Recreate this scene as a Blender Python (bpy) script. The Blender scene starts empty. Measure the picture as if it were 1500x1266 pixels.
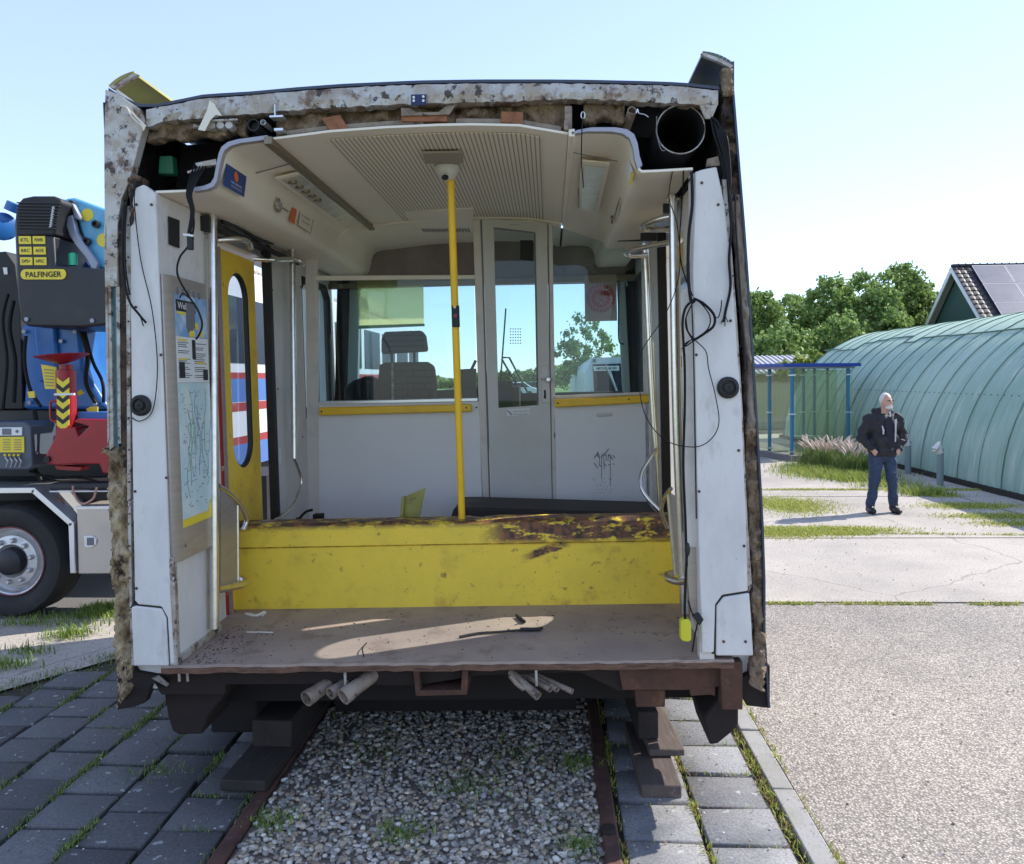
import bpy, bmesh, math, random
import numpy as np
from mathutils import Vector, Matrix, noise
random.seed(7)
np.random.seed(7)
sc = bpy.context.scene
col = sc.collection

# ------------------------------------------------------------------ camera
F, CX, CY = 1200.0, 750.0, 590.7          # focal length and optical centre in photo pixels (1500 x 1266)
H, D = 1.88, 3.43                         # eye height, distance from the cut face
PITCH, YAW, ROLL = math.radians(1.8), math.atan(55/1200.), math.radians(0.6)
CAMR = Matrix.Rotation(YAW, 3, 'Z') @ Matrix.Rotation(math.pi/2-PITCH, 3, 'X') @ Matrix.Rotation(-ROLL, 3, 'Z')
CAMP = Vector((0, -D, H))
cam_d = bpy.data.cameras.new('camera'); cam = bpy.data.objects.new('camera', cam_d); col.objects.link(cam)
cam.matrix_world = Matrix.Translation(CAMP) @ CAMR.to_4x4()
cam_d.sensor_width = 36; cam_d.lens = 36*F/1500; cam_d.shift_y = -(633-CY)/1500
cam_d.clip_start = 0.05; cam_d.clip_end = 2000
sc.camera = cam

# ------------------------------------------------------------------ light
SUN_EL = math.radians(42); SUN_DIR = Vector((0.91, 0.41, 0)).normalized()   # towards the sun, horizontally
w = bpy.data.worlds.new('World'); sc.world = w; w.use_nodes = True
wn = w.node_tree.nodes; wl = w.node_tree.links
bg = wn['Background']; sky = wn.new('ShaderNodeTexSky'); sky.sky_type = 'NISHITA'; sky.sun_disc = False
sky.sun_elevation = SUN_EL; sky.sun_rotation = math.atan2(SUN_DIR.x, SUN_DIR.y)
sky.air_density = 0.85; sky.dust_density = 0.1; sky.ozone_density = 1.8
hs = wn.new('ShaderNodeHueSaturation'); hs.inputs['Saturation'].default_value = .84; wl.new(sky.outputs[0], hs.inputs['Color']); mk_ = wn.new('ShaderNodeMix'); mk_.data_type = 'RGBA'; mk_.inputs[0].default_value = .62; mk_.inputs[7].default_value = (1.12, 1.45, 2.35, 1); wl.new(hs.outputs[0], mk_.inputs[6]); wl.new(mk_.outputs[2], bg.inputs[0]); bg.inputs[1].default_value = 0.15
sd = bpy.data.lights.new('sun', 'SUN'); sun = bpy.data.objects.new('sun', sd); col.objects.link(sun)
sd.energy = 2.3; sd.angle = math.radians(0.5); sd.color = (1, .94, .84)
sdir = Vector((SUN_DIR.x*math.cos(SUN_EL), SUN_DIR.y*math.cos(SUN_EL), math.sin(SUN_EL)))
sun.rotation_euler = sdir.to_track_quat('Z', 'Y').to_euler(); sun.location = (8, 6, 12)
sc.view_settings.view_transform = 'Standard'; sc.view_settings.look = 'None'
sc.view_settings.exposure = 1.60; sc.view_settings.gamma = 1
sc.cycles.max_bounces = 14; sc.cycles.diffuse_bounces = 8; sc.cycles.transparent_max_bounces = 24

# ------------------------------------------------------------------ photo measurements -> places in the scene
VROT = Matrix.Rotation(math.radians(-.9), 3, 'Y')      # the railcar leans a little on its timbers
def ray(x, y): return CAMR @ Vector(((x-CX)/F, -(y-CY)/F, -1))
def G(x, y, z=0.0):
    d = ray(x, y); return CAMP + d*((z-CAMP.z)/d.z)
def W(x, y, Y):
    d = ray(x, y); return CAMP + d*((Y-CAMP.y)/d.y)
_vt = VROT.transposed()
def _L(x, y, ax, v):
    d = _vt @ ray(x, y); t = (v-CAMP[ax])/d[ax]; return CAMP + d*t
def V(x, y, Y): return _L(x, y, 1, Y)
def VX(x, y, X): return _L(x, y, 0, X)
def VZ(x, y, Z): return _L(x, y, 2, Z)

# ------------------------------------------------------------------ materials
MATS = {}
def M(name, c, rough=.6, metal=0., spots=(), bump=None, spec=.5, coords='Object', stretch=None):
    if name in MATS: return MATS[name]
    m = bpy.data.materials.new(name); m.use_nodes = True; n = m.node_tree.nodes; l = m.node_tree.links
    b = n['Principled BSDF']; b.inputs['Roughness'].default_value = rough; b.inputs['Metallic'].default_value = metal
    b.inputs['Specular IOR Level'].default_value = spec
    tc = n.new('ShaderNodeTexCoord'); src = tc.outputs[coords]
    if stretch:
        mp = n.new('ShaderNodeMapping'); mp.inputs['Scale'].default_value = stretch; l.new(src, mp.inputs[0]); src = mp.outputs[0]
    cur = n.new('ShaderNodeRGB'); cur.outputs[0].default_value = (*c, 1); out = cur.outputs[0]
    for i, (c2, scale, lo, hi, *rest) in enumerate(spots):
        t = n.new('ShaderNodeTexNoise'); t.inputs['Scale'].default_value = scale; t.inputs['Detail'].default_value = 8; t.inputs['Roughness'].default_value = .65
        t.noise_dimensions = '4D'; t.inputs['W'].default_value = i*3.7+len(name)
        l.new(src, t.inputs['Vector'])
        r = n.new('ShaderNodeMapRange'); r.inputs[1].default_value = lo; r.inputs[2].default_value = hi; r.clamp = True
        if rest: r.inputs[4].default_value = rest[0]
        l.new(t.outputs[0], r.inputs[0])
        mx = n.new('ShaderNodeMix'); mx.data_type = 'RGBA'; mx.inputs[7].default_value = (*c2, 1)
        l.new(r.outputs[0], mx.inputs[0]); l.new(out, mx.inputs[6]); out = mx.outputs[2]
    l.new(out, b.inputs['Base Color'])
    if bump:
        t = n.new('ShaderNodeTexNoise'); t.inputs['Scale'].default_value = bump[0]; t.inputs['Detail'].default_value = 6
        l.new(src, t.inputs['Vector'])
        bp = n.new('ShaderNodeBump'); bp.inputs['Strength'].default_value = bump[1]; bp.inputs['Distance'].default_value = bump[2] if len(bump) > 2 else .01
        l.new(t.outputs[0], bp.inputs['Height']); l.new(bp.outputs[0], b.inputs['Normal'])
    MATS[name] = m; return m
def glass(name, tint=(.85, .95, .95), refl=.12, tr=.9):
    m = bpy.data.materials.new(name); m.use_nodes = True; n = m.node_tree.nodes; l = m.node_tree.links
    n.remove(n['Principled BSDF']); o = n['Material Output']
    a = n.new('ShaderNodeBsdfTransparent'); a.inputs[0].default_value = (*[t*tr for t in tint], 1)
    g = n.new('ShaderNodeBsdfGlossy'); g.inputs['Roughness'].default_value = .02
    lw = n.new('ShaderNodeLayerWeight'); lw.inputs[0].default_value = .25
    mr = n.new('ShaderNodeMapRange'); mr.inputs[3].default_value = refl*.35; mr.inputs[4].default_value = min(1, refl*6)
    l.new(lw.outputs[0], mr.inputs[0])
    mx = n.new('ShaderNodeMixShader'); l.new(mr.outputs[0], mx.inputs[0]); l.new(a.outputs[0], mx.inputs[1]); l.new(g.outputs[0], mx.inputs[2]); l.new(mx.outputs[0], o.inputs[0])
    MATS[name] = m; return m
def attrmat(name, rough=.8, bump=None, transl=0, coords='Object'):
    """colour read from the mesh's own 'col' attribute"""
    m = bpy.data.materials.new(name); m.use_nodes = True; n = m.node_tree.nodes; l = m.node_tree.links
    b = n['Principled BSDF']; b.inputs['Roughness'].default_value = rough
    a = n.new('ShaderNodeAttribute'); a.attribute_name = 'col'
    l.new(a.outputs[0], b.inputs['Base Color'])
    if bump:
        tc = n.new('ShaderNodeTexCoord'); t = n.new('ShaderNodeTexNoise'); t.inputs['Scale'].default_value = bump[0]; t.inputs['Detail'].default_value = 5
        l.new(tc.outputs[coords], t.inputs['Vector']); bp = n.new('ShaderNodeBump'); bp.inputs['Strength'].default_value = bump[1]; bp.inputs['Distance'].default_value = .004
        l.new(t.outputs[0], bp.inputs['Height']); l.new(bp.outputs[0], b.inputs['Normal'])
        mv = n.new('ShaderNodeMapRange'); mv.inputs[1].default_value = .3; mv.inputs[2].default_value = .7; mv.inputs[3].default_value = .72; mv.inputs[4].default_value = 1.25
        l.new(t.outputs[0], mv.inputs[0]); mx = n.new('ShaderNodeVectorMath'); mx.operation = 'SCALE'
        l.new(a.outputs[0], mx.inputs[0]); l.new(mv.outputs[0], mx.inputs['Scale']); l.new(mx.outputs[0], b.inputs['Base Color'])
    if transl:
        tr = n.new('ShaderNodeBsdfTranslucent'); l.new(a.outputs[0], tr.inputs[0]); mxs = n.new('ShaderNodeMixShader'); mxs.inputs[0].default_value = transl
        l.new(b.outputs[0], mxs.inputs[1]); l.new(tr.outputs[0], mxs.inputs[2]); l.new(mxs.outputs[0], n['Material Output'].inputs[0])
    MATS[name] = m; return m

# ------------------------------------------------------------------ mesh builder
class MB:
    def __init__(s): s.v = []; s.f = []; s.mi = []; s.cur = 0
    def add(s, vs, fs):
        o = len(s.v); s.v += [tuple(p) for p in vs]
        for f in fs: s.f.append(tuple(i+o for i in f)); s.mi.append(s.cur)
        return s
    def box(s, x0, x1, y0, y1, z0, z1):
        vs = [(x, y, z) for z in (z0, z1) for y in (y0, y1) for x in (x0, x1)]
        return s.add(vs, [(0, 2, 3, 1), (4, 5, 7, 6), (0, 1, 5, 4), (2, 6, 7, 3), (0, 4, 6, 2), (1, 3, 7, 5)])
    def hexa(s, a, b):       # two matching quads (4 points each)
        vs = list(a)+list(b)
        return s.add(vs, [(3, 2, 1, 0), (4, 5, 6, 7), (0, 1, 5, 4), (1, 2, 6, 5), (2, 3, 7, 6), (3, 0, 4, 7)])
    def prism(s, poly, off):
        n = len(poly); off = Vector(off); a = [Vector(p) for p in poly]; b = [p+off for p in a]
        return s.add(a+b, [tuple(range(n-1, -1, -1)), tuple(range(n, 2*n))]+[(i, (i+1) % n, (i+1) % n+n, i+n) for i in range(n)])
    def tube(s, pts, r, seg=8, caps=True, closed=False):
        pts = [Vector(p) for p in pts]; n = len(pts); rs = r if isinstance(r, (list, tuple)) else [r]*n
        vs = []; prev = None
        for i, p in enumerate(pts):
            if closed: t = (pts[(i+1) % n]-pts[i-1]).normalized()
            else: t = (pts[min(i+1, n-1)]-pts[max(i-1, 0)])
            t = t.normalized() if t.length > 1e-9 else Vector((0, 0, 1))
            if prev is None:
                up = Vector((0, 0, 1)) if abs(t.z) < .9 else Vector((1, 0, 0)); a = t.cross(up).normalized()
            else: a = (prev - t*prev.dot(t)).normalized()
            prev = a; b = t.cross(a)
            for k in range(seg):
                th = 2*math.pi*k/seg; vs.append(p+(a*math.cos(th)+b*math.sin(th))*rs[i])
        fs = []
        for i in range(n if closed else n-1):
            j = (i+1) % n
            for k in range(seg): fs.append((i*seg+k, i*seg+(k+1) % seg, j*seg+(k+1) % seg, j*seg+k))
        if caps and not closed: fs += [tuple(range(seg-1, -1, -1)), tuple(range((n-1)*seg, n*seg))]
        return s.add(vs, fs)
    def lathe(s, prof, c, axis, seg=24, caps=True):   # prof: (radius, distance along axis)
        c = Vector(c); t = Vector(axis).normalized(); up = Vector((0, 0, 1)) if abs(t.z) < .9 else Vector((1, 0, 0))
        a = t.cross(up).normalized(); b = t.cross(a); vs = []
        for r, h in prof:
            for k in range(seg):
                th = 2*math.pi*k/seg; vs.append(c+t*h+(a*math.cos(th)+b*math.sin(th))*r)
        n = len(prof); fs = [(i*seg+k, i*seg+(k+1) % seg, (i+1)*seg+(k+1) % seg, (i+1)*seg+k) for i in range(n-1) for k in range(seg)]
        if caps: fs += [tuple(range(seg-1, -1, -1)), tuple(range((n-1)*seg, n*seg))]
        return s.add(vs, fs)
    def ball(s, c, r, seg=12, rings=8):
        c = Vector(c); r = Vector(r) if not isinstance(r, (int, float)) else Vector((r, r, r)); vs = []; fs = []
        for i in range(rings+1):
            ph = math.pi*i/rings
            for k in range(seg):
                th = 2*math.pi*k/seg; vs.append((c.x+r.x*math.sin(ph)*math.cos(th), c.y+r.y*math.sin(ph)*math.sin(th), c.z+r.z*math.cos(ph)))
        for i in range(rings):
            for k in range(seg): fs.append((i*seg+k, (i+1)*seg+k, (i+1)*seg+(k+1) % seg, i*seg+(k+1) % seg))
        return s.add(vs, fs)
    def text(s, txt, c, u, v, h, width=None, bold=0.0):
        cu = bpy.data.curves.new('lettering', 'FONT'); cu.body = txt; cu.size = 1; cu.align_x = 'CENTER'; cu.align_y = 'CENTER'; cu.resolution_u = 3; cu.offset = bold
        o = bpy.data.objects.new('lettering', cu); col.objects.link(o); dg = bpy.context.evaluated_depsgraph_get()
        me = bpy.data.meshes.new_from_object(o.evaluated_get(dg)); vs = [p.co.copy() for p in me.vertices]; fs = [tuple(p.vertices) for p in me.polygons]
        bpy.data.objects.remove(o); bpy.data.curves.remove(cu); bpy.data.meshes.remove(me)
        if not vs: return s
        xs = [p.x for p in vs]; ys = [p.y for p in vs]; mx, my = (min(xs)+max(xs))/2, (min(ys)+max(ys))/2; k = h/max(1e-6, max(ys)-min(ys))
        kx = k if width is None else width/max(1e-6, max(xs)-min(xs))
        c = Vector(c); u = Vector(u); v = Vector(v)
        return s.add([c+u*((p.x-mx)*kx)+v*((p.y-my)*k) for p in vs], fs)

def tag(o, label=None, cat=None, group=None, kind=None):
    if label: o['label'] = label
    if cat: o['category'] = cat
    if group: o['group'] = group
    if kind: o['kind'] = kind
    return o
def link(name, me, mats, parent=None):
    o = bpy.data.objects.new(name, me); col.objects.link(o)
    for m in (mats if isinstance(mats, (list, tuple)) else [mats]): me.materials.append(m if not isinstance(m, str) else MATS[m])
    if parent is not None: o.parent = parent
    return o
def build(name, mb, mats, parent=None, smooth=True, bevel=0, angle=35, label=None):
    me = bpy.data.meshes.new(name); me.from_pydata(mb.v, [], mb.f)
    if any(mb.mi): me.polygons.foreach_set('material_index', mb.mi)
    bm = bmesh.new(); bm.from_mesh(me); bmesh.ops.recalc_face_normals(bm, faces=bm.faces); bm.to_mesh(me); bm.free()
    if smooth:
        me.shade_smooth(); me.set_sharp_from_angle(angle=math.radians(angle))
    o = link(name, me, mats, parent)
    if bevel:
        b = o.modifiers.new('bevel', 'BEVEL'); b.width = bevel; b.segments = 2; b.limit_method = 'ANGLE'; b.angle_limit = math.radians(40); b.harden_normals = False
    if label: o['label'] = label
    return o
def empty(name, loc, rz=0):
    o = bpy.data.objects.new(name, None); col.objects.link(o); o.location = loc; o.rotation_euler = (0, 0, rz); o.empty_display_size = .3; return o
def npmesh(name, v, f, mats, colr=None, parent=None, smooth=False):
    """v: (N,3); f: (M,k) same-size faces; colr: (N,3)"""
    me = bpy.data.meshes.new(name); v = np.asarray(v, dtype=np.float32); f = np.asarray(f, dtype=np.int32); k = f.shape[1]
    me.vertices.add(len(v)); me.vertices.foreach_set('co', v.ravel()); me.loops.add(f.size); me.loops.foreach_set('vertex_index', f.ravel())
    me.polygons.add(len(f)); me.polygons.foreach_set('loop_start', np.arange(0, f.size, k, dtype=np.int32)); me.polygons.foreach_set('loop_total', np.full(len(f), k, dtype=np.int32))
    me.update(calc_edges=True)
    if colr is not None:
        a = me.color_attributes.new('col', 'FLOAT_COLOR', 'POINT'); c = np.ones((len(v), 4), dtype=np.float32); c[:, :3] = colr; a.data.foreach_set('color', c.ravel())
    if smooth: me.shade_smooth()
    return link(name, me, mats, parent)
def ell(c, rx, rz, n=24, Y=None): return [(c[0]+rx*math.cos(2*math.pi*i/n), c[1], c[2]+rz*math.sin(2*math.pi*i/n)) for i in range(n)]
def arc(p0, p1, p2, n=8):   # quadratic bend
    p0, p1, p2 = Vector(p0), Vector(p1), Vector(p2); return [p0*(1-t)**2+p1*2*t*(1-t)+p2*t*t for t in [i/n for i in range(n+1)]]
def smoothpath(pts, n=6):   # Catmull-Rom
    pts = [Vector(p) for p in pts]; out = []
    for i in range(len(pts)-1):
        a = pts[max(i-1, 0)]; b = pts[i]; c = pts[i+1]; d = pts[min(i+2, len(pts)-1)]
        for k in range(n):
            t = k/n; out.append(.5*((2*b)+(c-a)*t+(2*a-5*b+4*c-d)*t*t+(3*b-a-3*c+d)*t**3))
    out.append(pts[-1]); return out

# palette
M('white_panel', (.70, .68, .65), .42, spots=[((.48, .46, .44), 3, .48, .72, .6), ((.40, .36, .31), 9, .56, .70, .5), ((.14, .11, .08), 38, .66, .72, .8)], bump=(30, .06), stretch=(1.6, 1.6, .7))
M('grey_lining', (.68, .66, .64), .5, spots=[((.36, .35, .34), 3, .45, .75, .5), ((.12, .1, .09), 45, .7, .76, .6)])
M('partition', (.78, .77, .76), .55, spots=[((.66, .64, .62), 2.5, .5, .75, .5), ((.2, .18, .16), 40, .71, .76, .5)])
M('beige', (.83, .76, .64), .55, spots=[((.72, .64, .52), 2.5, .45, .75, .5), ((.25, .18, .12), 28, .7, .78, .5)])
M('mauve', (.28, .22, .20), .7, spots=[((.14, .11, .1), 4, .4, .7, .6)])
M('post', (.68, .63, .57), .5, spots=[((.46, .42, .38), 6, .5, .7, .6)])
M('steel', (.74, .71, .66), .27, 1, spots=[((.4, .37, .32), 12, .5, .75, .6)], bump=(60, .03))
M('brushed', (.46, .41, .36), .45, .6, spots=[((.36, .3, .26), 5, .4, .75, .8)], stretch=(1, 1, 8))
M('raw_metal', (.50, .48, .45), .5, .3, spots=[((.36, .29, .22), 9, .44, .58, .8), ((.15, .08, .05), 11, .54, .62, .9), ((.06, .04, .03), 23, .56, .61, .95), ((.55, .56, .6), 26, .58, .66, .8)], bump=(45, .5, .006))
M('cream_metal', (.30, .24, .19), .6, .1, spots=[((.17, .12, .085), 10, .45, .6, .9), ((.06, .045, .035), 19, .57, .64, 1)], bump=(50, .4, .005))
M('rust', (.10, .045, .028), .85, spots=[((.05, .025, .018), 9, .4, .7), ((.20, .095, .05), 16, .56, .72, .8)], bump=(50, .4))
M('dark_rust', (.024, .014, .011), .9, spots=[((.015, .011, .01), 7, .4, .7)], bump=(40, .4))
M('orange_rust', (.32, .13, .06), .8, spots=[((.14, .06, .035), 14, .45, .65)], bump=(50, .3))
M('black', (.012, .012, .014), .6)
M('rubber', (.012, .012, .013), .6, spots=[((.05, .045, .04), 12, .5, .8, .5)])
M('cable', (.007, .007, .008), .6, spec=.25)
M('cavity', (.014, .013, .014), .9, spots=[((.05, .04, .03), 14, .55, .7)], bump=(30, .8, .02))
M('yellow_paint', (.92, .61, .045), .5, spots=[((.44, .30, .03), 3, .45, .75, .7), ((.20, .10, .03), 17, .6, .68, .8), ((.35, .14, .03), 7, .62, .7, .6)], bump=(18, .15))
M('yellow_rail', (.90, .54, .025), .42, spots=[((.62, .38, .02), 8, .5, .75, .6), ((.2, .12, .03), 40, .7, .76, .6)])
M('red_edge', (.45, .03, .02), .5, spots=[((.7, .5, .3), 30, .62, .68)])
M('olive_paint', (.36, .33, .08), .55, spots=[((.26, .24, .07), 6, .45, .7), ((.1, .1, .05), 18, .6, .72)])
M('fin_blue', (.05, .08, .13), .35, .3, spots=[((.10, .13, .08), 5, .45, .6)])
M('navy_skin', (.05, .06, .09), .35, .2)
M('floor', (.40, .31, .245), .6, spots=[((.28, .215, .20), 1.6, .40, .60, .85), ((.13, .09, .075), 6, .54, .70, .75), ((.33, .25, .2), 22, .6, .75, .6), ((.05, .035, .03), 50, .64, .72, .8)], bump=(40, .15))
M('plywood', (.17, .09, .055), .85, spots=[((.06, .035, .025), 12, .45, .65), ((.32, .22, .15), 30, .6, .7, .8)], bump=(60, .6, .006), stretch=(1, 1, 6))
M('foam', (.30, .215, .14), .95, spots=[((.15, .10, .065), 9, .42, .62, .95), ((.035, .026, .02), 8, .55, .66, .95), ((.55, .45, .28), 7, .58, .70, .8)], bump=(38, 1, .02), stretch=(1.6, 1.6, .75))
M('foam_yellow', (.46, .35, .20), .95, spots=[((.20, .14, .085), 8, .42, .60, .95), ((.045, .03, .02), 11, .54, .62, .95), ((.78, .68, .46), 6, .56, .68, .8)], bump=(34, 1, .02), stretch=(1.6, 1.6, .75))
M('foam_dark', (.09, .06, .045), .95, spots=[((.02, .015, .013), 10, .42, .56, .95), ((.30, .19, .12), 13, .56, .66, .85)], bump=(42, 1, .02))
M('paper', (.78, .72, .60), .8)
M('teal_glass', (.06, .16, .20), .15, spots=[((.12, .30, .34), 3, .4, .7)])
M('fabric', (.080, .058, .048), .95, spots=[((.09, .07, .055), 60, .5, .6, .8)])
M('fabric_plain', (.022, .02, .022), .9)
M('white_plastic', (.62, .60, .55), .4)
M('sticker_white', (.75, .75, .74), .5)
M('ink', (.02, .02, .02), .6)
M('ink_grey', (.16, .16, .18), .6)
M('sticker_blue', (.015, .05, .19), .4)
M('sticker_orange', (.75, .16, .05), .45)
M('sticker_yellow', (.80, .62, .04), .4)
M('sign_sky', (.17, .33, .58), .3, spots=[((.6, .68, .75), 7, .45, .65)])
M('map_blue', (.52, .68, .70), .25, spots=[((.66, .75, .70), 5, .5, .6)])
M('leafy', (.12, .20, .05), .6)
M('red_paint', (.34, .012, .02), .35, spots=[((.20, .01, .015), 5, .45, .75, .7), ((.05, .01, .01), 28, .66, .74, .7)])
M('truck_blue', (.025, .14, .42), .32, spots=[((.015, .06, .18), 3, .45, .7, .6)])
M('crane_cyan', (.13, .42, .62), .32, spots=[((.06, .2, .34), 4, .5, .7, .6)])
M('truck_black', (.013, .014, .020), .45, spots=[((.035, .033, .032), 3, .5, .7, .6), ((.06, .055, .05), 25, .66, .72, .5)])
M('truck_dark', (.009, .010, .012), .6, spots=[((.03, .027, .024), 4, .5, .7, .6)])
M('tyre', (.020, .020, .021), .8, spots=[((.045, .042, .04), 4, .5, .7, .8)], bump=(30, .2))
M('rim', (.60, .60, .61), .4, .6, spots=[((.25, .24, .23), 9, .5, .7, .7)])
M('alu', (.68, .70, .73), .32, .8)
M('box_steel', (.55, .49, .43), .4, .5, spots=[((.45, .40, .35), 2, .5, .7)])
M('green_lamp', (.05, .55, .30), .3)
glass('pane', (.88, .96, .97), .05, .93)
glass('pane_dark', (.35, .42, .5), .22, .6)
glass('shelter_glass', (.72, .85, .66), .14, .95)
_n = MATS['shelter_glass'].node_tree.nodes; _l = MATS['shelter_glass'].node_tree.links; _d = _n.new('ShaderNodeBsdfDiffuse'); _d.inputs[0].default_value = (.62, .66, .40, 1); _m = _n.new('ShaderNodeMixShader'); _m.inputs[0].default_value = .22  # yellow-green diffuse share paints grass reflections into the panes
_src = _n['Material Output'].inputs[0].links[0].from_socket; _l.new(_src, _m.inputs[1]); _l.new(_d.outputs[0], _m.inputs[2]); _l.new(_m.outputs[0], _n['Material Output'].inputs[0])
glass('pane_door', (.62, .68, .76), .16, .85)

# ------------------------------------------------------------------ GROUND
def sheet(name, x0, x1, y0, y1, z, mat):
    mb = MB(); mb.add([(x0, y0, z), (x1, y0, z), (x1, y1, z), (x0, y1, z)], [(0, 1, 2, 3)])
    return tag(build(name, mb, mat, smooth=False), kind='structure')
M('field', (.13, .20, .05), .95, spots=[((.22, .27, .08), .4, .4, .65), ((.30, .28, .14), 1.5, .55, .7, .7)], bump=(12, .6, .05))
ma = M('asphalt_light', (.54, .475, .41), .85, spots=[((.40, .345, .30), .9, .4, .66, .8), ((.28, .25, .225), .4, .52, .62, .6), ((.18, .16, .145), 2.2, .62, .70, .65), ((.12, .11, .1), 7, .68, .73, .7), ((.62, .57, .50), 1.6, .6, .7, .5)])
_n = ma.node_tree.nodes; _l = ma.node_tree.links; _b = _n['Principled BSDF']; _src = _b.inputs['Base Color'].links[0].from_socket; _tc = _n.new('ShaderNodeTexCoord')
_v = _n.new('ShaderNodeTexVoronoi'); _v.inputs['Scale'].default_value = 85; _l.new(_tc.outputs['Object'], _v.inputs['Vector']); _r = _n.new('ShaderNodeMapRange'); _r.inputs[1].default_value = .18; _r.inputs[2].default_value = .62; _r.inputs[3].default_value = 0; _r.inputs[4].default_value = .75; _l.new(_v.outputs['Distance'], _r.inputs[0])
_x = _n.new('ShaderNodeMix'); _x.data_type = 'RGBA'; _x.inputs[7].default_value = (.13, .12, .11, 1); _l.new(_r.outputs[0], _x.inputs[0]); _l.new(_src, _x.inputs[6])
_s = _n.new('ShaderNodeSeparateColor'); _l.new(_v.outputs['Color'], _s.inputs[0]); _r2 = _n.new('ShaderNodeMapRange'); _r2.inputs[3].default_value = .62; _r2.inputs[4].default_value = 1.25; _l.new(_s.outputs[0], _r2.inputs[0]); _m = _n.new('ShaderNodeVectorMath'); _m.operation = 'SCALE'; _l.new(_x.outputs[2], _m.inputs[0]); _l.new(_r2.outputs[0], _m.inputs['Scale']); _l.new(_m.outputs[0], _b.inputs['Base Color'])
_bp = _n.new('ShaderNodeBump'); _bp.inputs['Strength'].default_value = .8; _bp.inputs['Distance'].default_value = .006; _bp.invert = True; _l.new(_v.outputs['Distance'], _bp.inputs['Height']); _l.new(_bp.outputs[0], _b.inputs['Normal'])
mcp = M('concrete_pale', (.44, .39, .34), .85, spots=[((.30, .27, .24), 1.1, .40, .66, .8), ((.24, .21, .19), .45, .52, .66, .6), ((.20, .18, .165), 45, .52, .62, .8), ((.50, .46, .42), 60, .54, .62, .7)], bump=(70, .8, .006))
_n = mcp.node_tree.nodes; _l = mcp.node_tree.links; _b = _n['Principled BSDF']; _src = _b.inputs['Base Color'].links[0].from_socket; _tc = _n.new('ShaderNodeTexCoord')
_t = _n.new('ShaderNodeTexNoise'); _t.inputs['Scale'].default_value = 2.2; _t.inputs['Detail'].default_value = 6; _l.new(_tc.outputs['Object'], _t.inputs['Vector']); _a = _n.new('ShaderNodeVectorMath'); _a.operation = 'MULTIPLY_ADD'; _a.inputs[1].default_value = (.35, .35, .35); _l.new(_t.outputs['Color'], _a.inputs[0]); _l.new(_tc.outputs['Object'], _a.inputs[2])
_v = _n.new('ShaderNodeTexVoronoi'); _v.feature = 'DISTANCE_TO_EDGE'; _v.inputs['Scale'].default_value = .36; _l.new(_a.outputs[0], _v.inputs['Vector']); _r = _n.new('ShaderNodeMapRange'); _r.inputs[1].default_value = .002; _r.inputs[2].default_value = .006; _r.inputs[3].default_value = .4; _r.inputs[4].default_value = 0; _l.new(_v.outputs[0], _r.inputs[0])
_x = _n.new('ShaderNodeMix'); _x.data_type = 'RGBA'; _x.inputs[7].default_value = (.10, .09, .07, 1); _l.new(_r.outputs[0], _x.inputs[0]); _l.new(_src, _x.inputs[6]); _l.new(_x.outputs[2], _b.inputs['Base Color'])
M('concrete_kerb', (.30, .29, .28), .85, spots=[((.18, .17, .16), 60, .55, .66, .8), ((.24, .23, .2), 3, .45, .65)], bump=(70, .5, .004))
M('soil', (.05, .042, .03), 1, spots=[((.10, .085, .06), 20, .5, .7), ((.05, .08, .02), 5, .55, .65, .7)], bump=(40, 1, .02))
M('asphalt_dark', (.14, .14, .145), .9, spots=[((.22, .21, .2), 70, .55, .65, .9)], bump=(60, .6, .006))
sheet('field', -400, 400, -60, 700, -.06, 'field')
sheet('soil_bed', -9, 1.02, -8, 6, -.028, 'soil')
sheet('asphalt_yard', 1.095, 40, -9, 3.35, 0, 'asphalt_light')
M('gap', (.03, .027, .02), 1)
sheet('yard_base', -40, 60, 3.2, 27, -.012, 'gap')
# cast concrete bays of the yard, each a hair apart so the joints read
cr = MB()
rows = [3.40, 6.08, 9.3, 12.6, 16.0, 19.5, 23]
for i in range(len(rows)-1):
    for k in range(-1, 8):
        x0 = 1.1+k*5.1 if k >= 0 else -1.95; x1 = 1.1+(k+1)*5.1-.03 if k >= 0 else 1.07
        if i == 0 and k == -1: continue
        cr.box(x0, x1, rows[i], rows[i+1]-.035, -.03, .0+.002*((i+k) % 3))
tag(build('concrete_bays', cr, 'concrete_pale', smooth=False), kind='structure')
lp = MB(); lp.add([(-30, -8, -.012), (-9, -8, -.012), (-3.45, 1.30, -.012), (-2.93, 2.06, -.012), (-1.95, 3.45, -.012), (-1.95, 30, -.012), (-30, 30, -.012)], [tuple(range(7))])
tag(build('concrete_lane', lp, 'concrete_pale', smooth=False), kind='structure')
la = MB(); la.add([(-30, 3.0, -.004), (-2.0, 3.0, -.004), (-2.0, 26, -.004), (-30, 26, -.004)], [(0, 1, 2, 3)])
tag(build('asphalt_lane', la, 'asphalt_dark', smooth=False), kind='structure')
kb = MB()
for i in range(9): kb.box(.99, 1.09, -2.2+i*.62, -2.2+(i+1)*.62-.012, -.12, .006+.003*(i % 2))
tag(build('kerb', kb, 'concrete_kerb', bevel=.008), kind='structure')

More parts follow.
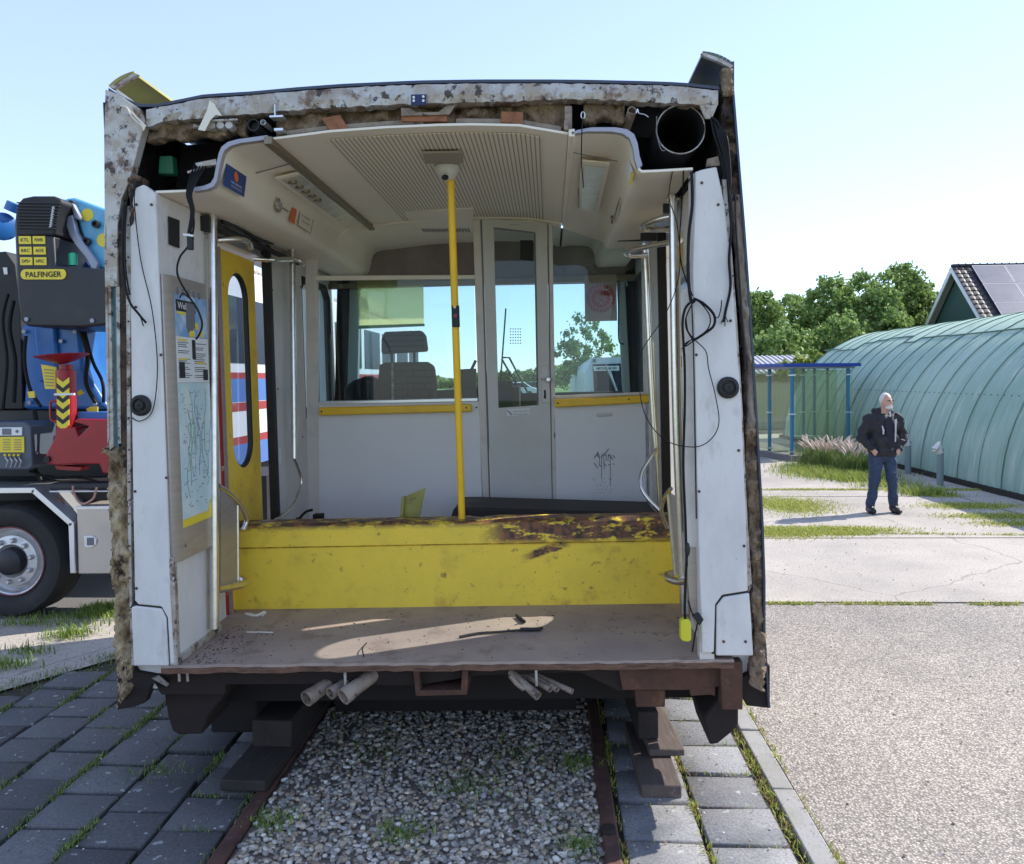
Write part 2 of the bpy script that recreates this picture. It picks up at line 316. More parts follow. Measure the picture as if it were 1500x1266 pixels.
# paving slabs
ms = attrmat('slab', .85, bump=(90, .5))
_n = ms.node_tree.nodes; _l = ms.node_tree.links; _b = _n['Principled BSDF']; _src = _b.inputs['Base Color'].links[0].from_socket; _tc = _n.new('ShaderNodeTexCoord')
for _sc, _lo, _hi, _c, _f in ((17, .66, .70, (.42, .44, .44, 1), .75), (3.5, .5, .72, (.075, .08, .085, 1), .55), (32, .66, .70, (.05, .07, .03, 1), .6)):
    _t = _n.new('ShaderNodeTexNoise'); _t.inputs['Scale'].default_value = _sc; _t.inputs['Detail'].default_value = 5; _l.new(_tc.outputs['Object'], _t.inputs['Vector']); _r = _n.new('ShaderNodeMapRange'); _r.inputs[1].default_value = _lo; _r.inputs[2].default_value = _hi; _r.inputs[4].default_value = _f; _l.new(_t.outputs[0], _r.inputs[0])
    _x = _n.new('ShaderNodeMix'); _x.data_type = 'RGBA'; _x.inputs[7].default_value = _c; _l.new(_r.outputs[0], _x.inputs[0]); _l.new(_src, _x.inputs[6]); _src = _x.outputs[2]
_l.new(_src, _b.inputs['Base Color'])
def slabs(name, cells):
    vs = []; fs = []; cs = []; rg = np.random.RandomState(3)
    for (x0, x1, y0, y1) in cells:
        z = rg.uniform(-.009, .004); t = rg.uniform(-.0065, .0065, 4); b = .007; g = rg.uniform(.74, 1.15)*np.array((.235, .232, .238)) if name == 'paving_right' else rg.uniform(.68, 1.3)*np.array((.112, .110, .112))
        o = len(vs); xs = [(x0, y0), (x1, y0), (x1, y1), (x0, y1)]
        for q, (x, y) in enumerate(xs): vs.append((x, y, -.05))
        for q, (x, y) in enumerate(xs): vs.append((x, y, z+t[q]-b))
        for q, (x, y) in enumerate(xs): vs.append((x+(b if q in (0, 3) else -b), y+(b if q < 2 else -b), z+t[q]))
        for r in range(2):
            for q in range(4): fs.append((o+r*4+q, o+r*4+(q+1) % 4, o+r*4+4+(q+1) % 4, o+r*4+4+q))
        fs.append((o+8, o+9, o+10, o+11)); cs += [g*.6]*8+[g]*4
    return tag(npmesh(name, vs, fs, 'slab', np.array(cs)), kind='structure')
cells = []
y = -2.6
while y < 3.6:
    for k in range(2):
        off = .03*(k == 0); cells.append((.290+k*.335, .290+k*.335+.315, y+off, y+off+.288))
    y += .303
slabs('paving_right', cells)
cells = []
for i in range(22):
    x1 = -1.372-i*.300; yy = -3.2+(.14 if i % 2 else 0)
    while yy < 3.4:
        cx, cy = x1-.14, yy+.14; jx, jy = .006*math.sin(i*5+yy*9), .006*math.sin(i*3+yy*7)
        if cx > -3.42+(cy-1.35)*.69+.1: cells.append((x1-.283+jx, x1+jx*.5, yy+jy, yy+.266+jy*.5))
        yy += .281
slabs('paving_left', cells)

# rails
def rail(x, label):
    mb = MB(); prof = [(-.034, .004), (-.026, .012), (.026, .012), (.034, .004), (.034, -.03), (.010, -.05), (.010, -.12), (-.010, -.12), (-.010, -.05), (-.034, -.03)]
    n = 24; ys = [-4+i*11/n for i in range(n+1)]
    vs = [(x+a, yv, b) for yv in ys for a, b in prof]; k = len(prof)
    fs = [(i*k+j, i*k+(j+1) % k, (i+1)*k+(j+1) % k, (i+1)*k+j) for i in range(n) for j in range(k)]
    mb.add(vs, fs); o = build('rail', mb, 'rail_steel'); return tag(o, label, 'rail', 'track rails')
M('rail_steel', (.13, .065, .05), .7, .2, spots=[((.06, .035, .03), 6, .45, .65, .8), ((.22, .14, .1), 25, .55, .7, .7)], bump=(50, .3, .004))
rail(-1.315, 'rusty steel rail between the dark paving slabs and the gravel, left of the two rails')
rail(.232, 'rusty steel rail between the gravel and the sunlit paving slabs, right of the two rails')

# gravel: loose stones
attrmat('stone', .75)
bm = bmesh.new(); bmesh.ops.create_icosphere(bm, subdivisions=1, radius=1); ico_v = np.array([v.co[:] for v in bm.verts]); ico_f = np.array([[v.index for v in f.verts] for f in bm.faces])
bmesh.ops.subdivide_edges(bm, edges=bm.edges, cuts=1, use_grid_fill=True)
for v in bm.verts: v.co.normalize()
ico2_v = np.array([v.co[:] for v in bm.verts]); bmesh.ops.triangulate(bm, faces=bm.faces); bm.verts.ensure_lookup_table(); ico2_f = np.array([[v.index for v in f.verts] for f in bm.faces]); bm.free()
def stones(name, n, region, smin, smax, seed, zf=0):
    rg = np.random.RandomState(seed); K = len(ico2_v); VS = np.zeros((n, K, 3)); CS = np.zeros((n, K, 3))
    pal = np.array([(.33, .30, .255), (.46, .42, .36), (.22, .20, .175), (.38, .31, .225), (.60, .56, .49), (.25, .19, .14), (.28, .27, .26), (.40, .36, .31), (.44, .35, .25)])
    for i in range(n):
        s = rg.uniform(smin, smax)*np.array([rg.uniform(.75, 1.3), rg.uniform(.6, 1.0), rg.uniform(.42, .75)])
        v = ico2_v*(1+.16*np.sin(ico2_v@rg.normal(0, 2.2, 3)+rg.uniform(0, 6))[:, None])*s
        a, b = rg.uniform(0, 6.28), rg.normal(0, .4); ca, sa, cb, sb = math.cos(a), math.sin(a), math.cos(b), math.sin(b)
        v = v@np.array([[1, 0, 0], [0, cb, sb], [0, -sb, cb]])@np.array([[ca, sa, 0], [-sa, ca, 0], [0, 0, 1]])
        x, y = region(rg); VS[i] = v+np.array([x, y, rg.uniform(-.016, .004)+zf])
        CS[i] = pal[rg.randint(len(pal))]*rg.uniform(.85, 1.35)
    f = (ico2_f[None]+(np.arange(n)*K)[:, None, None]).reshape(-1, 3)
    return npmesh(name, VS.reshape(-1, 3), f, 'stone', CS.reshape(-1, 3), smooth=True)
def greg(rg):
    y = -.75+4.6*rg.rand()**1.35; return rg.uniform(-1.265, .195), y
tag(stones('gravel', 16500, greg, .0068, .0165, 5), 'loose grey and brown pebbles between the two rusty rails', 'gravel', kind='stuff')
M('gravel_fines', (.17, .145, .12), 1, spots=[((.28, .25, .21), 120, .5, .6)], bump=(90, 1, .01))
sheet('gravel_bed', -1.28, .20, -3, 5, -.013, 'gravel_fines')

def yreg(rg):
    x = 1.12+abs(rg.normal(0, 2.2)); return x, rg.uniform(-.7, 6)
gq = stones('yard_grit', 900, yreg, .002, .007, 15, .012); tag(gq, 'small loose grit scattered over the sunlit asphalt yard', 'grit', kind='stuff')
def sreg(rg):
    return (rg.uniform(.28, 1.1) if rg.rand() < .4 else -1.36-rg.rand()*2.2), rg.uniform(-.9, 2.5)
gq = stones('paving_grit', 700, sreg, .002, .006, 16, .010); tag(gq, 'small pebbles and grit strewn over the paving slabs', 'grit', kind='stuff')
# grass blades
attrmat('blade', .7, transl=.25)
def blades(name, P, h0, h1, pal, seed, wd=.004, lean=.5, parent=None):
    rg = np.random.RandomState(seed); n = len(P); P = np.asarray(P, float)
    h = rg.uniform(h0, h1, n); a = rg.uniform(0, 2*math.pi, n); l = np.abs(rg.normal(0, lean, n))*h
    d = np.stack([np.cos(a), np.sin(a), np.zeros(n)], 1); s = np.stack([-np.sin(a), np.cos(a), np.zeros(n)], 1)*(wd*rg.uniform(.6, 1.4, n))[:, None]
    up = np.array([0, 0, 1.0]); m = P+d*(l*.35)[:, None]+up*(h*.6)[:, None]; t = P+d*l[:, None]+up*h[:, None]
    v = np.stack([P-s, P+s, m+s*.7, m-s*.7, t+s*.1, t-s*.1], 1).reshape(-1, 3); b = (np.arange(n)*6)[:, None]
    f = np.concatenate([b+np.array([0, 1, 2, 3]), b+np.array([3, 2, 4, 5])]); pal = np.array(pal)
    c = pal[rg.randint(len(pal), size=n)]*rg.uniform(.7, 1.3, n)[:, None]; c = np.repeat(c, 6, 0)
    return npmesh(name, v, f, 'blade', c, parent)
GR = [(.16, .26, .04), (.22, .32, .05), (.10, .19, .03), (.28, .33, .08)]
YG = [(.36, .42, .05), (.44, .46, .09), (.30, .37, .05), (.46, .42, .14)]
P = []; rg = np.random.RandomState(11)
for i in range(22):                                    # along the slab joints on the left
    xj = -1.372-i*.300+.009
    for q in range(26):
        yc = rg.uniform(-1.6, 3.2)
        if xj > -3.42+(yc-1.35)*.69+.1:
            k = rg.randint(3, 60) if rg.rand() < .8 else 120
            P += [(xj+rg.normal(0, .014), yc+rg.normal(0, .06), -.01) for _ in range(k)]
    for q in range(7):
        yc = -3.2+(.14 if i % 2 else 0)+.281*rg.randint(3, 22)-.008; k = rg.randint(5, 45)
        if xj > -3.42+(yc-1.35)*.69+.1: P += [(xj-.15+rg.normal(0, .08), yc+rg.normal(0, .008), -.01) for _ in range(k)]
for q in range(60):                                    # verge where the slabs end
    yc = rg.uniform(-1.5, 3.2); xc = -3.42+(yc-1.35)*.69; P += [(xc+rg.normal(0, .07), yc+rg.normal(0, .07), -.01) for _ in range(70)]
P += [(-2.75+rg.normal(0, .10), -.42+rg.normal(0, .06), 0) for _ in range(420)]+[(-1.9+rg.normal(0, .08), .38+rg.normal(0, .05), 0) for _ in range(160)]
tag(blades('joint_weeds', P, .006, .028, GR+[(.10, .14, .04), (.20, .18, .08)], 1, .0022, .9), 'short green grass growing in the joints of the dark slabs', 'weeds', kind='stuff')
P = []
for q in range(90):
    yc = rg.uniform(-.9, 3.0); P += [(.613+rg.normal(0, .012), yc+rg.normal(0, .03), -.01) for _ in range(rg.randint(3, 40))]
    yc = rg.uniform(-.9, 3.0); P += [(.968+rg.normal(0, .014), yc+rg.normal(0, .03), -.01) for _ in range(rg.randint(1, 26))]
    yc = rg.uniform(-.9, 3.0); P += [(1.10+rg.normal(0, .010), yc+rg.normal(0, .04), 0) for _ in range(rg.randint(1, 22))]
    yc = rg.uniform(-.9, 3.0); P += [(.278+rg.normal(0, .009), yc+rg.normal(0, .04), -.01) for _ in range(rg.randint(2, 30))]
    yc = -2.6+.303*rg.randint(5, 18)-.007; P += [(rg.uniform(.3, .95), yc+rg.normal(0, .006), -.01) for _ in range(6)]
tag(blades('kerb_weeds', P, .008, .030, YG+[(.30, .16, .06)], 2, .0025, .8), 'yellow green moss and weeds along the kerb and sunlit slabs', 'weeds', kind='stuff')
P = []
for (x, yv, k, s) in [(-1.20, -.05, 300, .05), (-.62, -.12, 260, .06), (-.40, .25, 220, .10), (.12, .5, 260, .05), (.10, -.20, 200, .04), (-.2, .55, 200, .15), (-.9, .6, 150, .12), (-.05, .05, 60, .1), (-1.0, 1.2, 120, .2)]:
    P += [(x+rg.normal(0, s), yv+rg.normal(0, s), 0) for _ in range(k)]
tag(blades('gravel_weeds', P, .006, .030, GR, 3, .0028, 1.0), 'small green weeds sprouting through the gravel', 'weeds', kind='stuff')
P = []
def patch(px, py, sx, sy, k):
    g = G(px, py); return [(g.x+rg.normal(0, sx), g.y+rg.normal(0, sy), 0) for _ in range(k)]
P += patch(1145, 781, .30, .16, 5000)+patch(1200, 777, .45, .11, 6000)+patch(1240, 783, .2, .05, 900)+patch(1145, 738, .35, .35, 5000)+patch(1165, 745, .25, .3, 2500)
P += patch(1385, 727, .15, .10, 500)+patch(1425, 742, .35, .15, 3500)+patch(1465, 757, .35, .12, 3000)+patch(1500, 768, .3, .1, 2000)
for xx in np.linspace(1125, 1500, 40):
    P += patch(xx, 885+.004*(xx-1125), .12, .012, rg.randint(0, 60) if (xx < 1190 or 1240 < xx < 1350 or xx > 1450) else 0)
    P += patch(xx, 780+.012*(xx-1125), .12, .02, rg.randint(0, 50))
    P += patch(xx, 718, .2, .05, rg.randint(0, 200))
tag(blades('yard_moss', P, .006, .035, YG, 4, .005, 1.0), 'yellow green moss patches on the sunlit concrete yard', 'moss', kind='stuff')
P = []
for (px, py, sx, sy, k) in [(60, 915, .4, .04, 300), (120, 905, .25, .04, 350), (154, 895, .09, .07, 1300), (90, 935, .08, .04, 120), (40, 955, .10, .04, 120), (10, 975, .1, .05, 200), (110, 928, .1, .04, 200)]: P += patch(px, py, sx, sy, k)
tag(blades('lane_grass', P, .015, .07, GR, 6, .004, .6), 'green grass tufts beside the truck wheel and lane edge', 'grass', kind='stuff')

# ------------------------------------------------------------------ THE CUT-OPEN RAILCAR
VM = Matrix.Translation((0, 0, H)) @ VROT.to_4x4() @ Matrix.Translation((0, 0, -H))
veh = empty('cut_railcar', (0, 0, 0)); veh.matrix_world = VM
tag(veh, 'front section of a white railcar sawn open, standing on timbers over the rails', 'railcar')
def PP(mb, poly, Y, t): return mb.prism([V(x, y, Y) for x, y in poly], (0, t, 0))
def vb(name, mb, mats, bevel=0, parent=None, label=None, **k): return build(name, mb, mats, parent or veh, bevel=bevel, label=label, **k)
FZ = .683
# --- floor
fl = MB()
rgf = random.Random(4)
front = []
for i in range(61):
    x = -1.70+i*(2.44/60); front.append((x, -.012+rgf.uniform(-.007, .009), 0))
for k in range(60):
    a, b = front[k], front[k+1]
    fl.hexa([(a[0], a[1], FZ-.012), (b[0], b[1], FZ-.012), (b[0], 3.0, FZ-.012), (a[0], 3.0, FZ-.012)], [(a[0], a[1], FZ), (b[0], b[1], FZ), (b[0], 3.0, FZ), (a[0], 3.0, FZ)])
vb('floor', fl, 'floor', smooth=False)
pl = MB(); pr = None
eg = [a[1]-.004+rgf.uniform(-.004, .006) for a in front]
for k in range(60):
    a, b = front[k], front[k+1]; ya, yb = eg[k], eg[k+1]
    pl.hexa([(a[0], ya, FZ-.036), (b[0], yb, FZ-.036), (b[0], 2.98, FZ-.036), (a[0], 2.98, FZ-.036)], [(a[0], ya, FZ-.0125), (b[0], yb, FZ-.0125), (b[0], 2.98, FZ-.0125), (a[0], 2.98, FZ-.0125)])
vb('floor_board', pl, 'plywood', smooth=False)
# --- liner profile (ceiling), measured at the cut
PROF = [(228, 283), (284, 281), (303, 278), (313, 274), (318, 266), (321, 250), (325, 230), (329, 221), (338, 214), (352, 210), (396, 204)]
PROF2 = [(396, 204), (480, 193), (560, 187), (640, 183.5), (690, 182.5), (760, 184), (832, 196)]
PROF3 = [(838, 197), (860, 193), (895, 193), (912, 196), (922, 203), (927, 216), (930, 235), (934, 248), (940, 253), (965, 252), (1015, 249)]
def vp(pts): return [V(x, y, 0) for x, y in pts]
def extr(pts, y0, y1, th):   # thin shell, thickness th outward (up)
    mb = MB(); n = len(pts); nor = []
    for i in range(n):
        t = (pts[min(i+1, n-1)]-pts[max(i-1, 0)]).normalized(); nor.append(Vector((-t.z, 0, t.x)))
    a = [p.copy() for p in pts]; b = [p+nor[i]*th for i, p in enumerate(pts)]
    vs = [(p.x, y, p.z) for y in (y0, y1) for p in a+b]
    fs = []
    for i in range(n-1):
        fs += [(i, i+1, 2*n+i+1, 2*n+i), (n+i, 3*n+i, 3*n+i+1, n+i+1), (i, n+i, n+i+1, i+1), (2*n+i, 2*n+i+1, 3*n+i+1, 3*n+i)]
    fs += [(0, 2*n, 3*n, n), (n-1, 2*n-1, 4*n-1, 3*n-1)]
    return mb.add(vs, fs)
vb('ceiling_cove', extr(vp(PROF), .0, 2.96, .010), 'beige', angle=60)
vb('ceiling_cove', extr(vp(PROF3), .0, 2.96, .010), 'beige', angle=60)
vb('ceiling', extr(vp(PROF2), .012, 2.96, .010), 'beige', angle=60)
# raw grey lip of the cove seen at the cut
def lip(pts, out):
    mb = MB(); a = vp(pts); n = len(a)
    for i in range(n-1):
        d = Vector(out)*.5; mb.hexa([(a[i].x, -.004, a[i].z), (a[i+1].x, -.004, a[i+1].z), (a[i+1].x, .03, a[i+1].z), (a[i].x, .03, a[i].z)],
                [(a[i].x+d.x, .0, a[i].z+d.z), (a[i+1].x+d.x, .0, a[i+1].z+d.z), (a[i+1].x+d.x, .03, a[i+1].z+d.z), (a[i].x+d.x, .03, a[i].z+d.z)])
    return mb
M('lip_grey', (.36, .36, .42), .6)
vb('cove_lip', lip(PROF[1:], (-.026, 0, .034)), 'lip_grey')
vb('cove_lip', lip(PROF3[:-3], (.04, 0, .034)), 'lip_grey')
# slotted acoustic ceiling panel (narrow slots run along the car)
mg = bpy.data.materials.new('slotted_ceiling'); mg.use_nodes = True; n = mg.node_tree.nodes; l = mg.node_tree.links; b = n['Principled BSDF']; b.inputs['Roughness'].default_value = .6
tc = n.new('ShaderNodeTexCoord'); sx = n.new('ShaderNodeSeparateXYZ'); l.new(tc.outputs['Object'], sx.inputs[0])
mu = n.new('ShaderNodeMath'); mu.operation = 'MULTIPLY'; mu.inputs[1].default_value = 1/.0200; l.new(sx.outputs[0], mu.inputs[0])
fr = n.new('ShaderNodeMath'); fr.operation = 'FRACT'; l.new(mu.outputs[0], fr.inputs[0])
gt = n.new('ShaderNodeMath'); gt.operation = 'LESS_THAN'; gt.inputs[1].default_value = .32; l.new(fr.outputs[0], gt.inputs[0])
mx = n.new('ShaderNodeMix'); mx.data_type = 'RGBA'; mx.inputs[6].default_value = (.76, .70, .58, 1); mx.inputs[7].default_value = (.34, .28, .21, 1); l.new(gt.outputs[0], mx.inputs[0]); l.new(mx.outputs[2], b.inputs['Base Color'])
MATS['slotted_ceiling'] = mg
sub = []
pv = vp(PROF2)
def zc(x, pv=pv):
    for a, c in zip(pv, pv[1:]):
        if a.x <= x <= c.x: return a.z+(c.z-a.z)*(x-a.x)/(c.x-a.x)
    return pv[0].z if x < pv[0].x else pv[-1].z
vb('slotted_panel', extr([Vector((x, 0, zc(x)-.006)) for x in np.linspace(-.93, -.01, 24)], .10, 1.93, .004), mg, angle=60)
# arched joint strip across the ceiling where the cab begins, rails along it
js = MB(); allp = vp(PROF[5:])+vp(PROF2)[1:]
for a, c in zip(allp, allp[1:]): js.hexa([(a.x, 1.95, a.z-.012), (c.x, 1.95, c.z-.012), (c.x, 1.99, c.z-.012), (a.x, 1.99, a.z-.012)], [(a.x, 1.95, a.z+.002), (c.x, 1.95, c.z+.002), (c.x, 1.99, c.z+.002), (a.x, 1.99, a.z+.002)])
vb('ceiling_joint', js, 'beige')
M('rail_bronze', (.22, .18, .12), .4, .6)
cr_ = MB(); a = V(396, 201, 0); cr_.box(a.x-.022, a.x+.012, -.02, 2.0, a.z-.035, a.z-.002); vb('ceiling_rail', cr_, 'rail_bronze', bevel=.003)
cr_ = MB(); a = V(835, 196, 0); cr_.box(a.x-.006, a.x+.020, 0, 2.0, a.z-.012, a.z+.02); vb('ceiling_rail', cr_, 'beige', bevel=.003)
# luminaires on both slopes
def on_cove(px, py, side):       # meets the sloping ceiling between cove corner and rail
    for X, Z in ((0, 0),):
        pass
    a, b_ = (V(329, 221, 0), V(396, 204, 0)) if side < 0 else (V(922, 203, 0), V(838, 197, 0))
    d = _vt @ ray(px, py); nrm = Vector((-(b_.z-a.z), 0, b_.x-a.x)); t = nrm.dot(Vector((a.x, 0, a.z))-Vector((CAMP.x, 0, CAMP.z)))/nrm.dot(Vector((d.x, 0, d.z)))
    p = CAMP+d*t; return p
def quad_plate(mb, pts, t=.008, off=.004, n=None):
    p = [Vector(q) for q in pts]; nn = (p[1]-p[0]).cross(p[3]-p[0]).normalized()
    if nn.dot(CAMP-p[0]) < 0: nn = -nn
    return mb.hexa([q+nn*(off-.0) for q in p], [q+nn*(off+t) for q in p])
M('lamp_lens', (.48, .46, .38), .25, spots=[((.62, .62, .58), 9, .5, .6, .8)])
fr_ = MB(); q = [on_cove(*p, -1) for p in [(402, 258), (442, 248), (524, 313), (497, 327)]]; quad_plate(fr_, q, .010)
lu = vb('ceiling_light', fr_, 'beige', bevel=.002)
le = MB(); q2 = [on_cove(*p, -1) for p in [(411, 259), (438, 252.5), (515, 311), (497, 321)]]; quad_plate(le, q2, .004, .0145); vb('light_lens', le, 'lamp_lens', parent=lu)
lo = MB()
for t in (.06, .16, .26, .36, .46):
    c = q2[0].lerp(q2[3], t).lerp(q2[1].lerp(q2[2], t), .42); lo.lathe([(.022, 0), (.020, -.012), (.012, -.013)], c+Vector((.0, 0, -.016)), (0, 0, 1), 14)
vb('lamp_socket', lo, 'rail_bronze', parent=lu)
fr_ = MB(); q = [on_cove(*p, 1) for p in [(852, 232), (894, 236), (876, 312), (846, 304)]]; quad_plate(fr_, q, .008)
lu = vb('ceiling_light', fr_, 'beige', bevel=.002)
le = MB(); q2 = [on_cove(*p, 1) for p in [(857, 238), (888, 241), (872, 306), (851, 300)]]; quad_plate(le, q2, .004, .0125); vb('light_lens', le, 'lamp_lens', parent=lu)
# seams on the coves (dark joints)
se = MB(); c0 = V(322, 245, 0).x
for (x0, y0, x1, y1) in [(372, 254, 438, 236)]:
    se.tube([on_cove(x0, y0, -1)+Vector((0, 0, -.002)), on_cove(x1, y1, -1)+Vector((0, 0, -.002))], .003, 5)
for (x0, y0, x1, y1) in [(839, 223, 905, 236)]:
    se.tube([on_cove(x0, y0, 1)+Vector((0, 0, -.002)), on_cove(x1, y1, 1)+Vector((0, 0, -.002))], .002, 5)
vb('cove_seam', se, 'ink_grey')
# stickers on the left cove face
XL = V(322, 250, 0).x+.006
def lx(pts, X): return [VX(x, y, X) for x, y in pts]
st = MB(); quad_plate(st, lx([(332, 231), (362, 248), (357, 289), (327, 272)], XL), .001, .001); sb_ = vb('blue_notice', st, 'sticker_blue', label='blue safety notice with an orange disc and white lines')
s2 = MB(); c = (VX(332, 231, XL)+VX(357, 289, XL))/2; s2.lathe([(.022, 0), (.022, .002)], c+Vector((.003, 0, .004)), (1, 0, 0), 20); vb('orange_disc', s2, 'sticker_orange', parent=sb_)
s2 = MB(); u = Vector((0, 1, 0)); uz = Vector((0, 0, 1))
s2.text('TIJDENS DE RIT', c+Vector((.004, 0, .047)), u, uz, .011, .125); s2.text('NIET SPREKEN', c+Vector((.004, 0, -.030)), u, uz, .009, .12); s2.text('MET DE BESTUURDER', c+Vector((.004, 0, -.047)), u, uz, .008, .12); vb('lettering', s2, 'sticker_white', parent=sb_, smooth=False)
s3 = MB(); quad_plate(s3, lx([(428, 299), (435, 303), (431, 329), (424, 325)], XL), .001, .001); vb('orange_sticker', s3, 'sticker_orange')
s3 = MB(); s3.lathe([(.035, 0), (.035, .012), (.026, .018), (.012, .012)], VX(406, 301, XL), (1, 0, 0), 20); s3.box(XL, XL+.01, VX(412, 304, XL).y, VX(421, 309, XL).y, VX(412, 304, XL).z-.004, VX(412, 304, XL).z+.001); vb('emergency_handle', s3, 'raw_metal')
s3 = MB(); q = lx([(439, 305), (459, 317), (454, 342), (436, 330)], XL); quad_plate(s3, q, .001, .001); nb = vb('notice', s3, 'beige')
s4 = MB(); c = sum((Vector(v) for v in q), Vector())/4+Vector((.004, 0, 0)); s4.text('In noodgeval', c+uz*.018, u, uz, .014, .15); s4.text('trek aan hendel', c-uz*.012, u, uz, .012, .15)
for i in range(4): s4.tube([q[i]+Vector((.003, 0, 0)), q[(i+1) % 4]+Vector((.003, 0, 0))], .0012, 4)
vb('lettering', s4, 'ink', parent=nb, smooth=False)
# right cove notices
XR = V(930, 235, 0).x-.006
s4 = MB(); quad_plate(s4, lx([(918, 222), (927, 249), (925, 275), (914, 242)], XR), .001, .001); rn = vb('notice', s4, 'sticker_white')
s4 = MB(); quad_plate(s4, lx([(925, 252), (929, 254), (925, 272), (922, 270)], XR-.003), .001, .001); vb('yellow_corner', s4, 'sticker_yellow', parent=rn)
s4 = MB()
for i in range(3):
    y0 = 286+i*8; s4.tube(lx([(908-i*2, y0+4), (902-i*2, y0+22)], XR-.002), .003, 4)
s4.lathe([(.025, 0), (.02, -.012)], VX(898, 322, XR), (1, 0, 0), 14); vb('emergency_handle', s4, 'rail_bronze')

# --- roof: cut header rib, skin, insulation, voids
TOP = [(158, 133), (175, 146), (213, 161), (257, 153), (300, 144), (369, 140), (433, 134), (500, 129), (610, 124), (700, 122.5), (800, 122.5), (860, 123), (948, 125), (1000, 127), (1053, 133)]
BOT = [(192, 262), (200, 225), (211, 187), (247, 176), (300, 173), (367, 167), (407, 163), (500, 157), (610, 152), (700, 150), (800, 146), (860, 145), (948, 149), (1020, 153), (1052, 152)]
def interp(pts, x):
    for a, b_ in zip(pts, pts[1:]):
        if a[0] <= x <= b_[0]: return a[1]+(b_[1]-a[1])*(x-a[0])/(b_[0]-a[0])
    return pts[-1][1] if x > pts[-1][0] else pts[0][1]
rr = random.Random(9)
hd = MB(); xs = list(np.linspace(214, 1052, 110)); prev = None
for x in xs:
    t = interp(TOP, x)+rr.uniform(-.7, .7); bt = interp(BOT, x)+rr.uniform(-1.2, 1.6); a = V(x, t, -.01+rr.uniform(-.004, .004)); c = V(x, bt, -.01+rr.uniform(-.006, .006)); m = V(x, (t*.45+bt*.55), -.016+rr.uniform(-.006, .006)); cur = (a, m, c)
    if prev:
        for (p0, p1, q0, q1) in ((prev[0], cur[0], cur[1], prev[1]), (prev[1], cur[1], cur[2], prev[2])):
            hd.hexa([p0, p1, q0, q1], [v+Vector((0, .06, 0)) for v in (p0, p1, q0, q1)])
    prev = cur
vb('roof_rib', hd, 'raw_metal', angle=50)
# lower torn flange of the rib
fg = MB(); prev = None
for x in np.linspace(216, 1045, 90):
    b0 = interp(BOT, x)+1; a = V(x, b0, .0); c = V(x, b0+3+rr.uniform(0, 5), .05); cur = (a, c)
    if prev: fg.hexa([prev[0], cur[0], cur[1], prev[1]], [v+Vector((0, .004, .006)) for v in (prev[0], cur[0], cur[1], prev[1])])
    prev = cur
vb('torn_flange', fg, 'cream_metal')
rf = MB(); pts = [V(x, interp(TOP, x)-1.0, 0) for x in np.linspace(160, 1053, 40)]
n_ = len(pts); vs = [(p.x, y, p.z+dz) for y in (-.006, 3.05) for dz in (0, .012) for p in pts]
fs = []
for i in range(n_-1): fs += [(i, i+1, 2*n_+i+1, 2*n_+i), (n_+i, 3*n_+i, 3*n_+i+1, n_+i+1), (i, n_+i, n_+i+1, i+1), (2*n_+i, 2*n_+i+1, 3*n_+i+1, 3*n_+i)]
fs += [(0, 2*n_, 3*n_, n_), (n_-1, 2*n_-1, 4*n_-1, 3*n_-1)]
rf.add(vs, fs); vb('roof', rf, 'navy_skin', angle=60)
# lumpy insulation grid between two pixel outlines
def lumpy(name, tops, bots, n, m, Y, amp, mat, seed, jag=1.5, back=.05, parent=None):
    rg = random.Random(seed); vs = []; fs = []
    for i in range(n+1):
        t = i/n; a = tops(t); b_ = bots(t)
        for j in range(m+1):
            s = j/m; x = a[0]+(b_[0]-a[0])*s; y = a[1]+(b_[1]-a[1])*s
            e = jag*(j in (0, m)); x += rg.uniform(-e, e); y += rg.uniform(-e, e)
            nz = noise.fractal(Vector((x*.045, y*.045, seed)), .8, 2.2, 5)
            vs.append(V(x, y, Y-amp*(nz+.2)*math.sin(math.pi*min(1, max(.0, .15+.7*s)))))
    W_ = m+1; N = len(vs); vs2 = [Vector((v.x, Y+back, v.z)) for v in vs]; mb = MB()
    for i in range(n):
        for j in range(m): fs.append((i*W_+j, i*W_+j+1, (i+1)*W_+j+1, (i+1)*W_+j)); fs.append((N+i*W_+j, N+(i+1)*W_+j, N+(i+1)*W_+j+1, N+i*W_+j+1))
    for i in range(n):
        for j in (0, m): fs.append((i*W_+j, (i+1)*W_+j, N+(i+1)*W_+j, N+i*W_+j))
    for j in range(m):
        for i in (0, n): fs.append((i*W_+j, i*W_+j+1, N+i*W_+j+1, N+i*W_+j))
    mb.add(vs+vs2, fs); return vb(name, mb, mat, angle=180, parent=parent)
def ceil_px(x):
    return interp([(228, 283), (318, 266), (330, 221), (352, 210), (396, 204)]+PROF2[1:]+[(838, 197), (895, 193), (912, 196), (934, 253), (1015, 249)], x)
def hole(mb, x0, x1, y0, y1): pass
lumpy('roof_insulation', lambda t: (405+t*430, interp(BOT, 405+t*430)+1), lambda t: (405+t*430, ceil_px(405+t*430)-3-4*math.sin(t*40)), 90, 8, .075, .05, 'foam', 3)
lumpy('roof_insulation', lambda t: (855+t*60, 152), lambda t: (855+t*60, 176+4*math.sin(t*9)), 20, 6, .06, .04, 'foam', 5)
lumpy('roof_insulation', lambda t: (214+t*150, interp(BOT, 214+t*150)+2), lambda t: (208+t*150, 206-10*t+3*math.sin(t*20)), 40, 8, .05, .05, 'foam', 8)
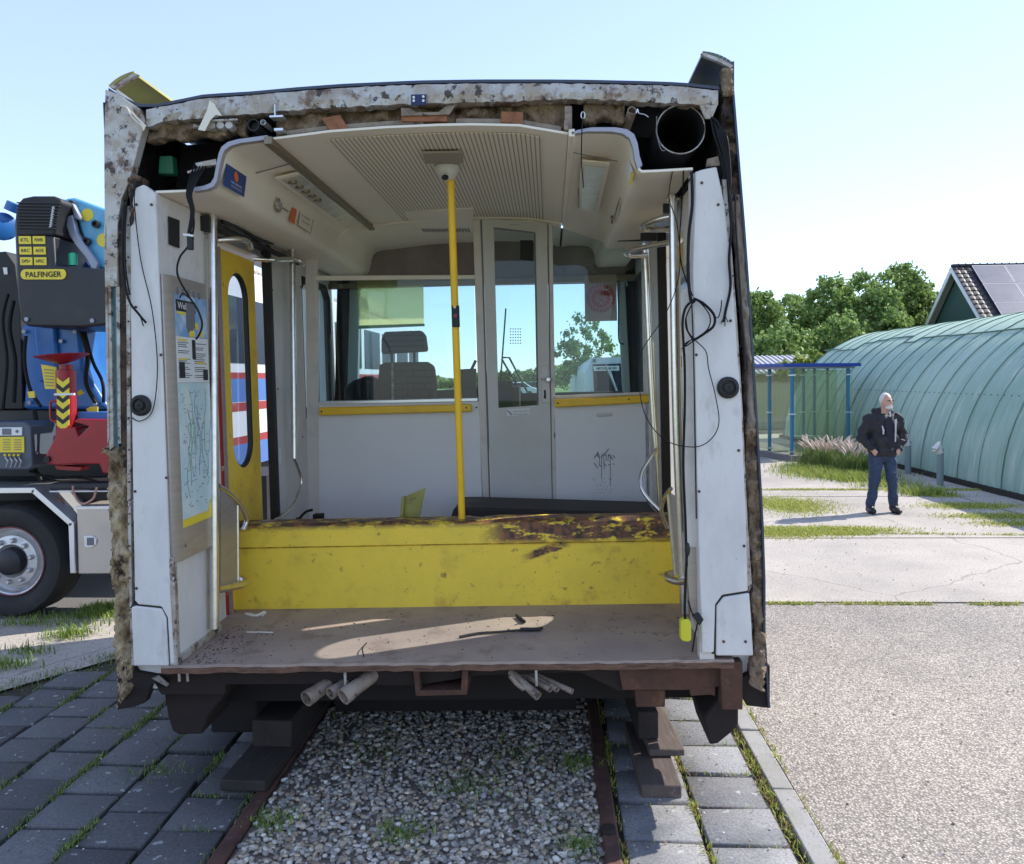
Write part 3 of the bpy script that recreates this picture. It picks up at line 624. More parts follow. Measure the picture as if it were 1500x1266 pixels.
# dark voids: plates with cavity shade in their colour, each ending on the back of the ceiling shell
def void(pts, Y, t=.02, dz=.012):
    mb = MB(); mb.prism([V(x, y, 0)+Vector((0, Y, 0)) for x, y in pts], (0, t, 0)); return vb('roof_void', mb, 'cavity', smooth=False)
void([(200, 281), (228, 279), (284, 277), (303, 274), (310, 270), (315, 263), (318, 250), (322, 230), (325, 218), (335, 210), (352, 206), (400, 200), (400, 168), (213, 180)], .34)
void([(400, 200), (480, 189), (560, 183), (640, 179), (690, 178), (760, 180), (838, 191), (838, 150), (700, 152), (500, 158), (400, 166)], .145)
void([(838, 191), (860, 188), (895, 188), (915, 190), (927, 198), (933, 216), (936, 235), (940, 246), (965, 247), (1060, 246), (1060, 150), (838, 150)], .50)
cv = MB(); cv.box(-1.872, -1.80, .02, .70, 2.662, 3.10); vb('roof_void', cv, 'cavity', smooth=False); cv = MB(); cv.box(.735, .785, .04, .72, 2.662, 3.06); vb('roof_void', cv, 'cavity', smooth=False)  # dark boxes added over the wall tops as painted cavity shade
# things in the voids: duct, pipes, brackets
du = MB(); c = V(997, 190, .03); du.lathe([(.098, 0), (.103, .0), (.103, .47), (.094, .47), (.094, .01), (.098, 0)], c, (0, 1, 0), 40, caps=False); vb('air_duct', du, 'truck_dark')
ri = MB(); ri.tube([c+Vector((.1*math.cos(a), -.002, .1*math.sin(a))) for a in np.linspace(0, 2*math.pi, 41)[:-1]], .0028, 6, closed=True); vb('duct_rim', ri, 'raw_metal')
pp = MB()
def pipe(mb, x, y, Y, r, L, d=(0, 1, 0)): mb.lathe([(r*.8, .02), (r*.82, 0), (r, 0), (r, L)], V(x, y, Y), d, 20, caps=False); mb.lathe([(r*.8, .03), (0.0005, .031)], V(x, y, Y), d, 12, caps=False)
pipe(pp, 926, 162, .0, .019, .3, (-.10, 1, -.25)); vb('conduit_pipe', pp, 'cream_metal')
pp = MB(); pipe(pp, 371, 183, .0, .026, .5); vb('conduit_pipe', pp, 'black')
pp = MB(); pipe(pp, 385, 179, .0, .012, .1); pp.box(*[v for v in (V(397, 0, 0).x, V(410, 0, 0).x)], -.02, .03, V(400, 194, 0).z, V(400, 190, 0).z); pp.box(V(398, 0, 0).x, V(400, 0, 0).x, -.02, .0, V(0, 192, 0).z, V(0, 172, 0).z); pp.box(V(392, 0, 0).x, V(412, 0, 0).x, -.03, .02, V(0, 192, 0).z, V(0, 189, 0).z); vb('rail_clip', pp, 'alu', bevel=.001)
pp = MB()
for x in (309, 322, 335): pp.lathe([(.016, 0), (.018, .006), (.018, .05)], V(x, 183, -.01), (0, 1, 0), 14)
pp.box(V(300, 0, 0).x, V(344, 0, 0).x, -.02, .06, V(0, 193, 0).z, V(0, 190, 0).z); pp.lathe([(.010, 0), (.010, .08)], V(283, 185, 0), (.6, .3, -.05), 10); vb('cable_gland', pp, 'raw_metal', bevel=.002)
pp = MB(); PP(pp, [(233, 228), (252, 228), (254, 255), (231, 255)], .12, .05); vb('green_connector', pp, M('green_plastic', (.01, .12, .05), .5), bevel=.005)
pp = MB(); PP(pp, [(286, 239), (316, 233), (317, 241), (288, 245)], .03, .03); PP(pp, [(274, 251), (296, 244), (297, 246), (275, 254)], .03, .01); vb('bracket_strip', pp, 'raw_metal')
pp = MB(); PP(pp, [(471, 173), (498, 168), (510, 188), (484, 193)], .015, .004); PP(pp, [(588, 168), (655, 168), (655, 178), (588, 178)], .02, .03); PP(pp, [(734, 163), (766, 164), (766, 182), (734, 179)], .02, .03); vb('rusty_bracket', pp, 'orange_rust', bevel=.002)
pp = MB(); PP(pp, [(587, 158), (600, 158), (612, 164), (642, 164), (655, 154), (668, 153), (658, 168), (588, 170)], .01, .006); vb('bracket_plate', pp, 'cream_metal', bevel=.002)
pp = MB(); PP(pp, [(602, 138.5), (624, 138), (624, 154), (602, 154.5)], -.026, .006); bp_ = vb('blue_plate', pp, M('plate_blue', (.01, .02, .09), .5), bevel=.001, label='small dark blue plate with four holes')
pp = MB()
for x, y in ((606, 142.5), (620, 141.5), (606, 147.5), (620, 147.5)): pp.lathe([(.0055, 0), (.0055, .002)], V(x, y, -.029), (0, 1, 0), 12)
vb('plate_hole', pp, 'sticker_white', parent=bp_)
pp = MB(); PP(pp, [(827, 155), (838, 155), (838, 190), (827, 190)], .01, .03); PP(pp, [(826, 176), (833, 176), (833, 190), (826, 190)], -.01, .02); vb('hanger_bracket', pp, 'cream_metal', bevel=.003)
pp = MB(); PP(pp, [(1024, 153), (1052, 152), (1043, 174), (1033, 174)], -.008, .012); vb('gusset_plate', pp, 'raw_metal', bevel=.002)
pp = MB(); PP(pp, [(1036, 233), (1052, 229), (1055, 242), (1035, 244)], .0, .02); vb('corner_clip', pp, 'cream_metal')
# beams above ceiling edge at the cut
pp = MB()
for x0, x1 in [(420, 620), (668, 822)]:
    pts_ = [(x, ceil_px(x)-9) for x in np.linspace(x0, x1, 10)]+[(x, ceil_px(x)-3) for x in np.linspace(x1, x0, 10)]; PP(pp, pts_, .03, .03)
vb('ceiling_batten', pp, 'cream_metal')

# --- side walls
def wall_box(mb, x0, x1, y0, y1, z0, z1): return mb.box(x0, x1, y0, y1, z0, z1)
# left wall thickness at the cut: metal post outline + window strip + foam
lw_ = MB(); lw_.box(-1.875, -1.70, .05, .70, .56, 2.66); lw_.box(-1.90, -1.70, 2.0, 2.10, .5, 3.06); lw_.box(-1.90, -1.70, 2.10, 3.05, .5, 1.62); lw_.box(-1.90, -1.70, 2.10, 3.05, 2.62, 3.06); lw_.box(-1.90, -1.70, 2.86, 3.05, 1.62, 2.62); lw_.box(-1.86, -1.70, .70, 2.0, 2.64, 3.06); lw_.box(-1.88, -1.72, .70, 2.0, .45, .67)
vb('side_wall', lw_, 'white_panel', smooth=False)
rw = MB(); rw.box(.70, .80, .05, .72, .56, 2.66); rw.box(.68, .88, 2.0, 2.10, .5, 3.04); rw.box(.68, .88, 2.10, 3.05, .5, 1.62); rw.box(.68, .86, 2.10, 3.05, 2.62, 3.04); rw.box(.68, .86, 2.86, 3.05, 1.62, 2.62); rw.box(.70, .82, .72, 2.0, 2.64, 3.04); rw.box(.70, .86, .70, 2.0, .45, .67)
rw.box(.80, .86, .05, .72, .56, 1.5); rw.box(.74, .80, .05, .70, 1.5, 2.66)
vb('side_wall', rw, 'white_panel', smooth=False)
po = MB(); PP(po, [(154, 131), (171, 137), (206, 160), (213, 176), (205, 205), (196, 240), (188, 268), (178, 290), (172, 330), (172, 420), (155, 420), (153, 330), (152, 200)], -.012, .05); vb('corner_post', po, 'raw_metal', bevel=.003)
po = MB(); PP(po, [(157, 420), (162, 420), (166, 655), (160, 660)], -.008, .06); PP(po, [(170, 420), (175, 420), (177, 650), (173, 650)], -.006, .04); PP(po, [(152.5, 330), (156, 330), (160, 640), (157.5, 650)], -.012, .7); vb('window_rebate', po, 'raw_metal')
po = MB(); PP(po, [(161, 405), (171, 400), (174, 660), (165, 665)], .01, .5); vb('side_window', po, 'teal_glass')
po = MB(); PP(po, [(172, 330), (186, 300), (191, 310), (190, 660), (186, 700), (178, 660), (176, 420)], -.004, .03); vb('edge_seal', po, 'foam_dark', bevel=.003)
po = MB(); PP(po, [(183, 305), (193, 300), (193, 360), (191, 500), (191, 730), (186, 735), (185, 500)], -.012, .02); PP(po, [(187, 735), (191, 733), (193, 870), (196, 975), (192, 975), (189, 870)], -.01, .02); vb('angle_strip', po, 'raw_metal', bevel=.002)
sc_ = MB()
for y in range(330, 950, 47): sc_.lathe([(.004, -.003), (.004, 0)], V(188+(y-330)*.004, y, -.012), (0, 1, 0), 8)
vb('rivets', sc_, 'ink')
lumpy('wall_insulation', lambda t: (156+t*17+2*math.sin(t*23), 652+t*386), lambda t: (187+t*11+3*math.sin(t*17+1), 660+t*345+3*math.sin(t*60)), 110, 9, .02, .055, 'foam_yellow', 12, jag=2.2, back=.35)
lumpy('insulation_tuft', lambda t: (149+t*4, 664-8*math.sin(t*3)), lambda t: (180, 655+t*32), 8, 6, -.01, .04, 'foam_yellow', 14, jag=2, back=.03)
lumpy('wall_insulation', lambda t: (186+t*6, 262+t*70), lambda t: (201+t*-4, 255+t*60), 14, 4, -.01, .03, 'foam_dark', 15, jag=2, back=.1)
# lower torn skin left
po = MB(); PP(po, [(172, 950), (180, 952), (200, 985), (228, 990), (246, 1000), (236, 998), (222, 1003), (212, 1030), (196, 1036), (172, 1040)], .02, .05); vb('torn_skin', po, 'dark_rust', bevel=.003)
po = MB(); q = [V(222, 994, -.02), V(232, 990, -.04), V(247, 1003, -.02), V(244, 1006, -.01), V(231, 997, -.01)]; po.prism(q, (0, .005, 0)); vb('torn_flap', po, 'raw_metal')
# right side
RO = [(1075, 130), (1083, 230), (1092, 340), (1101, 470), (1109, 600), (1118, 760), (1121, 850), (1121, 930), (1128, 1037)]
RI = [(1052, 130), (1056, 230), (1062, 300), (1071, 380), (1081, 470), (1089, 600), (1096, 760), (1101, 860), (1106, 930), (1098, 1010)]
def ry(pts, y):
    for a, b_ in zip(pts, pts[1:]):
        if a[1] <= y <= b_[1]: return a[0]+(b_[0]-a[0])*(y-a[1])/(b_[1]-a[1])
    return pts[-1][0] if y > pts[-1][1] else pts[0][0]
lumpy('wall_insulation', lambda t: (ry(RI, 105+t*190)+(4 if t > .05 else 12)+3*math.sin(t*9), 105+t*190), lambda t: (ry(RO, 100+t*190)-1, 100+t*190), 60, 8, .02, .05, 'foam_dark', 21, jag=1.5, back=.3)
lumpy('wall_insulation', lambda t: (ry(RI, 620+t*390)+2*math.sin(t*25), 620+t*390), lambda t: (ry(RO, 620+t*390)-2.5, 620+t*390), 110, 8, .015, .055, 'foam', 22, jag=1.6, back=.3)
M('worn_wood', (.27, .22, .18), .85, spots=[((.12, .08, .06), 8, .45, .65, .9), ((.03, .02, .02), 15, .58, .66, .95), ((.42, .38, .32), 20, .58, .7, .8)], bump=(45, .8, .01), stretch=(1.5, 1.5, .5))
lumpy('edge_strip', lambda t: (ry(RI, 285+t*345)+9+2*math.sin(t*11), 285+t*345), lambda t: (ry(RO, 285+t*345)-2, 285+t*345), 70, 6, .0, .02, 'worn_wood', 23, jag=1.0, back=.3)
po = MB()
for y0, y1 in zip(range(90, 1037, 40), list(range(130, 1037, 40))+[1037]):
    po.hexa([V(ry(RO, y0)-2.5, y0, -.012), V(ry(RO, y0)+.5, y0, -.012), V(ry(RO, y1)+.5, y1, -.012), V(ry(RO, y1)-2.5, y1, -.012)], [V(ry(RO, y0)-2.5, y0, -.012)+Vector((0, .71, 0)), V(ry(RO, y0)+.5, y0, -.012)+Vector((0, .71, 0)), V(ry(RO, y1)+.5, y1, -.012)+Vector((0, .71, 0)), V(ry(RO, y1)-2.5, y1, -.012)+Vector((0, .71, 0))])
vb('outer_skin', po, 'navy_skin')
po = MB(); PP(po, [(1058, 262), (1064, 262), (1080, 470), (1088, 600), (1095, 760), (1102, 860), (1096, 868), (1088, 760), (1078, 560), (1068, 400)], -.014, .02); vb('angle_strip', po, 'raw_metal', bevel=.002)
sc_ = MB()
for y in range(300, 850, 52): sc_.lathe([(.004, -.003), (.004, 0)], V(ry(RI, y)+.5, y, -.014), (0, 1, 0), 8)
vb('rivets', sc_, 'ink')
po = MB(); PP(po, [(1070, 1000), (1128, 975), (1128, 1038), (1094, 1034), (1082, 1012)], .01, .06); vb('torn_skin', po, 'dark_rust', bevel=.003)
lumpy('insulation_tuft', lambda t: (1108-8*t, 925+t*80), lambda t: (1124-6*t, 930+t*85), 22, 5, -.01, .045, 'foam', 25, jag=2.5, back=.05)

# roof fairings standing up on both sides
def fairing(p0, p1, bulge, mat, y1, label, th=.014):
    a, c = V(*p0, -.01), V(*p1, -.01); mid = (a+c)/2+Vector(bulge); crv = arc(a, mid, c, 8); mb = MB(); n = len(crv)
    for i in range(n-1):
        tt = (crv[i+1]-crv[i]).normalized(); nn = Vector((-tt.z, 0, tt.x))*th
        mb.hexa([crv[i], crv[i+1], crv[i+1]+nn, crv[i]+nn], [v+Vector((0, y1, 0)) for v in (crv[i], crv[i+1], crv[i+1]+nn, crv[i]+nn)])
    return vb('roof_fairing', mb, mat, label=label)
fairing((162, 129), (197, 109), (-.012, 0, .014), 'olive_paint', 3.0, 'olive painted inside of the roof fairing')
fairing((1029, 80), (1072, 97), (.01, 0, .018), 'fin_blue', 3.0, 'dark blue curved roof fairing')
po = MB(); PP(po, [(168, 127), (176, 134), (206, 156), (197, 156), (172, 143)], .0, .01); vb('fairing_gusset', po, 'white_panel')
lumpy('fairing_insulation', lambda t: (1058+t*2, 99+t*40), lambda t: (1072+t*3, 100+t*40), 16, 5, -.015, .03, 'foam', 27, jag=1.5, back=.04)
po = MB(); PP(po, [(160, 127), (197, 107), (202, 109), (166, 130)], -.014, .02); PP(po, [(1027, 78), (1032, 77.5), (1056, 86), (1074, 96), (1071, 100), (1052, 90), (1031, 82)], -.014, .02); vb('fairing_edge', po, 'raw_metal')

# --- white pillar covers facing the cut
def pillar(outline, name='pillar_cover'):
    mb = MB(); PP(mb, outline, -.020, .04); return vb(name, mb, 'white_panel', bevel=.006)
pillar([(196, 276), (210, 270), (228, 283), (240, 600), (250, 880), (256, 972), (249, 974), (245, 905), (236, 889), (202, 886), (197, 880), (194, 700), (192, 560), (190, 330)])
pillar([(198, 888), (236, 892), (243, 906), (247, 976), (195, 976), (192, 890)])
pillar([(1018, 252), (1030, 248), (1050, 244), (1062, 300), (1074, 420), (1086, 590), (1093, 760), (1096, 866), (1058, 872), (1048, 886), (1046, 956), (1028, 958), (1020, 700), (1014, 400)])
pillar([(1060, 875), (1098, 869), (1104, 961), (1049, 961), (1050, 888)])
po = MB(); PP(po, [(196, 882), (204, 887), (236, 888), (246, 904), (252, 975), (243, 976), (238, 908), (230, 896), (190, 891)], -.012, .02); PP(po, [(1043, 958), (1043, 884), (1056, 869), (1098, 864), (1098, 874), (1060, 878), (1052, 890), (1051, 958)], -.012, .02); vb('cover_gap', po, 'black')
for x, y in ((207, 594), (1066, 568)):
    mb = MB(); mb.lathe([(.045, 0), (.045, -.010), (.036, -.018), (.030, -.018), (.028, -.010), (.019, -.010), (.018, -.020), (.008, -.022), (.001, -.018)], V(x, y, -.020), (0, 1, 0), 32, caps=False); vb('round_socket', mb, 'rubber')
for x, y in ((200, 300), (222, 300), (199, 450), (236, 520), (198, 720), (244, 700), (200, 862), (1028, 268), (1052, 300), (1070, 470), (1020, 520), (1082, 660), (1024, 720), (1090, 800), (1060, 940), (1092, 940)):
    mb = MB(); mb.lathe([(.006, 0), (.006, -.003), (.002, -.004)], V(x, y, -.021), (0, 1, 0), 8); vb('screw', mb, 'rust')
# --- inner linings beside the cut
def xwall(mb, pts_near, pts_far, t): return mb
L0, L1 = V(228, 283, 0), V(262, 973, 0)
po = MB()
for (z0, z1) in ((FZ, 1.20), (1.20, 2.70)):
    po.hexa([(-1.66, .0, z0), (-1.66, .46, z0), (-1.66, .46, z1), (-1.66, .0, z1)], [(-1.635, .0, z0), (-1.635, .46, z0), (-1.64, .46, z1), (-1.64, .0, z1)])
vb('side_lining', po, 'white_panel')
po = MB(); po.box(-1.66, -1.625, -.012, .46, FZ, FZ+.035); po.box(-1.66, -1.625, -.018, .015, FZ, 1.15); vb('lining_trim', po, 'raw_metal', bevel=.004)
po = MB(); po.box(-1.645, -1.632, .0, .43, 2.24, 2.30); vb('lining_band', po, 'lip_grey')
po = MB(); q = lx([(246, 317), (262, 323), (262, 364), (247, 358)], -1.636); quad_plate(po, q, .003, .001); vb('speaker_slot', po, 'black')
# stainless poster frame, left and right
def poster_frame(S, X, y0, y1, z0, z1, label):
    d = .028*S; mb = MB()
    mb.prism([(X, y0, z0), (X+d*.2, y0, z0), (X+d, y0+.04, z0), (X+d, y1, z0), (X, y1, z0)], (0, 0, z1-z0)); fr = vb('poster_frame', mb, 'brushed', bevel=.003, label=label)
    yy0, yy1 = y0+.055, y1-.012; zb, zt = z0+.14, z1-.075; zc1, zc2 = zb+(zt-zb)*.62, zb+(zt-zb)*.82
    Xp = X+d+.001*S; u = Vector((0, S*1.0, 0)) if S > 0 else Vector((0, -1, 0)); uz = Vector((0, 0, 1))
    def panel(nm, a, b_, c, d_, mat, e=0):
        m_ = MB(); m_.box(min(Xp+e*S, Xp+(e+.001)*S), max(Xp+e*S, Xp+(e+.001)*S), a, b_, c, d_); return vb(nm, m_, mat, parent=fr, smooth=False)
    wy = yy1-yy0
    panel('poster_photo', yy0, yy1, zc2, zt, 'sign_sky'); panel('poster_text_sheet', yy0, yy1, zc1, zc2-.002, 'sticker_white'); panel('route_map', yy0, yy1, zb, zc1-.002, 'map_blue')
    panel('yellow_footer', yy0, yy1, zb, zb+.035, 'sticker_yellow', .0015); m_ = MB(); m_.prism([(Xp+.0015*S, yy1-.07, zb+.035), (Xp+.0015*S, yy1, zb+.035), (Xp+.0015*S, yy1, zb+.12)], (.001*S, 0, 0)); vb('yellow_footer', m_, 'sticker_yellow', parent=fr)
    panel('poster_title_bar', yy0+.01, yy0+wy*.62, zt-.075, zt-.025, 'ink', .0015); panel('poster_title_bar', yy0+.02, yy0+wy*.6, zt-.088, zt-.077, 'sticker_yellow', .0015)
    tx = MB(); cc = Vector((Xp+.0035*S, yy0+.01+wy*.30, zt-.05)); tx.text('Welkom', cc, u, uz, .030, wy*.52, .01); vb('lettering', tx, 'sticker_white', parent=fr, smooth=False)
    tx = MB(); tx.ball(Vector((Xp, yy0+wy*.45, zc2+.055)), (.003, .045, .05), 16, 8); tx.box(min(Xp, Xp+.004*S), max(Xp, Xp+.004*S), yy0+wy*.32, yy0+wy*.58, zc2+.04, zc2+.15); vb('poster_figure', tx, 'ink_grey', parent=fr)
    tx = MB(); rg = random.Random(31)
    for k in range(6): tx.ball(Vector((Xp+.001*S, yy0+wy*rg.uniform(.45, .97), zc2+rg.uniform(.01, .07))), (.002, .02, .018), 10, 6)
    vb('poster_leaves', tx, 'sticker_yellow', parent=fr)
    tx = MB(); z = zc2-.03
    while z > zc1+.015:
        for c0 in (0.04, .53):
            if rg.random() < .86: tx.box(min(Xp+.0015*S, Xp+.0025*S), max(Xp+.0015*S, Xp+.0025*S), yy0+wy*c0, yy0+wy*(c0+rg.uniform(.25, .40)), z, z+.0035)
        z -= .009
    vb('poster_lines', tx, 'ink_grey', parent=fr, smooth=False)
    tx = MB(); xx = (min(Xp+.0025*S, Xp+.0035*S), max(Xp+.0025*S, Xp+.0035*S)); tx.box(*xx, yy0+wy*.47, yy0+wy*.57, zc2-.10, zc2-.012); tx.box(*xx, yy0+wy*.06, yy0+wy*.22, zc1+.02, zc1+.09); tx.box(*xx, yy0+wy*.80, yy0+wy*.95, zc1+.01, zc1+.06); vb('poster_icon', tx, 'ink', parent=fr, smooth=False)
    tx = MB()
    for c0, z in ((.04, zc2-.02), (.04, zc1+.10), (.6, zc1+.085)): tx.box(*xx, yy0+wy*c0, yy0+wy*(c0+.28), z, z+.007)
    vb('poster_heading', tx, 'sticker_yellow', parent=fr, smooth=False)
    for nm, cnt, mt, rad in (('map_route', 6, M('map_green', (.16, .34, .16), .5), .0012), ('map_route', 4, M('map_violet', (.22, .18, .36), .5), .0009), ('map_border', 3, M('map_grey', (.33, .38, .40), .5), .0014)):
        tx = MB()
        for k in range(cnt):
            y, z = rg.uniform(.35, .95) if k % 2 else rg.uniform(.2, .6), rg.uniform(.08, .5); pts_ = []
            for q_ in range(9):
                pts_.append(Vector((Xp+.002*S, yy0+wy*min(.97, max(.03, y)), zb+.05+(zc1-zb-.07)*min(.98, max(.02, z))))); y += rg.choice((-.07, 0, 0, .07)); z += rg.uniform(.02, .11)
            tx.tube(pts_, rad, 4)
        vb(nm, tx, mt, parent=fr)
    tx = MB()
    for k in range(90):
        y, z = yy0+wy*rg.uniform(.05, .85), zb+.05+(zc1-zb-.07)*rg.random(); tx.box(min(Xp+.002*S, Xp+.003*S), max(Xp+.002*S, Xp+.003*S), y, y+rg.uniform(.008, .024), z, z+.0025)
    vb('map_names', tx, 'ink_grey', parent=fr, smooth=False)
    tx = MB()
    for yb_ in (y0+.07,): tx.lathe([(.006, 0), (.006, .004*1)], Vector((Xp, yb_, z0+.06)), (S, 0, 0), 12)
    for k in range(5): tx.ball(Vector((Xp, yy0+.03+k*.055, z1-.065)), (.006, .013, .018), 10, 6)
    vb('frame_hole', tx, 'ink_grey', parent=fr)
    return fr
poster_frame(1, -1.635, -.012, .385, 1.125, 2.36, 'stainless poster case with a Welkom poster and route map')
# right lining
po = MB(); po.box(.640, .66, .0, .46, FZ, 2.70); po.box(.60, .66, -.006, .05, FZ, 2.70); vb('side_lining', po, 'post')
poster_frame(-1, .640, .02, .40, 1.13, 2.36, 'stainless poster case at the right, edge on')
po = MB(); PP(po, [(997, 430), (1013, 410), (1018, 700), (1020, 802), (1004, 802), (1001, 600)], .035, .01); vb('lining_cover', po, 'post', bevel=.002)
po = MB(); PP(po, [(1004, 802), (1020, 802), (1026, 935), (1012, 900)], .03, .02); vb('lining_cover', po, 'brushed')

# --- door pillars between door and cab
def pil(S, X, y0, y1):
    mb = MB(); x0, x1 = sorted((X, X+.028*-S)); mb.box(x0, x1, y0, y1, FZ, 2.70); return vb('door_pillar', mb, 'post' if S < 0 else 'grey_lining', bevel=.004)
pil(1, -1.635, 1.38, 1.99)
pil(-1, .655, 1.38, 1.99)
po = MB(); po.box(-1.675, -1.625, 1.335, 1.38, FZ, 2.70); vb('door_seal', po, 'rubber', bevel=.006)
po = MB(); po.box(.64, .69, 1.335, 1.38, FZ, 2.70); vb('door_seal', po, 'rubber', bevel=.006)
po = MB(); q = lx([(404, 655), (411, 657), (411, 680), (404, 678)], -1.634); quad_plate(po, q, .004, .0); vb('door_switch', po, 'sticker_white', bevel=.001)
po = MB(); 
for (x, y) in ((399, 425), (396, 618), (407, 570), (440, 420), (443, 640)): po.lathe([(.006, 0), (.006, .003)], VX(x, y, -1.634), (1, 0, 0), 10)
vb('screws', po, 'ink')
# doors: plug leaves with a tall round-ended window
def leaf(X, y0, y1, wy0, wy1, wz0, wz1, mat, z0=.50, z1=2.60, th=.035):
    # rectangle with a stadium hole, by radial strips
    cy, cz = (wy0+wy1)/2, (wz0+wz1)/2; r = (wy1-wy0)/2; N = 48; inner = []; outer = []
    for i in range(N):
        a = 2*math.pi*i/N; dy, dz = math.cos(a), math.sin(a); iy = cy+dy*r; iz = (wz1-r if dz > 0 else wz0+r)+dz*r; 
        if abs(dz) < 1e-6: iz = cz
        inner.append((iy, iz)); ky = (y1-cy)/dy if dy > 1e-6 else ((y0-cy)/dy if dy < -1e-6 else 1e9); kz = (z1-cz)/dz if dz > 1e-6 else ((z0-cz)/dz if dz < -1e-6 else 1e9); 
        # outer point: map by angle to the rectangle's corners
        if abs(dy) >= abs(dz): outer.append((y1 if dy > 0 else y0, cz+(z1-cz if dz > 0 else cz-z0)*(dz/abs(dy))))
        else: outer.append((cy+(y1-cy if dy > 0 else cy-y0)*(dy/abs(dz)), z1 if dz > 0 else z0))
    mb = MB(); vs = [(X, y, z) for y, z in inner]+[(X, y, z) for y, z in outer]+[(X+th, y, z) for y, z in inner]+[(X+th, y, z) for y, z in outer]; fs = []
    for i in range(N):
        j = (i+1) % N; fs += [(i, j, N+j, N+i), (2*N+i, 3*N+i, 3*N+j, 2*N+j), (i, 2*N+i, 2*N+j, j), (N+i, N+j, 3*N+j, 3*N+i)]
    mb.add(vs, fs); d = vb('door_leaf', mb, mat, smooth=False)
    sm = MB(); sm.tube([(X+th*.5, y, z) for y, z in inner], .016, 8, closed=True); vb('window_seal', sm, 'rubber', parent=d)
    gm = MB(); gm.add([(X+th*.5, y, z) for y, z in inner], [tuple(range(N))]); vb('door_window', gm, 'pane_door' if X < 0 else 'pane', parent=d, smooth=False)
    return d
dl = leaf(-1.745, .80, 1.315, .905, 1.205, 1.42, 2.50, 'yellow_paint')
dl['label'] = 'yellow door leaf with tall rounded window, red front edge'
po = MB(); po.box(-1.75, -1.70, .775, .802, .5, 2.6); vb('door_edge', po, 'red_edge', parent=dl, bevel=.004)
po = MB(); po.box(-1.708, -1.69, .765, .775, .5, 2.6); vb('door_brush', po, 'brushed', parent=dl)
dr = leaf(.745, .74, 1.315, .80, 1.10, 1.40, 2.45, 'yellow_paint')
po = MB(); po.box(-1.70, -1.66, .47, 1.36, 2.62, 2.635); po.box(.70, .74, .47, 1.36, 2.62, 2.635); vb('door_track', po, 'alu')
po = MB(); po.box(-1.66, -1.60, .5, 1.9, 2.655, 2.675); po.tube(smoothpath([VX(325, 325, -1.6), VX(352, 334, -1.6), VX(380, 352, -1.6), VX(415, 358, -1.6)], 5), .010, 6); po.box(-1.66, -1.60, .42, .47, 2.62, 2.69); vb('door_gear', po, 'black')

# --- cab partition at Y = 2
PY = 2.0
def pan(name, poly, mat, Y=PY, t=.03, bevel=.003, **k):
    mb = MB(); PP(mb, poly, Y, t); return vb(name, mb, mat, bevel=bevel, **k)
pan('partition_post', [(447, 366), (463, 366), (469, 820), (451, 820)], 'post', t=.05)
pan('partition_post', [(692, 304), (703, 304), (722, 820), (708, 820)], 'post', t=.05)
pan('partition_header', [(697, 303), (806, 322), (806, 330), (697, 317)], 'beige', Y=PY-.004, t=.05)
pan('partition_header', [(463, 404), (695, 403), (695, 408.5), (463, 411)], 'beige', t=.03)
pan('partition_post', [(803, 322), (809, 322), (817, 820), (810, 820)], 'post', t=.05)
pan('partition_post', [(940, 372), (950, 372), (956, 820), (948, 820)], 'post', t=.05)
pan('lower_panel', [(466, 590), (701, 587), (713, 820), (468, 820)], 'partition')
pan('lower_panel', [(810, 582), (950, 577), (954, 820), (815, 820)], 'partition', t=.028)
pan('window_sill', [(467, 588), (700, 583), (700, 588), (467, 593)], 'alu', Y=PY-.015, t=.05)
pan('window_sill', [(811, 580), (950, 574), (950, 578), (811, 584)], 'post', Y=PY-.015, t=.05)
pan('grab_rail', [(467, 597), (690, 592), (691, 603), (467, 609)], 'yellow_rail', Y=PY-.05, t=.03, bevel=.008)
pan('grab_rail', [(812, 585.5), (952, 578.5), (952, 590), (812, 597)], 'yellow_rail', Y=PY-.05, t=.03, bevel=.008)
mb = MB()
for x, y in ((471, 603), (683, 597.5), (817, 591), (921, 585), (444, 603), (698, 597)): mb.lathe([(.006, 0), (.006, -.003)], V(x, y, PY-.05), (0, 1, 0), 10)
vb('screws', mb, 'ink')
pan('partition_glass', [(468, 411), (694, 409), (699, 585), (468, 590)], 'pane', Y=PY+.012, t=.004, bevel=0, smooth=False)
pan('partition_glass', [(809, 330), (944, 374), (948, 576), (812, 581)], 'pane', Y=PY+.012, t=.004, bevel=0, smooth=False)
# door frame + leaf
def frame_poly(outer, inner, Y, t, mat, name, bevel=.003, **k):
    mb = MB(); n = len(outer)
    for i in range(n):
        j = (i+1) % n; a = [V(*outer[i], Y), V(*outer[j], Y), V(*inner[j], Y), V(*inner[i], Y)]; mb.hexa(a, [v+Vector((0, t, 0)) for v in a])
    return vb(name, mb, mat, **k)
cd_o = [(706, 320), (801, 327), (810, 820), (722, 820)]; cd_i = [(723, 334), (783, 341), (787, 594), (730, 598)]
cab_door = frame_poly(cd_o, cd_i, PY-.012, .035, 'beige_door', 'cab_door') if 'beige_door' in MATS else frame_poly(cd_o, cd_i, PY-.012, .035, M('beige_door', (.60, .59, .56), .45, spots=[((.5, .47, .42), 3, .45, .7, .5)]), 'cab_door')
mb = MB(); PP(mb, cd_i, PY+.004, .004); vb('door_pane', mb, 'pane', parent=cab_door, smooth=False)
mb = MB(); PP(mb, [(782, 341), (784.5, 341), (789, 594), (786.5, 594)], PY-.016, .01); PP(mb, [(723, 333), (783, 340), (783, 342), (723, 335.5)], PY-.015, .01); PP(mb, [(703.5, 318), (705.5, 318), (721.5, 820), (719, 820)], PY-.006, .02); PP(mb, [(801.5, 326), (803, 326), (811, 820), (809, 820)], PY-.006, .02); vb('pane_seal', mb, 'ink_grey', parent=cab_door)
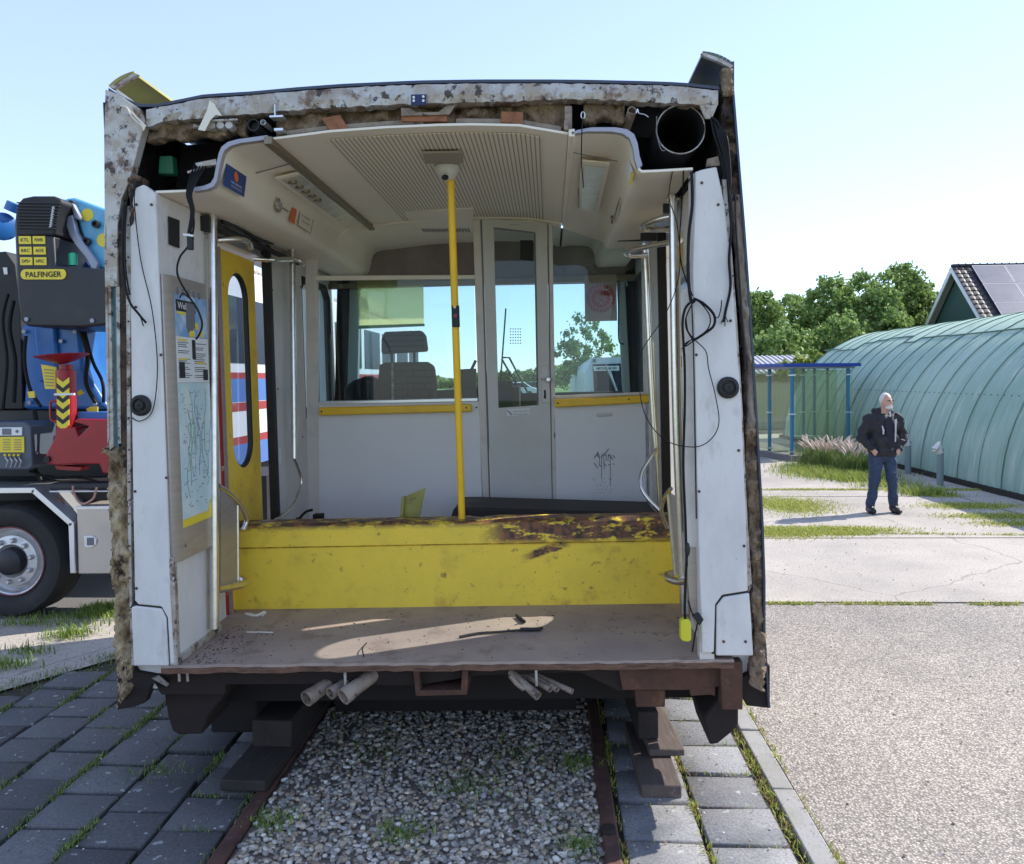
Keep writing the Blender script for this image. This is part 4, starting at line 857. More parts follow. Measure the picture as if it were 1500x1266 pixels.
mb = MB(); PP(mb, [(792, 536), (803, 536), (806, 590), (794, 590)], PY-.022, .01); hp = vb('lock_plate', mb, 'white_plastic', parent=cab_door, bevel=.003)
mb = MB(); mb.lathe([(.02, 0), (.02, -.03), (.012, -.045)], V(803, 556, PY-.02), (0, 1, 0), 16); mb.tube([V(803, 556, PY-.05), V(792, 555, PY-.055)], .006, 8); vb('door_handle', mb, 'alu', parent=cab_door)
mb = MB(); mb.lathe([(.007, 0), (.007, -.003)], V(798, 573, PY-.022), (0, 1, 0), 12); PP(mb, [(797, 573), (799.5, 573), (800, 584), (796.5, 584)], PY-.024, .003); vb('keyhole', mb, 'ink', parent=cab_door)
mb = MB(); mb.text('8912', V(748, 317, PY-.008), (1, 0, 0), (0, 0, 1), .016, .034, .02); mb.text('Deur naar cabine', V(754, 329, PY-.016), (1, 0, -.06), (0, 0, 1), .008, .06); vb('lettering', mb, 'ink', smooth=False)
mb = MB(); PP(mb, [(742, 599.5), (776, 598), (776, 608), (742, 610)], PY-.016, .003); ns = vb('door_notice', mb, 'sticker_white')
mb = MB(); mb.text('niet spreken', V(763, 602.5, PY-.018), (1, 0, 0), (0, 0, 1), .012, .10); mb.text('met bestuurder', V(763, 606.5, PY-.018), (1, 0, 0), (0, 0, 1), .010, .10); mb.tube([V(743, 601, PY-.018), V(750, 608, PY-.018)], .003, 5); vb('lettering', mb, 'ink_grey', parent=ns, smooth=False)
# right lower panel: handle and spray scribble
mb = MB(); PP(mb, [(874, 606), (896, 605), (896, 609), (874, 610)], PY-.02, .02); vb('panel_handle', mb, 'white_plastic', bevel=.003)
mb = MB(); rg = random.Random(77)
for k in range(13):
    x, y = 872+rg.random()*26, 664+rg.random()*4; mb.tube([V(x, y, PY-.003), V(x+rg.uniform(-4, 6), y+rg.uniform(-8, 6), PY-.003)], .003, 5)
for k in range(6):
    x = 878+k*3.2; mb.tube([V(x, 666, PY-.003), V(x+rg.uniform(-1, 1), 668+rg.uniform(6, 44), PY-.003)], .0015, 4)
for k in range(5): mb.tube([V(870+k*7, 680+rg.uniform(-2, 2), PY-.003), V(876+k*6, 683+rg.uniform(-3, 3), PY-.003)], .0022, 4)
for k in range(26): mb.lathe([(.0025, 0), (.0025, -.002)], V(868+rg.random()*30, 700+rg.random()*22, PY), (0, 1, 0), 6)
vb('spray_scribble', mb, 'ink_grey')
# speech holes in the door pane
mb = MB()
for i in range(6):
    for j in range(5): mb.lathe([(.0045, 0), (.0045, -.003)], V(748+j*3.6, 482+i*4.2, PY+.003), (0, 1, 0), 8)
vb('speech_hole', mb, 'map_grey', parent=cab_door)

# --- cab: nose wall, windscreen, blinds, seat, reflection block
NY = 3.0
pan('front_header', [(466, 372), (520, 352), (600, 340), (760, 330), (850, 336), (900, 352), (942, 380), (942, 404), (466, 418)], 'mauve', Y=NY-.06, t=.05)
pan('front_header', [(470, 417), (940, 401), (940, 411), (470, 424)], 'rail_bronze', Y=NY-.10, t=.05)
M('cab_dark', (.05, .045, .04), .7)
pan('windscreen_top', [(500, 408), (915, 402), (915, 414), (500, 422)], 'cab_dark', Y=NY-.04, t=.04)
M('sage', (.33, .38, .36), .5)
pan('windscreen_post', [(510, 410), (527, 410), (523, 592), (505, 592)], 'sage', Y=NY-.05, t=.06)
pan('windscreen_post', [(903, 396), (915, 396), (925, 600), (914, 600)], 'sage', Y=NY-.05, t=.06)
pan('windscreen_post', [(494, 400), (512, 410), (507, 600), (490, 600)], 'black', Y=NY-.06, t=.08)
pan('windscreen_post', [(915, 398), (930, 392), (938, 600), (925, 600)], 'black', Y=NY-.06, t=.08)
pan('front_wall', [(470, 583), (950, 572), (956, 840), (470, 840)], 'cab_dark', Y=NY-.02, t=.06)
pan('dashboard', [(560, 578), (700, 568), (760, 566), (760, 620), (560, 620)], 'cab_dark', Y=NY-.45, t=.4)
pan('windscreen', [(523, 415), (906, 405), (916, 576), (520, 584)], 'pane', Y=NY+.05, t=.005, bevel=0, smooth=False)
# side cab windows with thick rubber frames
for X, yy in ((-1.70, (2.12, 2.84)), (.69, (2.12, 2.84))):
    mb = MB(); c = [(X, yy[0]+.06, 1.66), (X, yy[1]-.06, 1.66), (X, yy[1], 1.72), (X, yy[1], 2.52), (X, yy[1]-.08, 2.60), (X, yy[0]+.08, 2.60), (X, yy[0], 2.52), (X, yy[0], 1.72)]; mb.tube(c, .028, 8, closed=True); s = vb('cab_window_seal', mb, 'rubber')
    mb = MB(); mb.add(c, [tuple(range(8))]); vb('cab_window', mb, 'pane', parent=s, smooth=False)
M('blind', (.62, .60, .30), .8)
bm_ = bpy.data.materials['blind']; nn = bm_.node_tree.nodes; ll = bm_.node_tree.links; tr = nn.new('ShaderNodeBsdfTranslucent'); tr.inputs[0].default_value = (.95, .93, .66, 1); mxs = nn.new('ShaderNodeMixShader'); mxs.inputs[0].default_value = .75
ll.new(nn['Principled BSDF'].outputs[0], mxs.inputs[1]); ll.new(tr.outputs[0], mxs.inputs[2]); tp = nn.new('ShaderNodeBsdfTransparent'); tp.inputs[0].default_value = (.95, .95, .62, 1); mx3 = nn.new('ShaderNodeMixShader'); mx3.inputs[0].default_value = .5; ll.new(mxs.outputs[0], mx3.inputs[1]); ll.new(tp.outputs[0], mx3.inputs[2]); ll.new(mx3.outputs[0], nn['Material Output'].inputs[0])
pan('sun_blind', [(523, 410), (620, 408), (621, 478), (527, 482)], 'blind', Y=NY-.12, t=.003, bevel=0, smooth=False)
pan('blind_rod', [(525, 477), (622, 474), (622, 478), (525, 482)], 'map_green', Y=NY-.126, t=.01)
# second windscreen blind with the red roundel
M('blind_brown', (.34, .25, .19), .8)
b2 = pan('sun_blind', [(856, 404), (903, 402), (904, 470), (857, 471)], 'blind_brown', Y=NY-.14, t=.004, bevel=0, label='brown blind with a round red emblem')
M('emblem_red', (.30, .02, .03), .6); M('emblem_pink', (.42, .24, .19), .6)
c = V(880, 437, NY-.143); uX, uZ = Vector((1, 0, 0)), Vector((0, 0, 1))
mb = MB(); mb.lathe([(.108, 0), (.108, -.0015)], c, (0, 1, 0), 40); vb('emblem_disc', mb, 'emblem_red', parent=b2)
mb = MB(); mb.lathe([(.083, 0), (.083, -.0015)], c+Vector((0, -.0018, 0)), (0, 1, 0), 40); vb('emblem_field', mb, 'emblem_pink', parent=b2)
mb = MB(); mb.lathe([(.074, 0), (.074, -.0015)], c+Vector((0, -.0036, 0)), (0, 1, 0), 40); vb('emblem_disc', mb, 'emblem_red', parent=b2)
mb = MB(); 
for k in range(22):
    a = 2*math.pi*k/22; q = c+Vector((math.cos(a)*.096, -.004, math.sin(a)*.096)); mb.box(q.x-.005, q.x+.005, q.y-.001, q.y, q.z-.006, q.z+.006)
for k in (-2, -1, 0, 1, 2): mb.tube([c+Vector((k*.012, -.006, -.012)), c+Vector((k*.021, -.006, .036-abs(k)*.006))], .005, 6)
mb.tube(arc(c+Vector((-.045, -.006, -.005)), c+Vector((0, -.006, -.06)), c+Vector((.045, -.006, -.005)), 8), .006, 6); mb.tube([c+Vector((-.03, -.006, -.045)), c+Vector((.03, -.006, -.045))], .005, 6)
vb('emblem_figure', mb, 'emblem_pink', parent=b2)
mb = MB(); mb.tube(smoothpath([V(906, 412, NY-.1), V(906, 470, NY-.1), V(907, 500, NY-.1), V(914, 504, NY-.1)], 5), .006, 6); vb('blind_cord', mb, 'black')
# driver's seat
seat = MB(); YS = 2.45
def rounded(poly, Y, t, mat, name, bevel, parent=None, **k):
    mb = MB(); PP(mb, poly, Y, t); return vb(name, mb, mat, bevel=bevel, parent=parent, **k)
st_b = rounded([(555, 536), (562, 531), (625, 530), (635, 536), (638, 560), (638, 640), (553, 640), (553, 560)], YS, .10, 'fabric', 'driver_seat', .025)
rounded([(562, 486), (617, 484), (623, 492), (626, 515), (558, 519), (558, 498)], YS, .08, 'fabric', 'headrest', .018, st_b)
mb = MB()
for x in (574, 607): mb.tube([V(x, 512, YS+.04), V(x, 540, YS+.04)], .009, 8)
vb('headrest_rod', mb, 'black', parent=st_b)
mb = MB(); PP(mb, [(556, 534), (572, 531), (573, 640), (552, 640), (553, 560)], YS-.012, .03); vb('seat_shell', mb, 'fabric_plain', parent=st_b, bevel=.008)
mb = MB(); PP(mb, [(573, 532), (576, 532), (577, 590), (574, 590)], YS-.012, .01); vb('seat_piping', mb, 'raw_metal', parent=st_b)
for k in range(4):
    mb = MB()
for k in range(5): mb.tube([V(577, 543+k*9.5, YS-.004), V(635, 542+k*9.5, YS-.004)], .0045, 5)
for k in range(5):
    for q_ in range(3): mb.tube([V(590+q_*16+(k % 2)*7, 543+k*9.5, YS-.004), V(590+q_*16+(k % 2)*7, 552+k*9.5, YS-.004)], .0035, 5)
for k in range(3): mb.tube([V(566, 492+k*8, YS-.004), V(621, 490.5+k*8, YS-.004)], .004, 5)
vb('seat_stitching', mb, 'black', parent=st_b)
rounded([(503, 568), (516, 558), (535, 551), (549, 556), (553, 600), (503, 600)], 2.35, .25, 'fabric_plain', 'reflection_block', .02)  # invented dark block, standing in for a reflected shape in the cab glass
rounded([(674, 541), (697, 540), (697, 577), (672, 580)], 2.6, .06, 'cab_dark', 'cab_monitor', .006)
mb = MB(); mb.tube([V(690, 543, 2.7), V(697, 528, 2.7)], .012, 6); PP(mb, [(728, 559), (750, 558), (751, 594), (730, 594)], 2.5, .12); PP(mb, [(762, 352), (781, 352), (781, 382), (762, 380)], 2.6, .04); vb('cab_equipment', mb, 'black')
# speaker box and left ceiling vent in the cab
rounded([(512, 355), (519, 352), (524, 368), (513, 372)], 2.5, .03, 'black', 'cab_speaker', .003)
mb = MB(); q = [VZ(x, y, 2.925) for x, y in ((592, 311), (694, 306), (694, 352), (612, 344))]; mb.prism(q, (0, 0, .03)); vt_ = vb('ceiling_vent', mb, 'beige', bevel=.004)
mb = MB()
for k in range(16):
    x = 622+k*4.4; mb.box(VZ(x, 340, 2.92).x-.004, VZ(x, 340, 2.92).x+.004, VZ(x, 338, 2.92).y-.06, VZ(x, 338, 2.92).y+.06, 2.919, 2.922)
vb('vent_slot', mb, 'ink_grey', parent=vt_)
# wipers outside the windscreen
mb = MB(); mb.tube([V(741, 452, 3.1), V(736, 520, 3.1), V(730, 600, 3.1)], .007, 6); mb.tube([V(735, 524, 3.12), V(746, 524, 3.12), V(786, 600, 3.12)], .009, 6); mb.tube([V(735, 526, 3.12), V(778, 600, 3.12)], .009, 6); vb('wiper', mb, 'black')
mb = MB(); mb.tube([V(887, 535, 3.1), V(905, 578, 3.1)], .008, 6); mb.tube([V(905, 575, 3.1), V(925, 580, 3.1)], .008, 6); vb('wiper', mb, 'alu')

# --- poles and rails
def tube(name, pts, r, mat='steel', n=6, parent=None, smooth_=True, seg=14):
    mb = MB(); mb.tube(smoothpath(pts, n) if smooth_ else pts, r, seg); return vb(name, mb, mat, parent=parent)
yp = tube('centre_pole', [V(660, 256, .60), V(677, 772, .90)], .0185, 'yellow_rail', smooth_=False)
yp['label'] = 'yellow pole with a stop button'
mb = MB(); c = V(656, 264, .585); mb.lathe([(.055, .07), (.060, .065), (.058, .045), (.045, .022), (.03, .008), (.022, 0)], c, (0, 0, 1), 28); dome = vb('camera_dome', mb, 'white_plastic')
mb = MB(); mb.ball(V(652, 260, .535), (.017, .017, .013), 16, 10); vb('camera_lens', mb, 'black', parent=dome)
mb = MB(); q = [VZ(x, y, 2.915) for x, y in ((619, 225), (674, 224), (679, 239), (624, 240))]; mb.prism(q, (0, 0, .01)); vb('dome_base', mb, M('base_plate', (.33, .29, .23), .7), parent=dome)
mb = MB(); PP(mb, [(661, 447), (672, 447), (673, 479), (662, 479)], .69, .03); sbx = vb('stop_button', mb, 'black', bevel=.004)
mb = MB(); mb.lathe([(.011, 0), (.010, -.005), (.002, -.006)], V(667, 463, .689), (0, 1, 0), 16); vb('button_cap', mb, M('button_red', (.25, .02, .03), .4), parent=sbx)
mb = MB(); mb.lathe([(.003, 0), (.003, -.002)], V(666.5, 451, .689), (0, 1, 0), 8); vb('button_light', mb, 'sticker_white', parent=sbx)
pl1 = tube('grab_pole', [VX(311, 306, -1.60), VX(313, 600, -1.60), VX(314, 921, -1.60)], .0215)
pl2 = tube('grab_pole', [VX(428, 366, -1.56), VX(431, 672, -1.56)], .0185)
tube('curved_handle', [VX(431, 672, -1.56), VX(436, 684, -1.55), VX(441, 700, -1.54), VX(440, 716, -1.54), VX(428, 742, -1.55), VX(410, 758, -1.57), VX(397, 767, -1.60)], .0105)
def loop(name, pts, r=.014): return tube(name, pts, r*1.2)
Y2 = VX(428, 380, -1.56).y
loop('top_rail', [V(318, 352, .62), V(350, 351, .7), V(364, 356, .78), V(367, 363, .86)], .013)
loop('top_rail', [V(374, 379, 1.32), V(400, 381, 1.25), V(428, 380, Y2-.06), V(440, 383, Y2-.03), V(443, 388, Y2+.02)], .013)
loop('lower_rail', [VX(320, 712, -1.60), VX(335, 722, -1.60), VX(350, 737, -1.59), VX(359, 752, -1.585), VX(361, 764, -1.59), VX(356, 777, -1.60)], .010)
tube('draught_post', [VX(348, 737, -1.60), VX(348.5, 857, -1.60)], .008)
loop('lower_rail', [VX(318, 864, -1.60), VX(340, 860, -1.59), V(356, 856, .62), V(360, 852, .68), V(352, 848, .72)], .015)
mb = MB(); mb.add([VX(322, 716, -1.605), VX(346, 738, -1.605), VX(347, 852, -1.605), VX(322, 858, -1.605)], [(0, 1, 2, 3)]); o = vb('draught_screen', mb, 'brushed', smooth=False); o.modifiers.new('solid', 'SOLIDIFY').thickness = .006
# right hand poles
tube('grab_pole', [V(986, 288, .45), V(991, 600, .45), V(1003, 898, .45)], .0215)
tube('grab_pole', [V(945, 360, 1.22), V(951, 500, 1.22), V(957, 610, 1.22), V(962, 672, 1.22)], .0185)
tube('grab_pole', [V(956, 500, 1.24), V(962, 660, 1.24), V(968, 770, 1.24)], .0100)
loop('top_rail', [V(984, 317, .5), V(962, 322, .55), V(945, 329, .62), V(942, 333, .68), V(950, 336, .74), V(985, 336, .74)], .013)
loop('top_rail', [V(978, 356, .7), V(950, 361, .8), V(925, 367, .9), V(917, 371, .98), V(925, 375, 1.06), V(945, 374, 1.2)], .012)
tube('curved_handle', [V(962, 658, 1.2), V(952, 672, 1.15), V(940, 692, 1.1), V(939, 712, 1.06), V(949, 730, 1.03), V(966, 747, 1.0)], .0100)
tube('lower_rail', [V(983, 716, .5), V(974, 728, .6), V(969, 745, .65), V(972, 760, .68), V(978, 774, .7)], .010)
tube('draught_post', [V(979, 724, .47), V(990, 842, .47)], .0115)
loop('lower_rail', [V(1007, 850, .4), V(994, 852, .45), V(980, 848, .5), V(976, 843, .55), V(984, 840, .6)], .015)
mb = MB(); mb.add([V(982, 722, .46), V(1003, 735, .46), V(1007, 845, .46), V(992, 842, .46)], [(0, 1, 2, 3)]); o = vb('draught_screen', mb, 'brushed', smooth=False); o.modifiers.new('solid', 'SOLIDIFY').thickness = .006
mb = MB()
for (x, y, Y) in ((986, 290, .45), (945, 362, 1.22)): mb.lathe([(.03, -.02), (.03, 0)], V(x, y-4, Y), (0, 0, 1), 16)
mb.lathe([(.03, -.012), (.03, 0)], VX(311, 304, -1.60), (0, 0, 1), 16); mb.lathe([(.028, -.012), (.028, 0)], VX(428, 364, -1.56), (0, 0, 1), 16); vb('pole_flange', mb, 'steel')
mb = MB(); PP(mb, [(972, 298), (981, 298), (981, 312), (972, 310)], .45, .03); PP(mb, [(939, 341), (962, 341), (962, 352), (939, 352)], 1.15, .04); PP(mb, [(905, 352.5), (940, 351), (940, 353), (905, 354)], 1.2, .01); vb('door_gear', mb, 'black')

# --- wires
def wire(pts, r=.0035, name='cable', mat='cable'):
    mb = MB(); mb.tube(smoothpath([V(*p) for p in pts], 7), r, 6); return vb(name, mb, mat)
wire([(199, 272, -.03), (197, 300, -.035), (206, 380, -.03), (222, 450, -.035), (230, 520, -.03), (229, 570, -.035), (222, 605, -.03), (205, 617, -.03), (193, 612, -.025)], .0022)
wire([(182, 300, -.02), (180, 350, -.03), (181, 400, -.03), (189, 440, -.04), (203, 460, -.045), (214, 473, -.045)], .005)
wire([(200, 455, -.045), (206, 465, -.05), (210, 478, -.05)], .0025)
wire([(185, 300, -.02), (183, 350, -.035), (184, 395, -.04), (190, 432, -.05)], .004)
for dx in (0, 3, -3, 6, -6):
    wire([(296+dx*1.6, 238, .05), (284+dx, 262, -.02), (277+dx*.6, 285, -.04), (282+dx*.4, 310, -.04), (277+dx*.3, 342, -.035)], .0035)
wire([(281, 300, -.03), (284, 330, -.03), (277, 358, -.03), (263, 378, -.03), (260, 402, -.03), (274, 430, -.03), (290, 455, -.03), (296, 475, -.03), (292, 490, -.02), (287, 497, -.01)], .0042)
wire([(278, 362, -.03), (280, 340, -.035), (283, 352, -.035)], .004)
mb = MB(); PP(mb, [(273, 345), (282, 345), (282, 366), (274, 366)], -.04, .015); vb('cable_connector', mb, 'black', bevel=.002); mb = MB(); PP(mb, [(268, 342), (283, 344), (283, 347), (268, 345)], -.045, .003); vb('cable_tag', mb, 'sticker_white')
wire([(263, 437, -.03), (268, 430, -.03), (277, 437, -.03)], .003)
# right bundle
wire([(1040, 172, .0), (1050, 178, -.02), (1057, 195, -.02), (1062, 215, -.02), (1058, 240, -.02), (1064, 262, -.02)], .006)
wire([(1042, 175, .0), (1046, 196, -.02), (1054, 220, -.02), (1062, 245, -.02), (1060, 262, -.02)], .006)
for k in range(5): wire([(1046+k*2, 178+k*2, -.01), (1052+k*3, 200, -.03), (1060+k*2, 228, -.03), (1066+k, 262, -.03), (1069, 300, -.03)], .0045)
wire([(1068, 272, -.03), (1071, 330, -.035), (1068, 380, -.035), (1070, 420, -.035), (1063, 455, -.035), (1060, 472, -.035)], .006)
for e in ((1056, 474), (1062, 478), (1066, 472)): wire([(1062, 462, -.035), e+(-.035,)], .002)
wire([(1077, 280, -.03), (1078, 330, -.03), (1084, 420, -.03), (1087, 470, -.03), (1090, 500, -.03), (1091, 540, -.03)], .004)
wire([(1013, 252, -.02), (1014, 300, -.03), (1009, 345, -.03), (1008, 400, -.03), (1012, 440, -.035), (1018, 440, -.035)], .007)
wire([(1010, 262, -.01), (1000, 285, .2), (996, 292, .3)], .003)
wire([(1001, 250, .0), (1000, 283, .3), (996, 340, .2), (997, 380, .05), (1005, 410, -.02), (1015, 434, -.04)], .0028)
wire([(985, 252, .0), (980, 290, .35), (992, 330, .3), (995, 400, -.01), (975, 460, -.02), (940, 515, -.03), (936, 560, -.03), (946, 610, -.03), (975, 645, -.03), (1015, 655, -.04), (1040, 645, -.045), (1053, 620, -.045), (1048, 580, -.045), (1038, 540, -.045), (1034, 515, -.045), (1018, 498, -.045), (1008, 485, -.045), (1005, 465, -.045)], .0022)
lp_ = [(1018, 438, -.05), (1032, 446, -.055), (1046, 462, -.055), (1045, 478, -.055), (1030, 490, -.055), (1014, 500, -.055)]
wire(lp_, .006)
wire([(1016, 436, -.05), (1030, 448, -.06), (1040, 464, -.06), (1038, 480, -.06), (1026, 492, -.06), (1004, 508, -.055)], .003)
wire([(1018, 438, -.05), (1005, 450, -.055), (1000, 470, -.05), (1001, 500, -.05), (1003, 540, -.045), (1003, 600, -.04), (1001, 680, -.035), (1004, 760, -.035), (1006, 830, -.035)], .0055)
wire([(1018, 438, -.05), (1006, 462, -.055), (1005, 480, -.055), (1016, 500, -.055)], .003)
wire([(1045, 464, -.055), (1052, 465, -.055), (1056, 452, -.055), (1057, 440, -.055)], .0025)
for k in range(4): wire([(1012+k*2, 498-k, -.05), (1004-k, 506, -.055), (998+k*2, 512+k*3, -.05)], .002)
wire([(1013, 436, -.03), (1016, 520, -.025), (1018, 640, -.02), (1020, 760, -.02)], .0028)
wire([(1006, 815, -.035), (1004, 860, -.04), (1003, 890, -.045), (1004, 912, -.045)], .006)
wire([(1008, 880, -.04), (1014, 898, -.05), (1022, 908, -.05), (1018, 930, -.04), (1014, 955, -.03)], .0035)
mb = MB(); mb.ball(V(1007, 805, -.04), (.012, .01, .03), 10, 6); PP(mb, [(1014, 903), (1024, 898), (1031, 908), (1025, 917)], -.06, .02); vb('cable_plug', mb, 'black', bevel=.002)
mb = MB(); PP(mb, [(997, 912), (1000, 908), (1010, 908), (1013, 914), (1013, 938), (1009, 941), (1000, 940), (997, 936)], -.06, .045); vb('yellow_plug', mb, 'yellow_plug' if 'yellow_plug' in MATS else M('yellow_plug', (.62, .58, .03), .4), bevel=.006)
# thin wires at the ceiling
wire([(854, 172, -.02), (852, 200, -.02), (852, 240, -.02), (855, 275, -.02)], .0028)
mb = MB(); c = V(854, 169, -.02); mb.tube([c+Vector((.008*math.cos(a), 0, .014*math.sin(a))) for a in np.linspace(0, 2*math.pi, 17)[:-1]], .002, 6, closed=True); vb('wire_eye', mb, 'alu')
wire([(848, 275, .0), (848, 305, .0)], .002)
wire([(962, 170, .01), (962, 195, .02), (968, 218, .02), (974, 221, .02)], .002, mat='ink_grey')
wire([(932, 166, -.02), (934, 160, -.02), (936, 166, -.02), (944, 168, -.02), (950, 172, -.02)], .002, mat='alu')
wire([(176, 155, -.02), (186, 158, -.03), (194, 172, -.03), (212, 188, -.02)], .003, mat='paper')
# torn paper strips at the roof edge
mb = MB(); mb.prism([V(307, 147, -.03), V(313, 152, -.035), (V(325, 170, -.04)), V(316, 168, -.035), V(308, 176, -.04), V(300, 192, -.045), V(290, 190, -.04), V(298, 173, -.035), V(303, 162, -.03)], (0, .003, 0)); vb('torn_strip', mb, 'paper')
mb = MB(); mb.prism([V(186, 160, -.03), V(193, 163, -.03), V(214, 184, -.035), V(210, 192, -.035), V(206, 180, -.03)], (0, .003, 0)); vb('torn_strip', mb, 'paper')

# --- underframe
uf = MB(); PP(uf, [(215, 985), (1035, 975), (1020, 1012), (905, 1012), (850, 985), (700, 990), (610, 1005), (450, 1003), (330, 1003), (330, 1018), (236, 1018)], .05, .06); vb('cross_beam', uf, 'dark_rust', bevel=.004)
uf = MB(); PP(uf, [(240, 1015), (245, 1048), (252, 1072), (262, 1077), (296, 1076), (305, 1050), (330, 1018), (330, 1000), (238, 1000)], .10, .30); vb('step_box', uf, 'dark_rust', bevel=.01)
uf = MB(); PP(uf, [(606, 979), (686, 978), (683, 1018), (610, 1019)], .0, .02); 
uf = MB(); fo = [(605, 979), (686, 977), (684, 1018), (609, 1020)]; fi = [(614, 984), (677, 982), (675, 1011), (616, 1012)]
for i in range(4):
    j = (i+1) % 4; a = [V(*fo[i], .01), V(*fo[j], .01), V(*fi[j], .01), V(*fi[i], .01)]; uf.hexa(a, [v+Vector((0, .7, 0)) for v in a])
vb('draw_gear_box', uf, 'rust', bevel=.002)
uf = MB(); PP(uf, [(905, 976), (1062, 968), (1062, 1005), (1010, 1011), (912, 1011)], .03, .02); PP(uf, [(930, 1010), (975, 1010), (974, 1036), (932, 1036)], .1, .1); PP(uf, [(1010, 1010), (1048, 1006), (1048, 1020), (1040, 1018), (1012, 1020)], .03, .03); vb('sill_beam', uf, 'rust', bevel=.003)
uf = MB(); PP(uf, [(1055, 970), (1088, 970), (1088, 1040), (1058, 1040)], -.01, .09); vb('hanger_plate', uf, 'rust', bevel=.003)
uf = MB(); PP(uf, [(1030, 1052), (1062, 1010), (1082, 1020), (1082, 1062), (1074, 1072), (1052, 1090), (1040, 1092)], .10, .34); vb('wheel_guard', uf, 'dark_rust', bevel=.01)
uf = MB(); uf.box(-1.62, .62, .30, 2.95, .40, .60); uf.box(-1.2, .1, .9, 2.6, .10, .42); vb('underframe', uf, M('under_dark', (.012, .009, .008), .9), smooth=False)
mb = MB(); mb.box(-1.74, -1.50, .55, 2.9, .14, .56); vb('side_skirt', mb, 'under_dark', bevel=.01)
for (x, L) in ((-1.30, 1), (.22, 1)):
    for yw in (1.35, 2.5):
        mb = MB(); mb.lathe([(.05, -.06), (.33, -.06), (.36, -.03), (.345, .0), (.33, .06), (.2, .06), (.05, .05)], (x, yw, .352), (1, 0, 0), 36); vb('wheel', mb, 'dark_rust')
mb = MB()
for yw in (1.35, 2.5): mb.lathe([(.06, -1.35), (.06, .3)], (0, yw, .352), (1, 0, 0), 14)
vb('axle', mb, 'dark_rust')
def hose(mb, x, y, Y, r, d, L=.22):
    p = V(x, y, Y); d = Vector(d).normalized(); a = [p, p+d*L*.35, p+d*L]; mb.lathe([(r*.78, .03), (r*.80, 0), (r, -.002), (r, .03), (r*.9, .05), (r*.9, L)], p, d, 18, caps=False); mb.lathe([(r*.78, .028), (.0005, .03)], p, d, 12, caps=False)
mb = MB(); hose(mb, 449, 1024, -.03, .034, (.55, .8, .22)); hose(mb, 484, 1016, -.01, .026, (.55, .8, .2)); hose(mb, 503, 1021, -.05, .036, (.65, .75, .32)); vb('conduit_pipe', mb, 'cream_metal')
mb = MB(); hose(mb, 788, 1020, -.03, .019, (-.75, .6, .45)); hose(mb, 806, 1010, -.01, .013, (-.8, .7, .2)); hose(mb, 816, 1010, -.01, .013, (-.8, .7, .2)); hose(mb, 838, 1013, .0, .012, (-.9, .5, .25)); mb.tube([V(747, 990, 0), V(757, 1002, 0), V(768, 1010, 0)], .010, 8); vb('conduit_pipe', mb, 'cream_metal')
mb = MB()
for x in (505, 785, 262, 274): mb.tube([V(x, 976, .0), V(x+1, 1005 if x > 300 else 998, .0)], .006, 6)
vb('hanger_rod', mb, 'raw_metal')
mb = MB(); PP(mb, [(470, 976), (545, 975), (545, 979), (470, 980)], -.004, .03); PP(mb, [(770, 974), (820, 973), (820, 977), (790, 978)], -.004, .03); vb('broken_angle', mb, 'rust')

# ------------------------------------------------------------------ LOOSE THINGS LYING IN THE RAILCAR
def loose(name, mb, mat, label, cat, bevel=0, group=None, **k):
    o = build(name, mb, mat, None, bevel=bevel, **k); o.matrix_world = VM; return tag(o, label, cat, group)
bb = MB(); n = 60; rg = random.Random(2); Yb = .834
def beam_pt(t, s): pass
x0, x1 = -1.80, .695
vs = []; prof = [(0, FZ), (0, FZ+.325), (-.012, FZ+.335), (-.010, FZ+.44), (.02, FZ+.455), (.16, FZ+.452), (.17, FZ+.44), (.17, FZ)]
K = len(prof); N = 90
for i in range(N+1):
    t = i/N; x = x0+(x1-x0)*t
    for k, (dy, z) in enumerate(prof):
        e = noise.noise(Vector((x*4, k*.5, 1)))*.004
        if k in (3, 4) and t > .52: e += noise.noise(Vector((x*14, k, 5)))*.012
        vs.append((x if True else 0, Yb+dy+e+(.012*t if k > 0 else .008*t), z+(noise.noise(Vector((x*9, k, 3)))*.008 if k in (3, 4, 5) and t > .5 else 0)))
fs = [(i*K+k, i*K+(k+1) % K, (i+1)*K+(k+1) % K, (i+1)*K+k) for i in range(N) for k in range(K)]+[tuple(range(K)), tuple(range(N*K, N*K+K))]
# beam paint: yellow with rust concentrated on the upper right (its own wear)
mt = M('beam_yellow', (.95, .66, .055), .5, spots=[((.76, .55, .055), 3, .42, .70, .8), ((.60, .40, .05), 8, .54, .68, .5), ((.20, .10, .03), 15, .60, .68, .8), ((.42, .17, .035), 4, .58, .70, .6), ((.15, .10, .04), 60, .63, .67, .7)], bump=(14, .3, .006))
nt = mt.node_tree; n_, l_ = nt.nodes, nt.links; bsdf = n_['Principled BSDF']; srcs = bsdf.inputs['Base Color'].links[0].from_socket
tc = n_.new('ShaderNodeTexCoord'); sp = n_.new('ShaderNodeSeparateXYZ'); l_.new(tc.outputs['Object'], sp.inputs[0])
def mrange(inp, a, b_, c=0., d=1.):
    r = n_.new('ShaderNodeMapRange'); r.inputs[1].default_value = a; r.inputs[2].default_value = b_; r.inputs[3].default_value = c; r.inputs[4].default_value = d; l_.new(inp, r.inputs[0]); return r.outputs[0]
def mmath(op, a, b_):
    m_ = n_.new('ShaderNodeMath'); m_.operation = op
    for i_, q_ in enumerate((a, b_)):
        if isinstance(q_, (int, float)): m_.inputs[i_].default_value = q_
        else: l_.new(q_, m_.inputs[i_])
    return m_.outputs[0]
BX0 = (x0+x1)/2
